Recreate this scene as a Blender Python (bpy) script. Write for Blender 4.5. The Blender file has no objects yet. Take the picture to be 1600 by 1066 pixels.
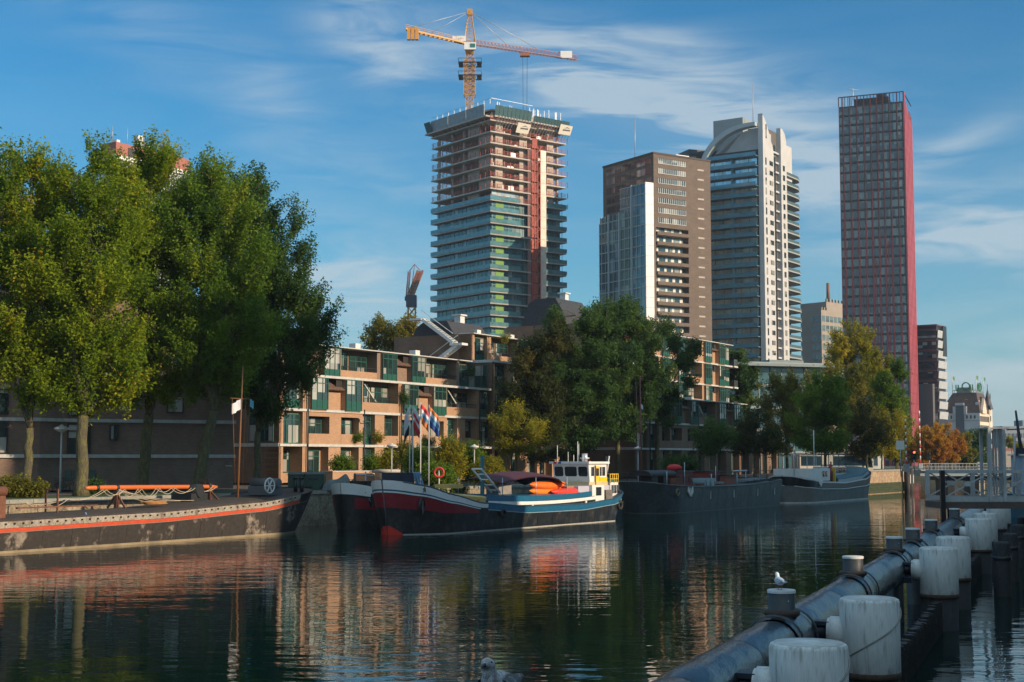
import bpy, bmesh, math, random
import numpy as np
from mathutils import Vector, Matrix
C = bpy.context.scene.collection
R = math.radians
# ------------------------------------------------------------ camera, sky, sun, exposure
F = 2222.0; PITCH = math.atan(185/F); CH = 4.5
cam = bpy.data.cameras.new("camera"); cam.sensor_width = 36; cam.lens = 36*F/1600
cam.clip_end = 8000; cam.clip_start = 0.2
co = bpy.data.objects.new("camera", cam); C.objects.link(co)
co.location = (0, 0, CH); co.rotation_euler = (math.pi/2+PITCH, 0, 0)
bpy.context.scene.camera = co
SUN_EL = R(19); SUNH = Vector((0.87, -0.49, 0)).normalized()
sd = bpy.data.lights.new("sun", 'SUN'); sd.energy = 4.7; sd.angle = R(0.5); sd.color = (1.0, 0.77, 0.54)
so = bpy.data.objects.new("sun", sd); C.objects.link(so)
sv = Vector((SUNH.x*math.cos(SUN_EL), SUNH.y*math.cos(SUN_EL), math.sin(SUN_EL)))
so.rotation_euler = sv.to_track_quat('Z', 'Y').to_euler()
vs = bpy.context.scene.view_settings
vs.view_transform = 'Standard'; vs.look = 'None'; vs.exposure = 0.35; vs.gamma = 1; vs.use_curve_mapping = False
W = bpy.data.worlds.new("World"); bpy.context.scene.world = W; W.use_nodes = True
def world():
    nt = W.node_tree; nt.nodes.clear(); N = nt.nodes.new; Lk = nt.links.new
    out = N('ShaderNodeOutputWorld'); bg = N('ShaderNodeBackground'); bg.inputs[1].default_value = 0.12
    Lk(bg.outputs[0], out.inputs[0])
    sky = N('ShaderNodeTexSky'); sky.sky_type = 'NISHITA'; sky.sun_disc = False
    sky.sun_elevation = SUN_EL; sky.sun_rotation = math.atan2(SUNH.x, SUNH.y)
    sky.air_density = 1.0; sky.dust_density = 0.35; sky.ozone_density = 3.0; sky.altitude = 0
    def V(x):
        return x
    def m(op, a, b=None, c=None):
        n = N('ShaderNodeMath'); n.operation = op
        for i, v in enumerate((a, b, c)):
            if v is None: continue
            if isinstance(v, (int, float)): n.inputs[i].default_value = v
            else: Lk(v, n.inputs[i])
        return n.outputs[0]
    tc = N('ShaderNodeTexCoord'); sp = N('ShaderNodeSeparateXYZ'); Lk(tc.outputs['Generated'], sp.inputs[0])
    x, y, z = sp.outputs
    az = m('ARCTAN2', x, y); el = m('ARCSINE', z)
    # warp of the wisps
    cb = N('ShaderNodeCombineXYZ'); Lk(az, cb.inputs[0]); Lk(m('MULTIPLY', el, 2.2), cb.inputs[1]); Lk(x, cb.inputs[2])
    mp = N('ShaderNodeMapping'); mp.inputs['Rotation'].default_value = (0, 0, R(24)); mp.inputs['Scale'].default_value = (5.0, 13, 0.0)
    Lk(cb.outputs[0], mp.inputs[0])
    n1 = N('ShaderNodeTexNoise'); n1.inputs['Scale'].default_value = 1.5; n1.inputs['Detail'].default_value = 9
    n1.inputs['Roughness'].default_value = 0.58; n1.inputs['Distortion'].default_value = 0.7
    Lk(mp.outputs[0], n1.inputs['Vector'])
    f = n1.outputs['Fac']
    total = None
    # patches of thin cloud: azimuth, elevation, half width, half height (radians), tilt, strength
    for (px, py, hw, hh, tilt, st) in [(890, 125, 190, 62, -14, 1.15), (1110, 190, 200, 75, -12, 1.15), (560, 50, 90, 55, -25, .62),
                                       (620, 130, 80, 50, -30, .35), (1550, 385, 200, 62, -4, 1.1), (1280, 290, 110, 90, -10, .9),
                                       (560, 460, 170, 85, -12, 1.0), (1010, 75, 170, 22, -6, .42), (1480, 250, 90, 24, 24, .45),
                                       (420, 165, 90, 60, -30, .3), (1550, 600, 260, 90, 0, .6), (640, 290, 240, 40, -10, .3),
                                       (200, 60, 200, 60, -20, .25), (2400, 300, 500, 130, 0, .8), (-900, 250, 500, 160, 0, .8)]:
        a0 = (px-800)/F; e0 = (718-py)/F
        t = R(tilt); da = m('SUBTRACT', az, a0); de = m('SUBTRACT', el, e0)
        p = m('ADD', m('MULTIPLY', da, math.cos(t)), m('MULTIPLY', de, math.sin(t)))
        q = m('SUBTRACT', m('MULTIPLY', de, math.cos(t)), m('MULTIPLY', da, math.sin(t)))
        r2 = m('ADD', m('POWER', m('ABSOLUTE', m('MULTIPLY', p, F/hw)), 2.0), m('POWER', m('ABSOLUTE', m('MULTIPLY', q, F/hh)), 2.0))
        g = m('MULTIPLY', m('EXPONENT', m('MULTIPLY', r2, -1.0)), st)
        total = g if total is None else m('ADD', total, g)
    base = m('MAXIMUM', m('SUBTRACT', f, 0.375), 0.0)
    cl = m('MULTIPLY', total, m('MULTIPLY', m('ADD', base, 0.035), 3.4))
    cl = m('MINIMUM', m('ADD', cl, m('MULTIPLY', base, 0.10)), 0.72)
    hz = m('MULTIPLY', m('EXPONENT', m('MULTIPLY', m('ABSOLUTE', el), -8.0)), 0.85)
    hs = N('ShaderNodeHueSaturation'); hs.inputs['Saturation'].default_value = 1.18; hs.inputs['Value'].default_value = 1.0
    Lk(sky.outputs[0], hs.inputs['Color'])
    mx = N('ShaderNodeMix'); mx.data_type = 'RGBA'; Lk(hz, mx.inputs['Factor']); 
    tn = N('ShaderNodeMix'); tn.data_type = 'RGBA'; tn.blend_type = 'MULTIPLY'; tn.inputs['Factor'].default_value = 1; Lk(hs.outputs[0], tn.inputs['A']); tn.inputs['B'].default_value = (.04, .69, .85, 1)
    Lk(tn.outputs['Result'], mx.inputs['A'])
    mx.inputs['B'].default_value = (2.9, 3.35, 3.6, 1)
    m2 = N('ShaderNodeMix'); m2.data_type = 'RGBA'; Lk(cl, m2.inputs['Factor']); Lk(mx.outputs['Result'], m2.inputs['A'])
    m2.inputs['B'].default_value = (3.5, 4.15, 4.6, 1)
    # unseen bright cloud added overhead and behind the viewer as fill light
    hi = m('MAXIMUM', m('MULTIPLY', m('SUBTRACT', el, .42), 2.2), m('MULTIPLY', y, -1.3))
    hi = m('MULTIPLY', m('MINIMUM', m('MAXIMUM', hi, 0.0), 1.0), m('MINIMUM', m('MULTIPLY', f, 1.7), 1.0))
    m3 = N('ShaderNodeMix'); m3.data_type = 'RGBA'; Lk(hi, m3.inputs['Factor']); Lk(m2.outputs['Result'], m3.inputs['A'])
    m3.inputs['B'].default_value = (3.2, 4.5, 5.4, 1)
    Lk(m3.outputs['Result'], bg.inputs[0])
world()
def haze():
    me = bpy.data.meshes.new('haze'); v = [(x,y,z) for z in (-4,150) for x,y in ((-3200,-400),(3200,-400),(3200,6200),(-3200,6200))]
    me.from_pydata(v, [], [(0,3,2,1),(4,5,6,7),(0,1,5,4),(1,2,6,5),(2,3,7,6),(3,0,4,7)])
    o = bpy.data.objects.new('haze', me); C.objects.link(o); o['kind'] = 'stuff'; o['label'] = 'thin pale haze over the canal and city'; o['category'] = 'haze'
    m = bpy.data.materials.new('haze'); m.use_nodes = True; nt = m.node_tree; nt.nodes.clear(); out = nt.nodes.new('ShaderNodeOutputMaterial'); p = nt.nodes.new('ShaderNodeVolumePrincipled')
    p.inputs['Density'].default_value = .00012; p.inputs['Color'].default_value = (.80,.90,1,1); p.inputs['Anisotropy'].default_value = .2
    nt.links.new(p.outputs[0], out.inputs['Volume']); me.materials.append(m)
HAZE = haze
# ------------------------------------------------------------ coordinates
def at(px, py, Y):            # world point seen in direction (px,py) of the 1600-wide picture, Y metres away
    dx = (px-800)/F; dy = (533-py)/F; c, s = math.cos(PITCH), math.sin(PITCH)
    k = Y/(c-dy*s); return Vector((dx*k, Y, CH+(s+dy*c)*k))
TH = math.atan2(.855, .519)   # direction of the canal
U = Vector((math.cos(TH), math.sin(TH), 0)); B = Vector((-math.sin(TH), math.cos(TH), 0))
def Q(a, b, z=0): v = U*a+B*b; v.z = z; return v
def bq(px, b):                # depth Y where direction px crosses the line b
    return b/(B.y+B.x*(px-800)/F)
def aq(px, b):
    d = bq(px, b); return U.x*(px-800)/F*d+U.y*d
# ------------------------------------------------------------ mesh helpers
class MB:
    def __init__(s): s.v = []; s.f = []; s.m = []; s.sm = []
    def add(s, vs, fs, mi=0, sm=False):
        o = len(s.v); s.v += [tuple(v) for v in vs]; s.f += [tuple(o+i for i in f) for f in fs]
        s.m += [mi]*len(fs); s.sm += [sm]*len(fs); return s
    def box(s, x0, x1, y0, y1, z0, z1, mi=0):
        vs = [(x0,y0,z0),(x1,y0,z0),(x1,y1,z0),(x0,y1,z0),(x0,y0,z1),(x1,y0,z1),(x1,y1,z1),(x0,y1,z1)]
        return s.add(vs, [(0,3,2,1),(4,5,6,7),(0,1,5,4),(1,2,6,5),(2,3,7,6),(3,0,4,7)], mi)
    def bb(s, c, sz, rz=0, mi=0, M=None):   # box by centre, size, turned
        vs = [Vector((x*sz[0]/2, y*sz[1]/2, z*sz[2]/2)) for z in (-1,1) for x, y in ((-1,-1),(1,-1),(1,1),(-1,1))]
        Rm = M if M is not None else Matrix.Rotation(rz, 3, 'Z')
        return s.add([Vector(c)+Rm@v for v in vs], [(0,3,2,1),(4,5,6,7),(0,1,5,4),(1,2,6,5),(2,3,7,6),(3,0,4,7)], mi)
    def bar(s, p, q, w, h=None, mi=0):      # square bar between two points
        p = Vector(p); q = Vector(q); d = q-p; L = d.length
        if L < 1e-5: return s
        return s.bb((p+q)/2, (L, w, h or w), M=d.to_track_quat('X', 'Z').to_matrix(), mi=mi)
    def tube(s, pts, r, n=8, mi=0, cap=True, sm=True):
        pts = [Vector(p) for p in pts]; rs = r if isinstance(r, (list, tuple)) else [r]*len(pts)
        vs = []; fs = []; K = len(pts); a = None
        for i, p in enumerate(pts):
            t = (pts[min(i+1,K-1)]-pts[max(i-1,0)])
            if t.length < 1e-9: t = Vector((0,0,1))
            t.normalize()
            if a is None: a = Vector((1,0,0)) if abs(t.x) < .8 else Vector((0,1,0))
            a = a-t*a.dot(t)
            if a.length < 1e-4: a = t.orthogonal()
            a.normalize(); b = t.cross(a)
            for j in range(n):
                w = 2*math.pi*j/n; vs.append(p+(a*math.cos(w)+b*math.sin(w))*rs[i])
        for i in range(K-1):
            for j in range(n): fs.append((i*n+j, i*n+(j+1)%n, (i+1)*n+(j+1)%n, (i+1)*n+j))
        s.add(vs, fs, mi, sm)
        if cap:
            o = len(s.v)-len(vs); s.f += [tuple(o+j for j in range(n))[::-1], tuple(o+(K-1)*n+j for j in range(n))]; s.m += [mi]*2; s.sm += [False]*2
        return s
    def cyl(s, c, r, z0, z1, n=16, mi=0, r2=None):
        return s.tube([(c[0],c[1],z0),(c[0],c[1],z1)], [r, r if r2 is None else r2], n, mi)
    def lathe(s, c, prof, n=16, mi=0):      # prof: list of (r,z)
        vs = [(c[0]+r*math.cos(2*math.pi*j/n), c[1]+r*math.sin(2*math.pi*j/n), c[2]+z) for r, z in prof for j in range(n)]
        fs = [(i*n+j, i*n+(j+1)%n, (i+1)*n+(j+1)%n, (i+1)*n+j) for i in range(len(prof)-1) for j in range(n)]
        return s.add(vs, fs, mi, True)
    def prism(s, poly, z0, z1, mi=0):       # poly in xy, counter-clockwise
        n = len(poly)
        vs = [(p[0],p[1],z0) for p in poly]+[(p[0],p[1],z1) for p in poly]
        return s.add(vs, [tuple(range(n))[::-1], tuple(range(n, 2*n))]+[(i,(i+1)%n,n+(i+1)%n,n+i) for i in range(n)], mi)
    def extr(s, poly, d, mi=0):             # closed 3D polygon pushed along d
        n = len(poly); d = Vector(d); a = [Vector(p) for p in poly]
        return s.add(a+[p+d for p in a], [tuple(range(n))[::-1], tuple(range(n,2*n))]+[(i,(i+1)%n,n+(i+1)%n,n+i) for i in range(n)], mi)
    def grid(s, rows, mi=0, sm=True, close=False):
        n = len(rows[0]); vs = [p for r in rows for p in r]; fs = []
        for i in range(len(rows)-1):
            for j in range(n if close else n-1):
                fs.append((i*n+j, i*n+(j+1)%n, (i+1)*n+(j+1)%n, (i+1)*n+j))
        return s.add(vs, fs, mi, sm)
    def ball(s, c, r, n=10, mi=0):
        rx, ry, rz = r if isinstance(r, (tuple, list)) else (r, r, r)
        rows = []
        for i in range(n//2+1):
            ph = math.pi*i/(n//2)
            rows.append([(c[0]+rx*math.sin(ph)*math.cos(2*math.pi*j/n), c[1]+ry*math.sin(ph)*math.sin(2*math.pi*j/n), c[2]-rz*math.cos(ph)) for j in range(n)])
        return s.grid(rows, mi, True, True)
    def parts(s, name, mat, parent):   # every connected piece a part of its own
        par = list(range(len(s.v)))
        def fd(a):
            while par[a] != a: par[a] = par[par[a]]; a = par[a]
            return a
        for f in s.f:
            r = fd(f[0])
            for q in f[1:]: par[fd(q)] = r
        gr = {}
        for i, f in enumerate(s.f): gr.setdefault(fd(f[0]), []).append(i)
        for n_, (k, fi) in enumerate(gr.items()):
            ids = sorted({q for i in fi for q in s.f[i]}); mp = {q: j for j, q in enumerate(ids)}
            m_ = MB(); m_.add([s.v[q] for q in ids], [tuple(mp[q] for q in s.f[i]) for i in fi]); m_.sm = [s.sm[i] for i in fi]; m_.build(name, mat, parent)
    def build(s, name, mat, parent=None, bevel=0):
        me = bpy.data.meshes.new(name); me.from_pydata(s.v, [], s.f)
        mats = mat if isinstance(mat, (list, tuple)) else [mat]
        for m_ in mats: me.materials.append(m_)
        me.polygons.foreach_set('material_index', s.m); me.polygons.foreach_set('use_smooth', s.sm); me.update()
        o = bpy.data.objects.new(name, me); C.objects.link(o)
        if parent: o.parent = parent
        if bevel:
            b = o.modifiers.new('b', 'BEVEL'); b.width = bevel; b.segments = 2; b.limit_method = 'ANGLE'
        return o
def tag(o, label=None, cat=None, group=None, kind=None):
    if label: o['label'] = label
    if cat: o['category'] = cat
    if group: o['group'] = group
    if kind: o['kind'] = kind
    return o
def thing(name, label, cat, loc=(0,0,0), rz=0, group=None):
    o = bpy.data.objects.new(name, None); C.objects.link(o); o.location = loc; o.rotation_euler = (0,0,rz)
    return tag(o, label, cat, group)
def kids(o): return [c for c in C.objects if c.parent is o]
def copy_tree(o, loc=None, rz=None, label=None, parent=None, sc=None):
    c = o.copy(); C.objects.link(c)
    if parent: c.parent = parent
    if loc is not None: c.location = loc
    if rz is not None: c.rotation_euler = (0, 0, rz)
    if sc is not None: c.scale = (sc, sc, sc)
    if label: c['label'] = label
    for ch in kids(o): copy_tree(ch, parent=c)
    return c
def many(name, boxes, mat, parent, limit=100, bevel=0):   # each box a part of its own; past the limit the rest is one part
    for b in boxes[:limit]: MB().box(*b).build(name, mat, parent)
    if len(boxes) > limit:
        r = MB()
        for b in boxes[limit:]: r.box(*b)
        tag(r.build(name, mat, parent), kind='stuff')
# ------------------------------------------------------------ materials
MATS = {}
def mat(name, col, rough=.7, metal=0, var=.15, scale=3.0, bump=.0, bscale=None, spec=.5, emit=None, stretch=None, col2=None, thresh=None, coat=0, bands=None):
    if name in MATS: return MATS[name]
    m = bpy.data.materials.new(name); m.use_nodes = True; nt = m.node_tree; N = nt.nodes.new; Lk = nt.links.new
    p = nt.nodes['Principled BSDF']; p.inputs['Roughness'].default_value = rough; p.inputs['Metallic'].default_value = metal
    p.inputs['Specular IOR Level'].default_value = spec; p.inputs['Coat Weight'].default_value = coat
    c = tuple(col)+(1,)
    tc = N('ShaderNodeTexCoord'); mp = N('ShaderNodeMapping'); Lk(tc.outputs['Object'], mp.inputs[0])
    if stretch: mp.inputs['Scale'].default_value = stretch
    if var or col2:
        no = N('ShaderNodeTexNoise'); no.inputs['Scale'].default_value = scale; no.inputs['Detail'].default_value = 6; no.inputs['Roughness'].default_value = .65
        Lk(mp.outputs[0], no.inputs['Vector'])
        rp = N('ShaderNodeValToRGB'); Lk(no.outputs['Fac'], rp.inputs[0])
        if col2:
            t0, t1 = thresh or (.45, .6)
            rp.color_ramp.elements[0].position = t0; rp.color_ramp.elements[1].position = t1
            rp.color_ramp.elements[0].color = c; rp.color_ramp.elements[1].color = tuple(col2)+(1,)
            last = rp.outputs[0]
            if var:
                n2 = N('ShaderNodeTexNoise'); n2.inputs['Scale'].default_value = scale*4.7; n2.inputs['Detail'].default_value = 4; Lk(mp.outputs[0], n2.inputs['Vector'])
                mr = N('ShaderNodeMapRange'); mr.inputs['From Min'].default_value = .3; mr.inputs['From Max'].default_value = .7
                mr.inputs['To Min'].default_value = 1-var; mr.inputs['To Max'].default_value = 1+var; Lk(n2.outputs['Fac'], mr.inputs[0])
                mu = N('ShaderNodeVectorMath'); mu.operation = 'SCALE'; Lk(last, mu.inputs[0]); Lk(mr.outputs[0], mu.inputs['Scale']); last = mu.outputs[0]
        else:
            rp.color_ramp.elements[0].position = .3; rp.color_ramp.elements[1].position = .7
            rp.color_ramp.elements[0].color = tuple(max(0, x*(1-var)) for x in col)+(1,)
            rp.color_ramp.elements[1].color = tuple(min(1, x*(1+var)) for x in col)+(1,)
            last = rp.outputs[0]
        Lk(last, p.inputs['Base Color'])
    else: p.inputs['Base Color'].default_value = c
    if bump:
        nb = N('ShaderNodeTexNoise'); nb.inputs['Scale'].default_value = bscale or scale*4; nb.inputs['Detail'].default_value = 5; Lk(mp.outputs[0], nb.inputs['Vector'])
        bp = N('ShaderNodeBump'); bp.inputs['Strength'].default_value = bump; bp.inputs['Distance'].default_value = .05
        Lk(nb.outputs['Fac'], bp.inputs['Height']); Lk(bp.outputs[0], p.inputs['Normal'])
    if emit: p.inputs['Emission Color'].default_value = tuple(emit[:3])+(1,); p.inputs['Emission Strength'].default_value = emit[3]
    MATS[name] = m; return m
def brick(name, c1, c2, mortar, w=.44, h=.13, var=.3, big=.25):
    if name in MATS: return MATS[name]
    m = bpy.data.materials.new(name); m.use_nodes = True; nt = m.node_tree; N = nt.nodes.new; Lk = nt.links.new
    p = nt.nodes['Principled BSDF']; p.inputs['Roughness'].default_value = .9; p.inputs['Specular IOR Level'].default_value = .2
    tc = N('ShaderNodeTexCoord'); sp = N('ShaderNodeSeparateXYZ'); Lk(tc.outputs['Object'], sp.inputs[0])
    ad = N('ShaderNodeMath'); Lk(sp.outputs[0], ad.inputs[0]); Lk(sp.outputs[1], ad.inputs[1])
    cb = N('ShaderNodeCombineXYZ'); Lk(ad.outputs[0], cb.inputs[0]); Lk(sp.outputs[2], cb.inputs[1])
    bt = N('ShaderNodeTexBrick'); Lk(cb.outputs[0], bt.inputs['Vector']); bt.inputs['Scale'].default_value = 1
    bt.inputs['Brick Width'].default_value = w; bt.inputs['Row Height'].default_value = h; bt.inputs['Mortar Size'].default_value = .012
    bt.inputs['Color1'].default_value = tuple(c1)+(1,); bt.inputs['Color2'].default_value = tuple(c2)+(1,); bt.inputs['Mortar'].default_value = tuple(mortar)+(1,)
    no = N('ShaderNodeTexNoise'); no.inputs['Scale'].default_value = .5; no.inputs['Detail'].default_value = 6; no.inputs['Roughness'].default_value = .7
    Lk(tc.outputs['Object'], no.inputs['Vector'])
    mr = N('ShaderNodeMapRange'); mr.inputs['From Min'].default_value = .3; mr.inputs['From Max'].default_value = .7
    mr.inputs['To Min'].default_value = 1-big; mr.inputs['To Max'].default_value = 1+big; Lk(no.outputs['Fac'], mr.inputs[0])
    mu = N('ShaderNodeVectorMath'); mu.operation = 'SCALE'; Lk(bt.outputs['Color'], mu.inputs[0]); Lk(mr.outputs[0], mu.inputs['Scale'])
    Lk(mu.outputs[0], p.inputs['Base Color'])
    MATS[name] = m; return m
def glass(name, col, rough=.06, cell=(1.6, 1.6), light=(.35,.36,.34), frac=.25, spec=.9, metal=0):
    # window glass: reflects the sky; some panes have pale blinds or curtains behind them
    if name in MATS: return MATS[name]
    m = bpy.data.materials.new(name); m.use_nodes = True; nt = m.node_tree; N = nt.nodes.new; Lk = nt.links.new
    p = nt.nodes['Principled BSDF']; p.inputs['Roughness'].default_value = rough; p.inputs['Specular IOR Level'].default_value = spec
    p.inputs['Metallic'].default_value = metal
    tc = N('ShaderNodeTexCoord'); sp = N('ShaderNodeSeparateXYZ'); Lk(tc.outputs['Object'], sp.inputs[0])
    ad = N('ShaderNodeMath'); Lk(sp.outputs[0], ad.inputs[0]); Lk(sp.outputs[1], ad.inputs[1])
    def fl(src, k):
        d = N('ShaderNodeMath'); d.operation = 'DIVIDE'; Lk(src, d.inputs[0]); d.inputs[1].default_value = k
        f = N('ShaderNodeMath'); f.operation = 'FLOOR'; Lk(d.outputs[0], f.inputs[0]); return f.outputs[0]
    cb = N('ShaderNodeCombineXYZ'); Lk(fl(ad.outputs[0], cell[0]), cb.inputs[0]); Lk(fl(sp.outputs[2], cell[1]), cb.inputs[1])
    wn = N('ShaderNodeTexWhiteNoise'); Lk(cb.outputs[0], wn.inputs['Vector'])
    rp = N('ShaderNodeValToRGB'); Lk(wn.outputs['Value'], rp.inputs[0])
    e = rp.color_ramp.elements; e[0].position = 0; e[0].color = tuple(x*.7 for x in col)+(1,); e[1].position = 1-frac; e[1].color = tuple(x*1.5 for x in col)+(1,)
    e.new(min(.999, 1-frac+.01)).color = tuple(x*.6 for x in light)+(1,); e.new(1.0).color = tuple(light)+(1,)
    Lk(rp.outputs[0], p.inputs['Base Color'])
    nb = N('ShaderNodeTexNoise'); nb.inputs['Scale'].default_value = .6; Lk(tc.outputs['Object'], nb.inputs['Vector'])
    bp = N('ShaderNodeBump'); bp.inputs['Strength'].default_value = .12; bp.inputs['Distance'].default_value = .1; Lk(nb.outputs['Fac'], bp.inputs['Height']); Lk(bp.outputs[0], p.inputs['Normal'])
    MATS[name] = m; return m
WHITE = mat('white_paint', (.72,.72,.70), .5, var=.08)
OFFWH = mat('weathered_white', (.6,.6,.57), .6, var=.2, scale=2, bump=.1)
STEEL = mat('galvanised_steel', (.42,.44,.46), .45, .5, var=.15)
DARK = mat('dark_metal', (.025,.028,.032), .5, .3, var=.3)
BLACK = mat('black_paint', (.012,.013,.015), .35, var=.4)
RED = mat('red_paint', (.5,.03,.025), .5)
ORANGE = mat('orange_paint', (.85,.17,.02), .5, var=.15)
YELLOW = mat('yellow_paint', (.75,.42,.03), .5)
CONC = mat('concrete', (.42,.39,.35), .9, var=.2, scale=.7, bump=.15)
RUST = mat('rusty_brown', (.14,.055,.03), .8, var=.35, scale=6)
GREENF = mat('green_frame', (.016,.10,.08), .5, var=.15)
ROPE = mat('rope', (.45,.38,.27), .9, var=.2)
# ------------------------------------------------------------ setting: water, ground, quays
def water():
    m = bpy.data.materials.new('canal_water'); m.use_nodes = True; nt = m.node_tree; N = nt.nodes.new; Lk = nt.links.new
    p = nt.nodes['Principled BSDF']; p.inputs['Base Color'].default_value = (.001,.012,.011,1); p.inputs['Roughness'].default_value = .015
    p.inputs['IOR'].default_value = 1.33; p.inputs['Specular IOR Level'].default_value = .5
    tc = N('ShaderNodeTexCoord'); last = None
    for (sc, st, rot, dist, det) in (((1,1,1), 1.0, 0, .0, 2),):
        pass
    def noise(scale, stretch, rot, det, w):
        mp = N('ShaderNodeMapping'); mp.inputs['Scale'].default_value = stretch; mp.inputs['Rotation'].default_value = (0,0,R(rot)); Lk(tc.outputs['Object'], mp.inputs[0])
        n = N('ShaderNodeTexNoise'); n.inputs['Scale'].default_value = scale; n.inputs['Detail'].default_value = det; n.inputs['Roughness'].default_value = .55; Lk(mp.outputs[0], n.inputs['Vector'])
        k = N('ShaderNodeMath'); k.operation = 'MULTIPLY'; Lk(n.outputs['Fac'], k.inputs[0]); k.inputs[1].default_value = w; return k.outputs[0]
    a = noise(2.4, (.38,1.0,1), 8, 2, .062); b = noise(.55, (.4,1,1), -10, 2, .15); c = noise(.045, (1,1,1), 20, 2, 1.0)
    # patches of calmer and livelier water
    cr = N('ShaderNodeMapRange'); cr.inputs['From Min'].default_value = .38; cr.inputs['From Max'].default_value = .62; cr.inputs['To Min'].default_value = .45; cr.inputs['To Max'].default_value = 1.15; Lk(c, cr.inputs[0])
    s = N('ShaderNodeMath'); Lk(a, s.inputs[0]); Lk(b, s.inputs[1])
    mu = N('ShaderNodeMath'); mu.operation = 'MULTIPLY'; Lk(s.outputs[0], mu.inputs[0]); Lk(cr.outputs[0], mu.inputs[1])
    bp = N('ShaderNodeBump'); bp.inputs['Strength'].default_value = 1; bp.inputs['Distance'].default_value = .20
    Lk(mu.outputs[0], bp.inputs['Height']); Lk(bp.outputs[0], p.inputs['Normal'])
    w = MB().add([(-3000,-300,0),(3000,-300,0),(3000,6000,0),(-3000,6000,0)], [(0,1,2,3)]).build('water', m)
    tag(w, kind='structure')
water()
GRASS = mat('grass_turf', (.03,.055,.012), .95, var=.5, scale=3, bump=.4)
PAVE = mat('brick_paving', (.09,.075,.065), .9, var=.25, scale=1.2)
ASPH = mat('asphalt', (.05,.05,.052), .9, var=.2, scale=2)
QUAY = mat('quay_stone', (.17,.13,.085), .9, var=.35, scale=1.3, bump=.4, col2=(.26,.22,.15), thresh=(.4,.6))
QTOP = mat('quay_coping', (.24,.24,.21), .85, var=.25, scale=2)
ALGAE = mat('algae_timber', (.03,.045,.015), .8, var=.5, scale=2)
QL = 56.3; QM = 62.5; ZL = 2.35; ZR = 3.15      # quay line, left quay level, right quay level
def poly_ab(pts, z0, z1, name, m, kind='structure'):
    mb = MB(); mb.prism([Q(a, b) for a, b in pts], z0, z1); return tag(mb.build(name, m), kind=kind)
# left low quay, then the raised quay, then the bank beyond the bridge
poly_ab([(-120,QM+.5),(-120,420),(210,420),(226,150),(202,QL+.5),(110.5,QL+.5),(110,QM+.5)][::-1], -2, 2.25, 'ground', PAVE)
aC = 202.0
def quay_run(name, a0, a1, top, m, QL=56.3):
    mb = MB()
    # big stone blocks in courses, each slightly out of line, with a coping
    z = -1.5; rnd = random.Random(5); h = (top-.22+1.5)/6
    for i in range(6):
        a = a0
        while a < a1-.01:
            l = min(a1-a, rnd.uniform(2.2, 3.6)); o = rnd.uniform(0, .035)
            v = [Q(a+.012, QL-o), Q(a+l-.012, QL-o), Q(a+l-.012, QL+.6), Q(a+.012, QL+.6)]
            mb.prism(v, z+.006, z+h-.006); a += l
        z += h
    mb.prism([Q(a0,QL+.06), Q(a1,QL+.06), Q(a1,QL+.45), Q(a0,QL+.45)], -1.5, top-.23)
    o = tag(mb.build(name, m), kind='structure')
    cp = MB(); a = a0
    while a < a1-.01:
        l = min(a1-a, 1.6); cp.prism([Q(a+.01, QL-.12), Q(a+l-.01, QL-.12), Q(a+l-.01, QL+.62), Q(a+.01, QL+.62)], top-.215, top); a += l
    cp.build('quay_coping', QTOP, o)
    return o
quay_run('quay_wall', -40, 110, ZL, QUAY, QM)
quay_run('quay_wall', 110, 160, ZL, QUAY)
MB().prism([Q(110,QL+.1),Q(110.6,QL+.1),Q(110.6,QM+.4),Q(110,QM+.4)],-1.5,ZL-.02).build('return_wall',QUAY,[o for o in C.objects if o.name=='quay_wall'][0])
quay_run('quay_wall', 160, aC, ZR, mat('quay_brickwork', (.27,.185,.115), .9, var=.3, scale=1.6, bump=.4, col2=(.38,.30,.20), thresh=(.45,.62)))
g = MB(); g.prism([Q(160,QL+.7),Q(aC,QL+.7),Q(226,150),Q(210,420),Q(160,420)], 2.2, 2.42); tag(g.build('pavement', PAVE), kind='structure')
g = MB(); g.prism([Q(aC-.5,QL+.03), Q(aC,QL+.03), Q(226,150), Q(224,150)], -2, ZR-.01); tag(g.build('quay_wall', QUAY), kind='structure')
g = MB()
for i in range(4):
    g.prism([Q(160+.3, QL-.14), Q(aC-.2, QL-.14), Q(aC-.2, QL-.05), Q(160.3, QL-.05)], .1+i*.34, .40+i*.34)
tag(g.build('timber_rubbing_boards', ALGAE), 'dark green algae covered rubbing boards low on the lit brick quay', 'quay boards')
# grass strip and cobbled street on the left bank
gm = MB(); gm.prism([Q(-60,QM+.65),Q(84,QM+.65),Q(84,QM+4.6),Q(-60,QM+4.6)], 2.2, ZL+.02); tag(gm.build('grass_verge', GRASS), kind='structure')
gm = MB(); gm.prism([Q(76,QM+6),Q(158,QM+6),Q(158,QM+11),Q(76,QM+11)], 2.2, 2.29); tag(gm.build('street', ASPH), kind='structure')
# far land beyond the bridge, reaching the horizon
g = MB(); g.add([(-3000,330,2.4),(3000,330,2.4),(3000,6000,2.4),(-3000,6000,2.4),(-3000,330,-2),(3000,330,-2)], [(0,1,2,3),(4,5,1,0)]); tag(g.build('far_bank', mat('far_ground', (.06,.065,.05), .95, var=.3, scale=.1)), kind='structure')
# near bank, behind and to the right of the viewer
g = MB(); g.prism([Q(-90,-.6),Q(-90,-200),Q(420,-200),Q(420,-30), Q(300,-8), Q(120,-.6)][::-1], -2, 2.9); tag(g.build('near_bank', mat('pale_paving', (.30,.28,.25), .9, var=.2)), kind='structure')
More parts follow.
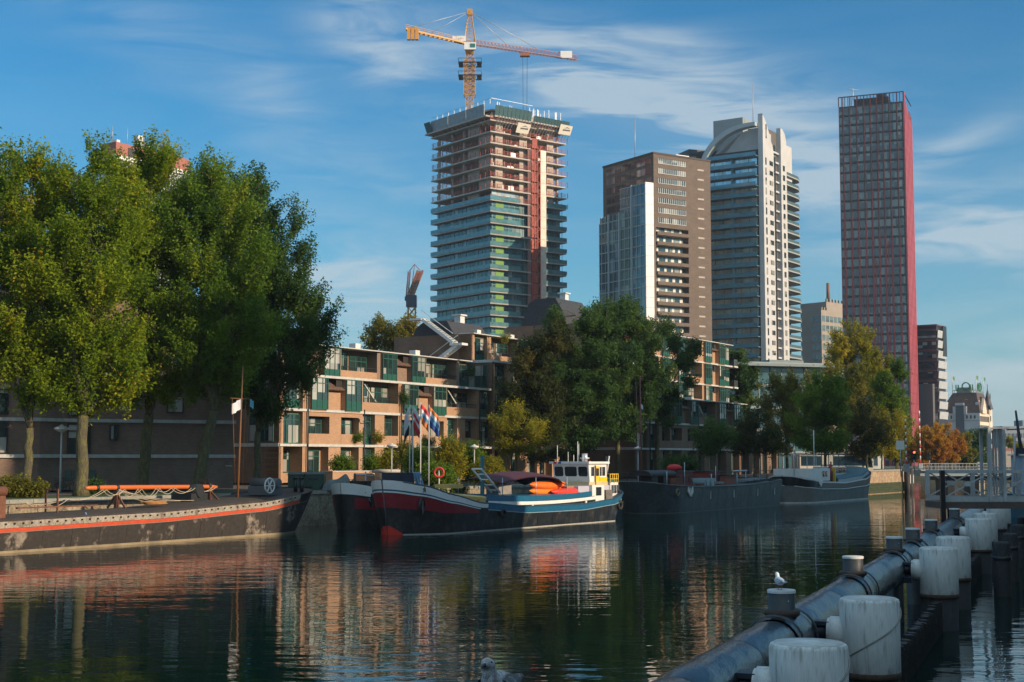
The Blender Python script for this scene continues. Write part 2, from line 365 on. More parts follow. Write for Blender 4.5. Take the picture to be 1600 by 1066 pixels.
# unseen blocks added on the near bank, sized to throw shade over the canal
NB = brick('near_brick', (.30,.14,.09), (.24,.11,.07), (.3,.28,.25))
NG = glass('near_glass', (.02,.03,.035))
def near_block(name, label, a0, a1, b0, b1, h, cat='building'):
    t = thing(name, label, cat, Q(a0, b0, 2.9), TH)
    L = a1-a0; D = b0-b1; mb = MB().box(0, L, -D, 0, 0, h-2.9); mb.build('wall', NB, t)
    MB().box(-.3, L+.3, -D-.3, .3, h-2.9, h-2.3).build('cornice', CONC, t)
    wb = []; nx = max(2, int(L/4)); 
    for i in range(int((h-4)/3.3)):
        for k in range(nx): x = (k+.5)*L/nx; wb.append((x-.8, x+.8, .02, .12, 1+i*3.3, 2.9+i*3.3))
    many('window', wb, NG, t, 60)
near_block('shade_row', 'unseen long low brick row added on the near bank to shade the piles', -90, 34, -14, -30, 9.6)
near_block('shade_row', 'unseen taller brick row added on the near bank to shade the jetty', 34.3, 68.6, -14, -30, 15)
near_block('shade_row', 'unseen brick row added for shade between the near bank tower and the mid rise block', 83.4, 103, -14, -30, 15)
near_block('shade_tower', 'unseen tall brick tower added on the near bank to shade the barge bow', 69, 83, -15, -32, 41)
near_block('shade_block', 'unseen mid rise brick block added on the near bank to shade the dark barge', 103.5, 148, -15, -32, 34.5)
near_block('shade_slab', 'unseen wide brick tower added on the near bank to shade the far moorings', 148.5, 179, -15, -34, 47)
# ------------------------------------------------------------ towers
def frame(px, Y, vr, yt=718):   # near corner of a tower: direction of its right-hand face from that face's vanishing point
    o = at(px, yt, Y); o.z = 0
    d = Vector((vr/F, 1)); return o, math.atan2(d.y, d.x)
CONCL = mat('pale_concrete', (.40,.35,.30), .85, var=.18, scale=.5, bump=.1)
CONCD = mat('slab_concrete', (.30,.28,.27), .85, var=.2, scale=.4)
RAIL = mat('site_rail_red', (.32,.07,.05), .7)
TGL = glass('tower_glass', (.03,.10,.11), .07, (1.5, 3.3), (.25,.33,.32), .22)
TEALG = mat('balcony_glass', (.075,.175,.19), .12, var=.3, scale=.6, spec=.9)
LIME = mat('lime_panel', (.10,.24,.03), .6)
NET = mat('teal_site_screen', (.02,.075,.085), .7, var=.3, scale=1.5)
def terraced_tower():
    o, rz = frame(768, 406, 2906, 165)
    t = thing('unfinished_tower', 'terraced tower block under construction with bare concrete upper floors below a crane', 'tower block', o, rz)
    Wd, Dp, fh, nf = 25.6, 27.6, 3.33, 31
    top = 2.6+fh*nf
    glazed = 23
    core = MB()
    core.box(8, 19, 9, 20, 2, top-1); core.build('core', CONCD, t)
    sl = []
    for i in range(1, nf+1):
        z = 2.6+fh*(i)
        e = 1.45 if i <= nf-1 else 0.6
        if 10 < i <= nf-1 and i % 2: e = 1.3
        m = MB().prism([(-e,-e),(13.4,-e),(13.6,-e+.9),(16.3,-e+.9),(16.5,-e),(Wd+e,-e),(Wd+e,Dp+e),(-e,Dp+e)], z-.38, z)
        m.build('floor_slab', CONCD if i <= glazed else CONCL, t)
    # glazed lower floors
    wn = []
    for i in range(nf):
        z = 2.6+fh*i
        if i >= 11 and i < glazed:
            n = 9
            for k in range(n): wn.append((k*Wd/n+.06, (k+1)*Wd/n-.06, 0, .1, z, z+fh-.38))
            for k in range(n): wn.append((0, .1, k*Dp/n+.06, (k+1)*Dp/n-.06, z, z+fh-.38))
    for i in range(0, 11):
        z = 2.6+fh*i; wn.append((0, Wd, 0, .1, z, z+fh-.38)); wn.append((0,.1,.1,Dp,z,z+fh-.38))
    many('window', wn, TGL, t, 100)
    bd = MB()
    bd.box(.3, Wd-.1, .3, Dp-.1, 2, 2.6+fh*glazed-.4); bd.build('inner_wall', DARK, t)
    # green panels beside the corner
    for i in range(0, glazed):
        z = 2.6+fh*i
        if i >= 11: MB().box(1.4, 4.3, -.12, .02, z, z+fh-.38).build('green_panel', LIME, t)
    mu = MB()
    for i in range(11, glazed):
        z = 2.6+fh*i
        for k in range(14): mu.box(k*2-.06+.3, k*2+.06+.3, -.09, 0, z, z+fh-.38)
        for k in range(14): mu.box(-.09, 0, k*2-.06+.5, k*2+.06+.5, z, z+fh-.38)
        mu.box(.0, Wd, -.08, 0, z+2.1, z+2.2); mu.box(-.08, 0, 0, Dp, z+2.1, z+2.2)
    mu.build('mullions', mat('anodised', (.10,.16,.17), .4, .4), t)
    for i in range(10, glazed+1):
        z = 2.6+fh*i; e = 1.45
        b = MB(); b.box(-e,-e+.08,-e,Dp+e,z+.02,z+1.15); b.box(-e+.09,9.5,-e,-e+.08,z+.02,z+1.15); b.box(19,Wd+e,-e,-e+.08,z+.02,z+1.15)
        b.box(Wd+e-.08,Wd+e,-e+.09,Dp+e,z+.02,z+1.15)
        b.build('balcony_rail', TEALG, t)
    # bare floors: columns, shear walls, red safety rails
    for i in range(glazed, nf-1+1):
        z = 2.6+fh*i
        if i < nf:
            c = MB()
            for (x0,x1) in ((1.6,4.2),(10.4,13.2),(20.8,23.2)): c.box(x0,x1,.2,.7,z,z+fh-.38)
            c.box(.2,.7,6.5,12,z,z+fh-.38) if i % 2 else c.box(.2,.7,.3,6.5,z,z+fh-.38)
            for y in (14,20,27): c.box(.3,.8,y,y+.8,z,z+fh-.38)
            c.box(Wd-.8,Wd-.2,.5,1.3,z,z+fh-.38); c.box(6.4,6.6,5,10,z,z+fh-.38); c.box(23,23.3,4,20,z,z+fh-.38)
            c.parts('column', CONCL, t)
            r = MB(); e = 1.3
            rnd = random.Random(i)
            for h in (.35,.75,1.15):
                r.box(-e,-e+.07,-e,Dp+e,z+h,z+h+.1); r.box(-e,Wd+e,-e,-e+.07,z+h,z+h+.1)
            for k in range(13): r.box(-e+k*2.4,-e+k*2.4+.14,-e-.03,-e+.12,z,z+1.5); r.box(-e-.03,-e+.12,-e+k*2.45,-e+k*2.45+.14,z,z+1.5)
            r.build('safety_rail', RAIL, t)
            p = MB()
            for k in range(16):
                x = rnd.uniform(0.5, Wd-1); p.tube([(x,.9,z),(x,.9,z+fh-.4)], .06, 5)
                y = rnd.uniform(.5, Dp-1); p.tube([(.9,y,z),(.9,y,z+fh-.4)], .06, 5)
            for k in range(5):
                x = rnd.uniform(1, Wd-3); w = rnd.uniform(.8, 2.4); p.box(x, x+w, .8, 1.6, z, z+rnd.uniform(.5, 1.9))
            p.build('shoring_prop', STEEL, t)
    # partly glazed strip on the first bare floor
    z = 2.6+fh*glazed
    MB().box(.1,10,0,.1,z,z+fh-.4).build('window', glass('new_glass',(.3,.38,.4),.05,(1.7,9),(.55,.5,.42),.4), t)
    # hoist running up the lit face
    h = MB()
    for x in (13.8, 16.0):
        for y in (-2.6,-1.4): h.box(x,x+.16,y,y+.16,3,top-9)
    k = 3
    while k < top-9: h.bar((13.8,-2.55,k),(16.1,-2.55,k+1.7),.1); h.bar((16.1,-2.55,k+1.7),(13.8,-2.55,k+3.3),.1); k += 3.36
    h.build('hoist_mast', mat('hoist_red', (.36,.07,.045), .6), t)
    hp = MB()
    rnd = random.Random(3)
    for i in range(10, 29):
        z = 2.6+fh*i; 
        hp.box(14.0, 15.9, -1.35, -1.25, z+.25, z+fh-.1)
    hp.build('hoist_gate', mat('hoist_gate_red', (.30,.06,.04), .7, var=.4, scale=.6), t)
    for i in range(11, 28):
        z = 2.6+fh*i; MB().box(16.6, 18.7, -2.0, -1.75, z-.1, z+fh-.16).build('weather_sheet', mat('pale_sheeting', (.62,.52,.44), .5, var=.2, scale=.8, bump=.3), t)
        MB().box(12.4, 13.7, -1.2, -1.0, z-.1, z+fh-.16).build('side_sheet', mat('brown_sheeting', (.17,.09,.08), .8, var=.3, scale=.7), t)
    # formwork screens round the top storey, flaring out
    e = 1.7; z0, z1 = top-3.6, top+.9
    for (a, b) in (((-e+1.6,-e,0),(Wd*.52,-e,0)), ((Wd*.54,-e-.3,0),(Wd+e+.2,-e-.3,0))):
        a = Vector(a); b = Vector(b); m = MB()
        left = a.x < 5; n = 9 if left else 12
        zz0 = z0+1.6; zz1 = z1 if left else z1-1.2
        for k in range(n):
            p = a+(b-a)*(k+.04)/n; q = a+(b-a)*(k+.96)/n
            m.extr([(p.x,p.y,zz0),(q.x,q.y,zz0),(q.x,q.y-(.6),zz1),(p.x,p.y-(.6),zz1)], (0,.15,0))
        m.build('formwork_screen', NET, t)
        mm = MB(); mm.box(a.x,b.x,a.y-.1,a.y+3.4,zz0-.5,zz0-.05); mm.build('formwork_deck', mat('plywood', (.34,.30,.26), .8, var=.2), t)
    m = MB()
    for k in range(3):
        m.box(-2.0,-1.7, 1+k*9.3, 9.9+k*9.3, top-2.2, top+1.5)
    m.build('wall_formwork', mat('formwork_grey', (.20,.23,.25), .7, var=.2, scale=1), t)
    m = MB().box(-3,1,-1.2,Dp+2.5,top-2.7,top-2.25); m.build('formwork_deck', mat('plywood', (.5,.38,.25)), t)
    m = MB()
    for k in range(4): m.extr([(-2.4,Dp-.8+k*.8,top-2),(-2.4,Dp-.05+k*.8,top-2),(-3.4,Dp+.2+k*.8,top+1),(-3.4,Dp-.6+k*.8,top+1)], (.15,0,0))
    m.build('formwork_screen', NET, t)
    s = MB(); rnd = random.Random(9)
    for k in range(26):      # brackets under the overhanging formwork
        x = 1+k*1.08; s.bar((x,-.2,top-5.6),(x,-2.9,top-2.2),.13); s.bar((x,-2.9,top-2.4),(x,-.3,top-2.4),.13); s.bar((x,-1.6,top-3.6),(x,-.2,top-2.6),.1)
    for k in range(12): y = 1+k*2.3; s.bar((-.2,y,top-4.4),(-2.6,y,top-2.6),.13)
    for k in range(30):
        x = rnd.uniform(0,Wd); y = rnd.uniform(-2, 4); s.bar((x,y,top-.2),(x,y,top+rnd.uniform(1.4,2.9)),.12)
    s.bar((-2,-2.6,top+2.5),(13,-2.6,top+2.5),.09); s.bar((-2,-2.6,top+2.5),(-2,Dp,top+2.5),.09)
    for k in range(10): s.bar((-2,k*3-2,top+1),(-2,k*3-2,top+2.6),.09)
    s.build('bracket_truss', STEEL, t)
    for (x, z) in ((6.6, top-6.4), (22.6, top-4.6)):
        b = MB().extr([(x,-2.9,z),(x+4.6,-2.9,z+.1),(x+5.6,-3.1,z+3.0),(x+.9,-3.1,z+3.1)], (0,.12,0)).build('banner', mat('banner_cloth', (.5,.46,.38), .8, var=.1), t)
        MB().extr([(x+1.6,-3.0,z+1.2),(x+4.4,-3.0,z+1.3),(x+4.6,-3.03,z+1.75),(x+1.8,-3.03,z+1.65)], (0,-.03,0)).extr([(x+2.2,-3.03,z+1.9),(x+3.4,-3.03,z+2.5),(x+4.6,-3.03,z+2.0),(x+3.4,-3.03,z+2.15)], (0,-.03,0)).build('logo', DARK, b)
    g = MB().box(.2, Wd-.2, .4, Dp, top-3.0, top-.3); g.build('top_storey', CONCL, t)
terraced_tower()

YEL = mat('crane_yellow', (.50,.25,.05), .5, var=.15); CRED = mat('crane_red', (.30,.11,.06), .5, var=.15)
def lattice(mb, p, q, w, n, r=.12, tri=False, zup=Vector((0,0,1))):
    p = Vector(p); q = Vector(q); d = (q-p); t = d.normalized()
    s = t.cross(zup) if abs(t.dot(zup)) < .9 else Vector((1,0,0)); s.normalize(); u = s.cross(t).normalized()
    co_ = [(-w/2,0),(w/2,0),(0,w)] if tri else [(-w/2,-w/2),(w/2,-w/2),(w/2,w/2),(-w/2,w/2)]
    off = [s*a+u*b for a, b in co_]; m = len(off)
    for o_ in off: mb.bar(p+o_, q+o_, r*1.5)
    for i in range(n):
        a = p+d*i/n; b = p+d*(i+1)/n
        for j in range(m):
            o1, o2 = off[j], off[(j+1)%m]
            mb.bar(a+o1, b+o2, r); mb.bar(a+o1, a+o2, r)
            if not tri: mb.bar(a+o2, b+o1, r)
def tower_crane():
    base = at(734, 90, 425); base.z = 0
    t = thing('tower_crane', 'yellow tower crane with a horizontal jib above the unfinished tower', 'crane', base)
    s = 425/F/.985; Z = lambda y: (at(734, y, 425)).z
    m = MB(); lattice(m, (0,0,90), (0,0,Z(84)), 2.3, 22, .13); m.build('mast', YEL, t)
    m = MB(); lattice(m, (0,0,Z(150)), (0,0,Z(92)), 3.4, 7, .15)
    m.build('climbing_frame', YEL, t)
    m = MB()
    for y in (101, 121):
        for (x0,x1,y0,y1) in ((-3.4,-2,-3.2,3.2),(2.2,3.6,-3.2,3.2),(-2,2.2,-3.2,-2.2),(-2,2.2,2.2,3.2)): m.box(x0,x1,y0,y1,Z(y)-.06,Z(y)+.06)
    for y in (101, 121):
        for (a,b) in (((-3.4,-3.2),(3.6,-3.2)),((3.6,-3.2),(3.6,3.2)),((-3.4,-3.2),(-3.4,3.2))): m.bar((*a,Z(y)+1.1),(*b,Z(y)+1.1),.12)
    m.build('platform', DARK, t)
    m = MB(); m.box(-1.3,1.3,-1.3,1.3,Z(84),Z(70)); m.build('slewing_unit', YEL, t)
    m = MB(); m.box(-1.6,1.9,-2.6,-1.4,Z(81),Z(70)); c_ = m.build('cab', WHITE, t); MB().box(.2,1.7,-2.72,-2.6,Z(78),Z(72)).build('cab_window', glass('cab_glass',(.02,.12,.1),.05,(9,9),(.02,.1,.1),.1), c_)
    m = MB()
    A = (0,0,Z(18)); 
    for sx in (-1.9,1.9):
        for sy in (-1,1): m.bar((sx*.9,sy,Z(68)),(A[0]+sx*.2,sy*.3,A[2]),.26)
    for k in range(9):
        z0 = Z(68)+(A[2]-Z(68))*k/9; z1 = Z(68)+(A[2]-Z(68))*(k+1)/9; w0 = 1.7*(1-k/9*.8); w1 = 1.7*(1-(k+1)/9*.8)
        m.bar((-w0,-.8,z0),(w1,-.8,z1),.13); m.bar((w0,-.8,z0),(-w1,-.8,z1),.13)
    m.box(-.8,.8,-.8,.8,A[2]-1.2,A[2]+.6); m.build('tower_top', YEL, t)
    jy = 45                      # the jib leads away as well as right
    J1 = Vector(((903-734)*s*1.03, 14, Z(76)+.3)); P0 = Vector((0,0,Z(70)))
    m = MB(); lattice(m, P0+Vector((1.2,0,0)), J1, 1.6, 30, .085, True); m.build('jib', CRED, t)
    K1 = Vector((-(734-634)*s*.97, -9, Z(60))); 
    m = MB(); 
    for sx in (-.8,.8): m.bar(P0+Vector((0,sx,0)), K1+Vector((0,sx,.0)), .3, .5)
    for k in range(14): q = P0+(K1-P0)*k/14; m.bar(q+Vector((0,-.8,.0)), q+Vector((0,.8,.0)), .3)
    for sy in (-.9,.9):
        m.bar(P0+Vector((0,sy,1.3)), K1+Vector((0,sy,1.3)), .09)
        for k in range(15): q = P0+(K1-P0)*k/14; m.bar(q+Vector((0,sy,0)), q+Vector((0,sy,1.35)), .09)
    m.build('counter_jib', YEL, t)
    for k in range(3): q = K1+Vector((.9+k*1.2,0,-.9)); MB().box(q.x-.5,q.x+.5,q.y-.7,q.y+.7,q.z-2.3,q.z+1.2).build('counterweight', mat('counterweight',(.55,.26,.05),.7,var=.25), t)
    MB().box(-(734-707)*s,-(734-728)*s,-1.8,-1.2,Z(67),Z(59)).build('sign_board', WHITE, t)
    d = (J1-P0); q = P0+d*.86; 
    MB().box(q.x-1,q.x+2.6,q.y-1.2,q.y-1.0,q.z-.2,q.z+2.0).build('sign_board', WHITE, t)
    m = MB()
    top = Vector(A)
    for fr in (.33,.62): m.tube([top, P0+d*fr+Vector((0,0,1.8))], .1, 5)
    m.tube([top, K1+Vector((1,0,.4))], .09, 5); m.tube([top, K1*.62+P0*.38+Vector((0,0,.5))], .07, 5)
    m.build('pendant_bar', STEEL, t)
    q = P0+d*.5; m = MB().box(q.x-1.5,q.x+1.5,q.y-1,q.y+1,q.z-1.2,q.z-.2); tr = m.build('trolley', CRED, t)
    m = MB(); 
    for dx in (-.7,.7): m.tube([(q.x+dx,q.y,q.z-1),(q.x+dx*.8,q.y,Z(176))], .06, 5)
    m.build('hoist_cable', DARK, tr)
tower_crane()
def luffing_crane():
    b = at(642, 718, 470); b.z = 0; t = thing('luffing_crane', 'small distant crane with folded up red boom above the treetop', 'crane', b)
    Z = lambda y: at(642, y, 470).z; s = 470/F
    m = MB(); lattice(m, (0,0,10), (0,0,Z(480)), 2.4, 14, .25); m.build('mast', YEL, t)
    MB().box(-1.8,1.6,-1.8,1.8,Z(480),Z(462)).box(-2.3,-1.8,-1,1,Z(470),Z(464)).build('machinery_deck', mat('blue_steel',(.03,.05,.09),.5), t)
    m = MB(); lattice(m, (-.4,0,Z(462)), (13*s,0,Z(423)), 1.9, 8, .22); m.build('boom', CRED, t)
    m = MB(); lattice(m, (-1.6,0,Z(465)), (-.9,0,Z(424)), .8, 8, .12); m.tube([(-.9,0,Z(424)),(4*s,0,Z(413)),(13*s,0,Z(423))], .14, 5)
    m.tube([(4*s,0,Z(413)),(2*s,0,Z(430)),(-.4,0,Z(462))], .12, 5); m.build('mast_head', mat('dull_red',(.2,.05,.04),.6), t)
luffing_crane()

# brown tower group
BRN = brick('brown_brick', (.135,.105,.085), (.16,.122,.098), (.12,.10,.085), .9, .3, big=.12)
BGL = glass('grey_glass', (.03,.045,.05), .08, (1.4,3.4), (.3,.3,.27), .35)
BLG = glass('blue_glass', (.028,.075,.10), .06, (1.9,3.4), (.18,.27,.30), .3)
def brown_tower():
    Y = 330; o, rz = frame(1021, Y, 3464)
    t = thing('brown_tower', 'brown brick high-rise with strip windows and recessed balconies behind the glass block', 'tower block', Vector((at(1021,240,400).x,400,0)), rz)
    t.location.z = 4.5*(1-400/330); t.scale = (400/330,)*3
    Z = lambda y: at(1021, y, Y).z
    top = Z(240); W_ = 17.4; D_ = 20
    fh = 3.33*1.0; wy = (718-240)/(top-4.5)
    g_ = top-17.4; sp = 2.36
    m = MB(); m.box(10.4, W_, 0, D_, 2, top); m.box(0, 10.4, 1.4, D_, 2, g_); m.box(0, 10.4, 0, D_, g_, top); m.box(0,.6,0,1.4,2,g_); m.build('wall', BRN, t)
    MB().box(-.2,W_+.1,-.15,D_,top,top+.4).build('parapet', mat('dark_parapet',(.07,.055,.05),.8), t)
    rnd = random.Random(21)
    for i in range(7):
        z = top-2.15-i*sp
        MB().box(1.2, 9.8, .0, .06, z-.12, z+1.32).build('window_reveal', DARK, t)
        w = MB(); w.box(1.3, 9.7, -.05, .0, z, z+1.2); wo = w.build('window', BGL, t)
        f = MB()
        for j in range(15): f.box(1.3+j*.59, 1.39+j*.59, -.10, -.05, z, z+1.2)
        f.box(1.3,9.7,-.09,-.05,z-.05,z+.03); f.build('frame', OFFWH, wo)
    for i in range(22):
        z = g_-1.75-i*sp
        if z < 3: break
        MB().box(.7, 10.5, -.42, .08, z-.1, z+.72).build('balcony_parapet', BRN, t)
        MB().box(1.4, 10.1, 1.3, 1.4, z+.1, z+1.95).build('window', BGL, t)
        mm = MB()
        for k in range(4):
            x = 1.8+k*2.2+rnd.uniform(-.3,.3); mm.box(x, x+rnd.uniform(.5,.9), 1.2, 1.28, z+.1, z+1.95)
        mm.build('balcony_door', OFFWH, t)
        MB().box(.61,10.39,.09,1.38,z-.12,z+.02).build('balcony_floor', CONC, t)
    for i in range(26):
        z = top-2.6-i*sp
        if z < 4: break
        MB().box(13.4, 15.3, -.05, .05, z, z+.38).build('vent_window', mat('pale_vent',(.36,.31,.27),.6), t)
    # left face: dark reddish glass bays
    w = []
    for i in range(8):
        for k in range(9): w.append((-.08,.02,.8+k*2,2.5+k*2,top-2.3-i*2.36,top-.7-i*2.36))
    many('window', w, glass('left_glass',(.07,.05,.055),.08,(3,3.4),(.25,.22,.22),.3), t)
    MB().box(5,9,6,10,top+.5,top+1.6).box(11,15,5,9,top+.5,top+2.0).build('roof_plant', WHITE, t)
    m = MB(); m.tube([(1.5,9,top),(1.5,9,top+10.5)], .09, 5); m.build('antenna', STEEL, t)
    # glass block standing in front, left
    o2, r2 = frame(1008, 318, 3464); Z2 = lambda y: at(1008, y, 318).z
    t2 = thing('glass_block', 'stepped blue-grey glass high-rise with a bright white corner strip', 'tower block', Vector((at(1008,286,387).x,387,0)), r2)
    t2.location.z = 4.5*(1-387/318); t2.scale = (387/318,)*3
    tp = Z2(286); n = 19.5
    MB().box(.15, 2.1, .15, 9.4, 2, tp-.1).box(.15,2.1,9.4,17.5,2,tp-5.6).build('wall', BLG, t2)
    MB().box(-.1, 2.2, -.25, 0, 2, tp+.2).build('white_corner', mat('white_cladding',(.66,.62,.60),.35,var=.08,scale=.5), t2)
    cells = []
    for i in range(29):
        z = tp-2.36*(i+1)
        for k in range(6):
            if k >= 3 and z+2.1 > tp-5.6: continue
            y = k*3.0+.1; y2 = min(17.6, y+2.8); cells.append((-.05,.1,y,y2,z+.12,z+2.24))
    many('window', cells, BLG, t2)
    g = MB()
    for i in range(30):
        z = tp-2.36*i; y1 = 9.4 if z > tp-5.7 else 17.6; g.box(-.22,-.05,0,y1,z-.14,z+.06)
    for k in range(12):
        y = k*1.5+.05; g.box(-.18,-.05,y,y+.1,2,tp if y < 9.4 else tp-5.6)
    for y in (4.6,9.3,13.4): g.box(-.5,-.22,y,y+.35,2,tp+.1 if y<9 else tp-5.4)
    g.build('glazing_bars', mat('pale_bars',(.30,.36,.38),.4), t2)
    mm = MB()
    for k in range(30): z = tp-2.36*k; mm.box(-.12,2.22,-.3,-.25,z-.09,z)
    mm.build('panel_joints', mat('joint_grey',(.35,.36,.38),.5), t2)
brown_tower()

def white_tower():
    Y = 300; o, rz = frame(1187, Y, 1442, 300); Z = lambda y: at(1187, y, Y).z
    t = thing('fin_tower', 'blue glass high-rise with a curved roof and a tall white pointed fin', 'tower block', Vector((at(1187,300,430).x,430,0)), rz)
    t.location.z = 4.5*(1-430/300); t.scale = (430/300,)*3
    # local: x right and away along the lit face, y back-left along the glass front
    top = Z(243); L = 12.6; fh = 2.16
    WC = mat('white_concrete', (.47,.475,.475), .7, var=.1, scale=.4)
    MB().box(.4, 10, .4, L-.3, 2, top+1.5).build('inner_wall', DARK, t)
    n = int((top-4)/fh)
    win = []
    for i in range(n):
        z = top-fh*(i+1)
        for k in range(6): win.append((.15,.3,.6+k*2.0,2.5+k*2.0,z+.1,z+fh-.2))
    many('window', win, glass('front_glass',(.20,.40,.50),.08,(2,2.16),(.35,.52,.58),.35,metal=.75), t)
    for i in range(n+1):
        z = top-fh*i
        bx = MB().box(-1.3,.12,.3,L,z-.16,z)
        b = bx.build('balcony', mat('balcony_edge',(.10,.19,.24),.6), t)
        MB().box(-1.3,-1.22,.35,L-.1,z,z+.72).build('balcony_rail', mat('blue_rail_glass',(.03,.19,.28),.08,var=.3,scale=.8,spec=.9), b)
    dv = MB()
    for i in range(n): z = top-fh*(i+1); dv.box(-.9,.1,6.0,6.2,z,z+fh-.2)
    dv.build('balcony_divider', mat('divider',(.1,.2,.24),.4), t)
    # white frame: straight on the left, curving over at the roof
    fr = MB(); rows_o = []; rows_i = []
    for k in range(15):
        a = math.pi/2*k/14
        y = L-(11.5)*(1-math.cos(a)); z = top-3+9.3*math.sin(a)
        rows_o.append((y+.8,z+.8 if k else z)); rows_i.append((y,z))
    path = [(L+.8,2)]+rows_o+[(0.3,rows_o[-1][1])]; inner = [(L,2)]+rows_i+[(0.3,rows_i[-1][1])]
    poly = path+inner[::-1]
    for i in range(len(path)-1):
        a, b, c, d = path[i], path[i+1], inner[i+1], inner[i]
        fr.extr([(-1.4,a[0],a[1]),(-1.4,b[0],b[1]),(-1.4,c[0],c[1]),(-1.4,d[0],d[1])], (1.9,0,0))
    fr.build('curved_frame', mat('frame_grey',(.36,.41,.43),.6,var=.1,scale=.5), t)
    rf = MB()
    pr = [(y_, z_) for y_, z_ in rows_i]+[(.8, rows_i[-1][1]),(.8,top)]
    rf.extr([(1.6,y_,z_) for y_,z_ in pr]+[(1.6,L,top)], (7,0,0)); rf.build('roof_shell', mat('shell_white',(.40,.42,.43),.7,var=.1,scale=.4), t)
    MB().box(3,8,5,12,top+3,top+9.6).build('roof_plant', mat('plant_grey',(.25,.28,.28),.6), t)
    m = MB(); m.tube([(4,3,top+8),(4,3,top+17)], .08, 5); m.tube([(5,12,top+9),(5,7,top+9)], .06, 5); m.build('antenna', STEEL, t)
    # fin: blade rising above the roof, its point at the near edge
    zt = Z(178); pts = [(0,2),(0,zt)]
    for k in range(13):
        u = k/12; pts.append((5.8*u**.8, zt-.3-(zt-top-2)*u**1.15))
    pts.append((5.8,2))
    f = MB().extr([(x,-.9,z) for x, z in pts[::-1]], (0,1.1,0)); fo = f.build('fin', WC, t)
    w = []; w2 = []
    for i in range(30):
        z = top-1.6-i*fh
        if z < 6: break
        w.append((3.4,5.2,-.98,-.92,z,z+.95))
        w2.append((1.1,1.7,-.97,-.92,z-.25,z+1.25))
    w2.append((1.5,2.0,-.97,-.92,top+4,top+7)); 
    many('window', w, BGL, t); many('slot_window', w2, glass('slot',(.03,.04,.05),.1), t)
    # stair recess and second white pier with a rounded top
    MB().box(5.8,12.6,1.2,9,2,top+7.5).build('recess_wall', mat('recess_brown',(.11,.10,.09),.7), t)
    w = []
    for i in range(34):
        z = top+3-i*fh
        if z < 4: break
        w.append((6.6,11.4,1.0,1.2,z,z+1.35))
    many('window', w, BGL, t)
    sl = MB()
    for i in range(34): z = top+2.55-i*fh; sl.box(5.9,12.6,.7,1.2,z-.1,z+.28) if z > 4 else None
    sl.build('landing', WC, t)
    pts = [(12.6,2)]; 
    pts.append((12.6,top+8.5))
    for k in range(9): a = math.pi/2*k/8; pts.append((12.6+3.2*math.sin(a), top+5.5+3.0*math.cos(a)))
    pts.append((15.8,2))
    MB().extr([(x,.2,z) for x,z in pts[::-1]], (0,1.0,0)).build('pier', WC, t)
    MB().box(15.8,22.5,1.6,9,top-2,top+6.0).build('penthouse', WC, t)
    w = [(13.6,14.6,.1,.18,top-1-i*fh,top+.2-i*fh) for i in range(30) if top-1-i*fh > 4]
    many('slot_window', w, BGL, t)
    MB().box(15.8,26.4,4,12,2,top-1).build('side_wall', mat('side_dark',(.06,.07,.075),.5), t)
    for i in range(30):
        z = top-1.0-i*fh
        if z < 3: break
        pl = [(16,4),(16,1.2)]+[(16+9*math.sin(R(a)),3.2-2.4*math.cos(R(a))-0) for a in range(10,91,20)]+[(31,3.2),(31.4,6),(30,9),(29,9),(29,4)]
        pl = [(16,4),(16,.9),(24.5,.9),(27.4,1.8),(28.6,4),(28.4,8),(27,10)]
        m = MB().prism(pl[::-1] if False else pl, z-.3, z); b = m.build('side_balcony', mat('balcony_grey',(.30,.33,.34),.6), t)
        r = MB()
        for (p,q) in zip(pl[1:5], pl[2:6]): r.extr([(p[0],p[1],z),(q[0],q[1],z),(q[0],q[1],z+.6),(p[0],p[1],z+.6)], (0,.05,0))
        r.build('balcony_rail', mat('smoke_rail_glass',(.09,.15,.17),.12,spec=.9), b)
    MB().box(-1.4,3,-3.2,-1,2,Z(575)).build('base_wing', mat('frame_grey',(0,0,0)), t)
white_tower()
bx = at(1165, 718, 450); bx.z = 0
t = thing('dark_tower', 'dark grey slab high-rise joined behind the curved glass tower', 'tower block', at(1110,230,455)*1, .35); t.scale = (1.3,1.3,1); t.location.z = 0
zz = at(1110,236,455).z
MB().box(-6,9,0,14,2,zz).build('wall', mat('slate_cladding',(.05,.06,.07),.6,var=.1), t); MB().box(4,16,-2,8,zz-2,at(1110,216,455).z).build('roof_box', mat('plant_teal',(.10,.16,.17),.5), t)
for i in range(3): MB().box(-5.4,8.6,-.1,0,zz-3-i*4,zz-1.4-i*4).build('window', BGL, t)

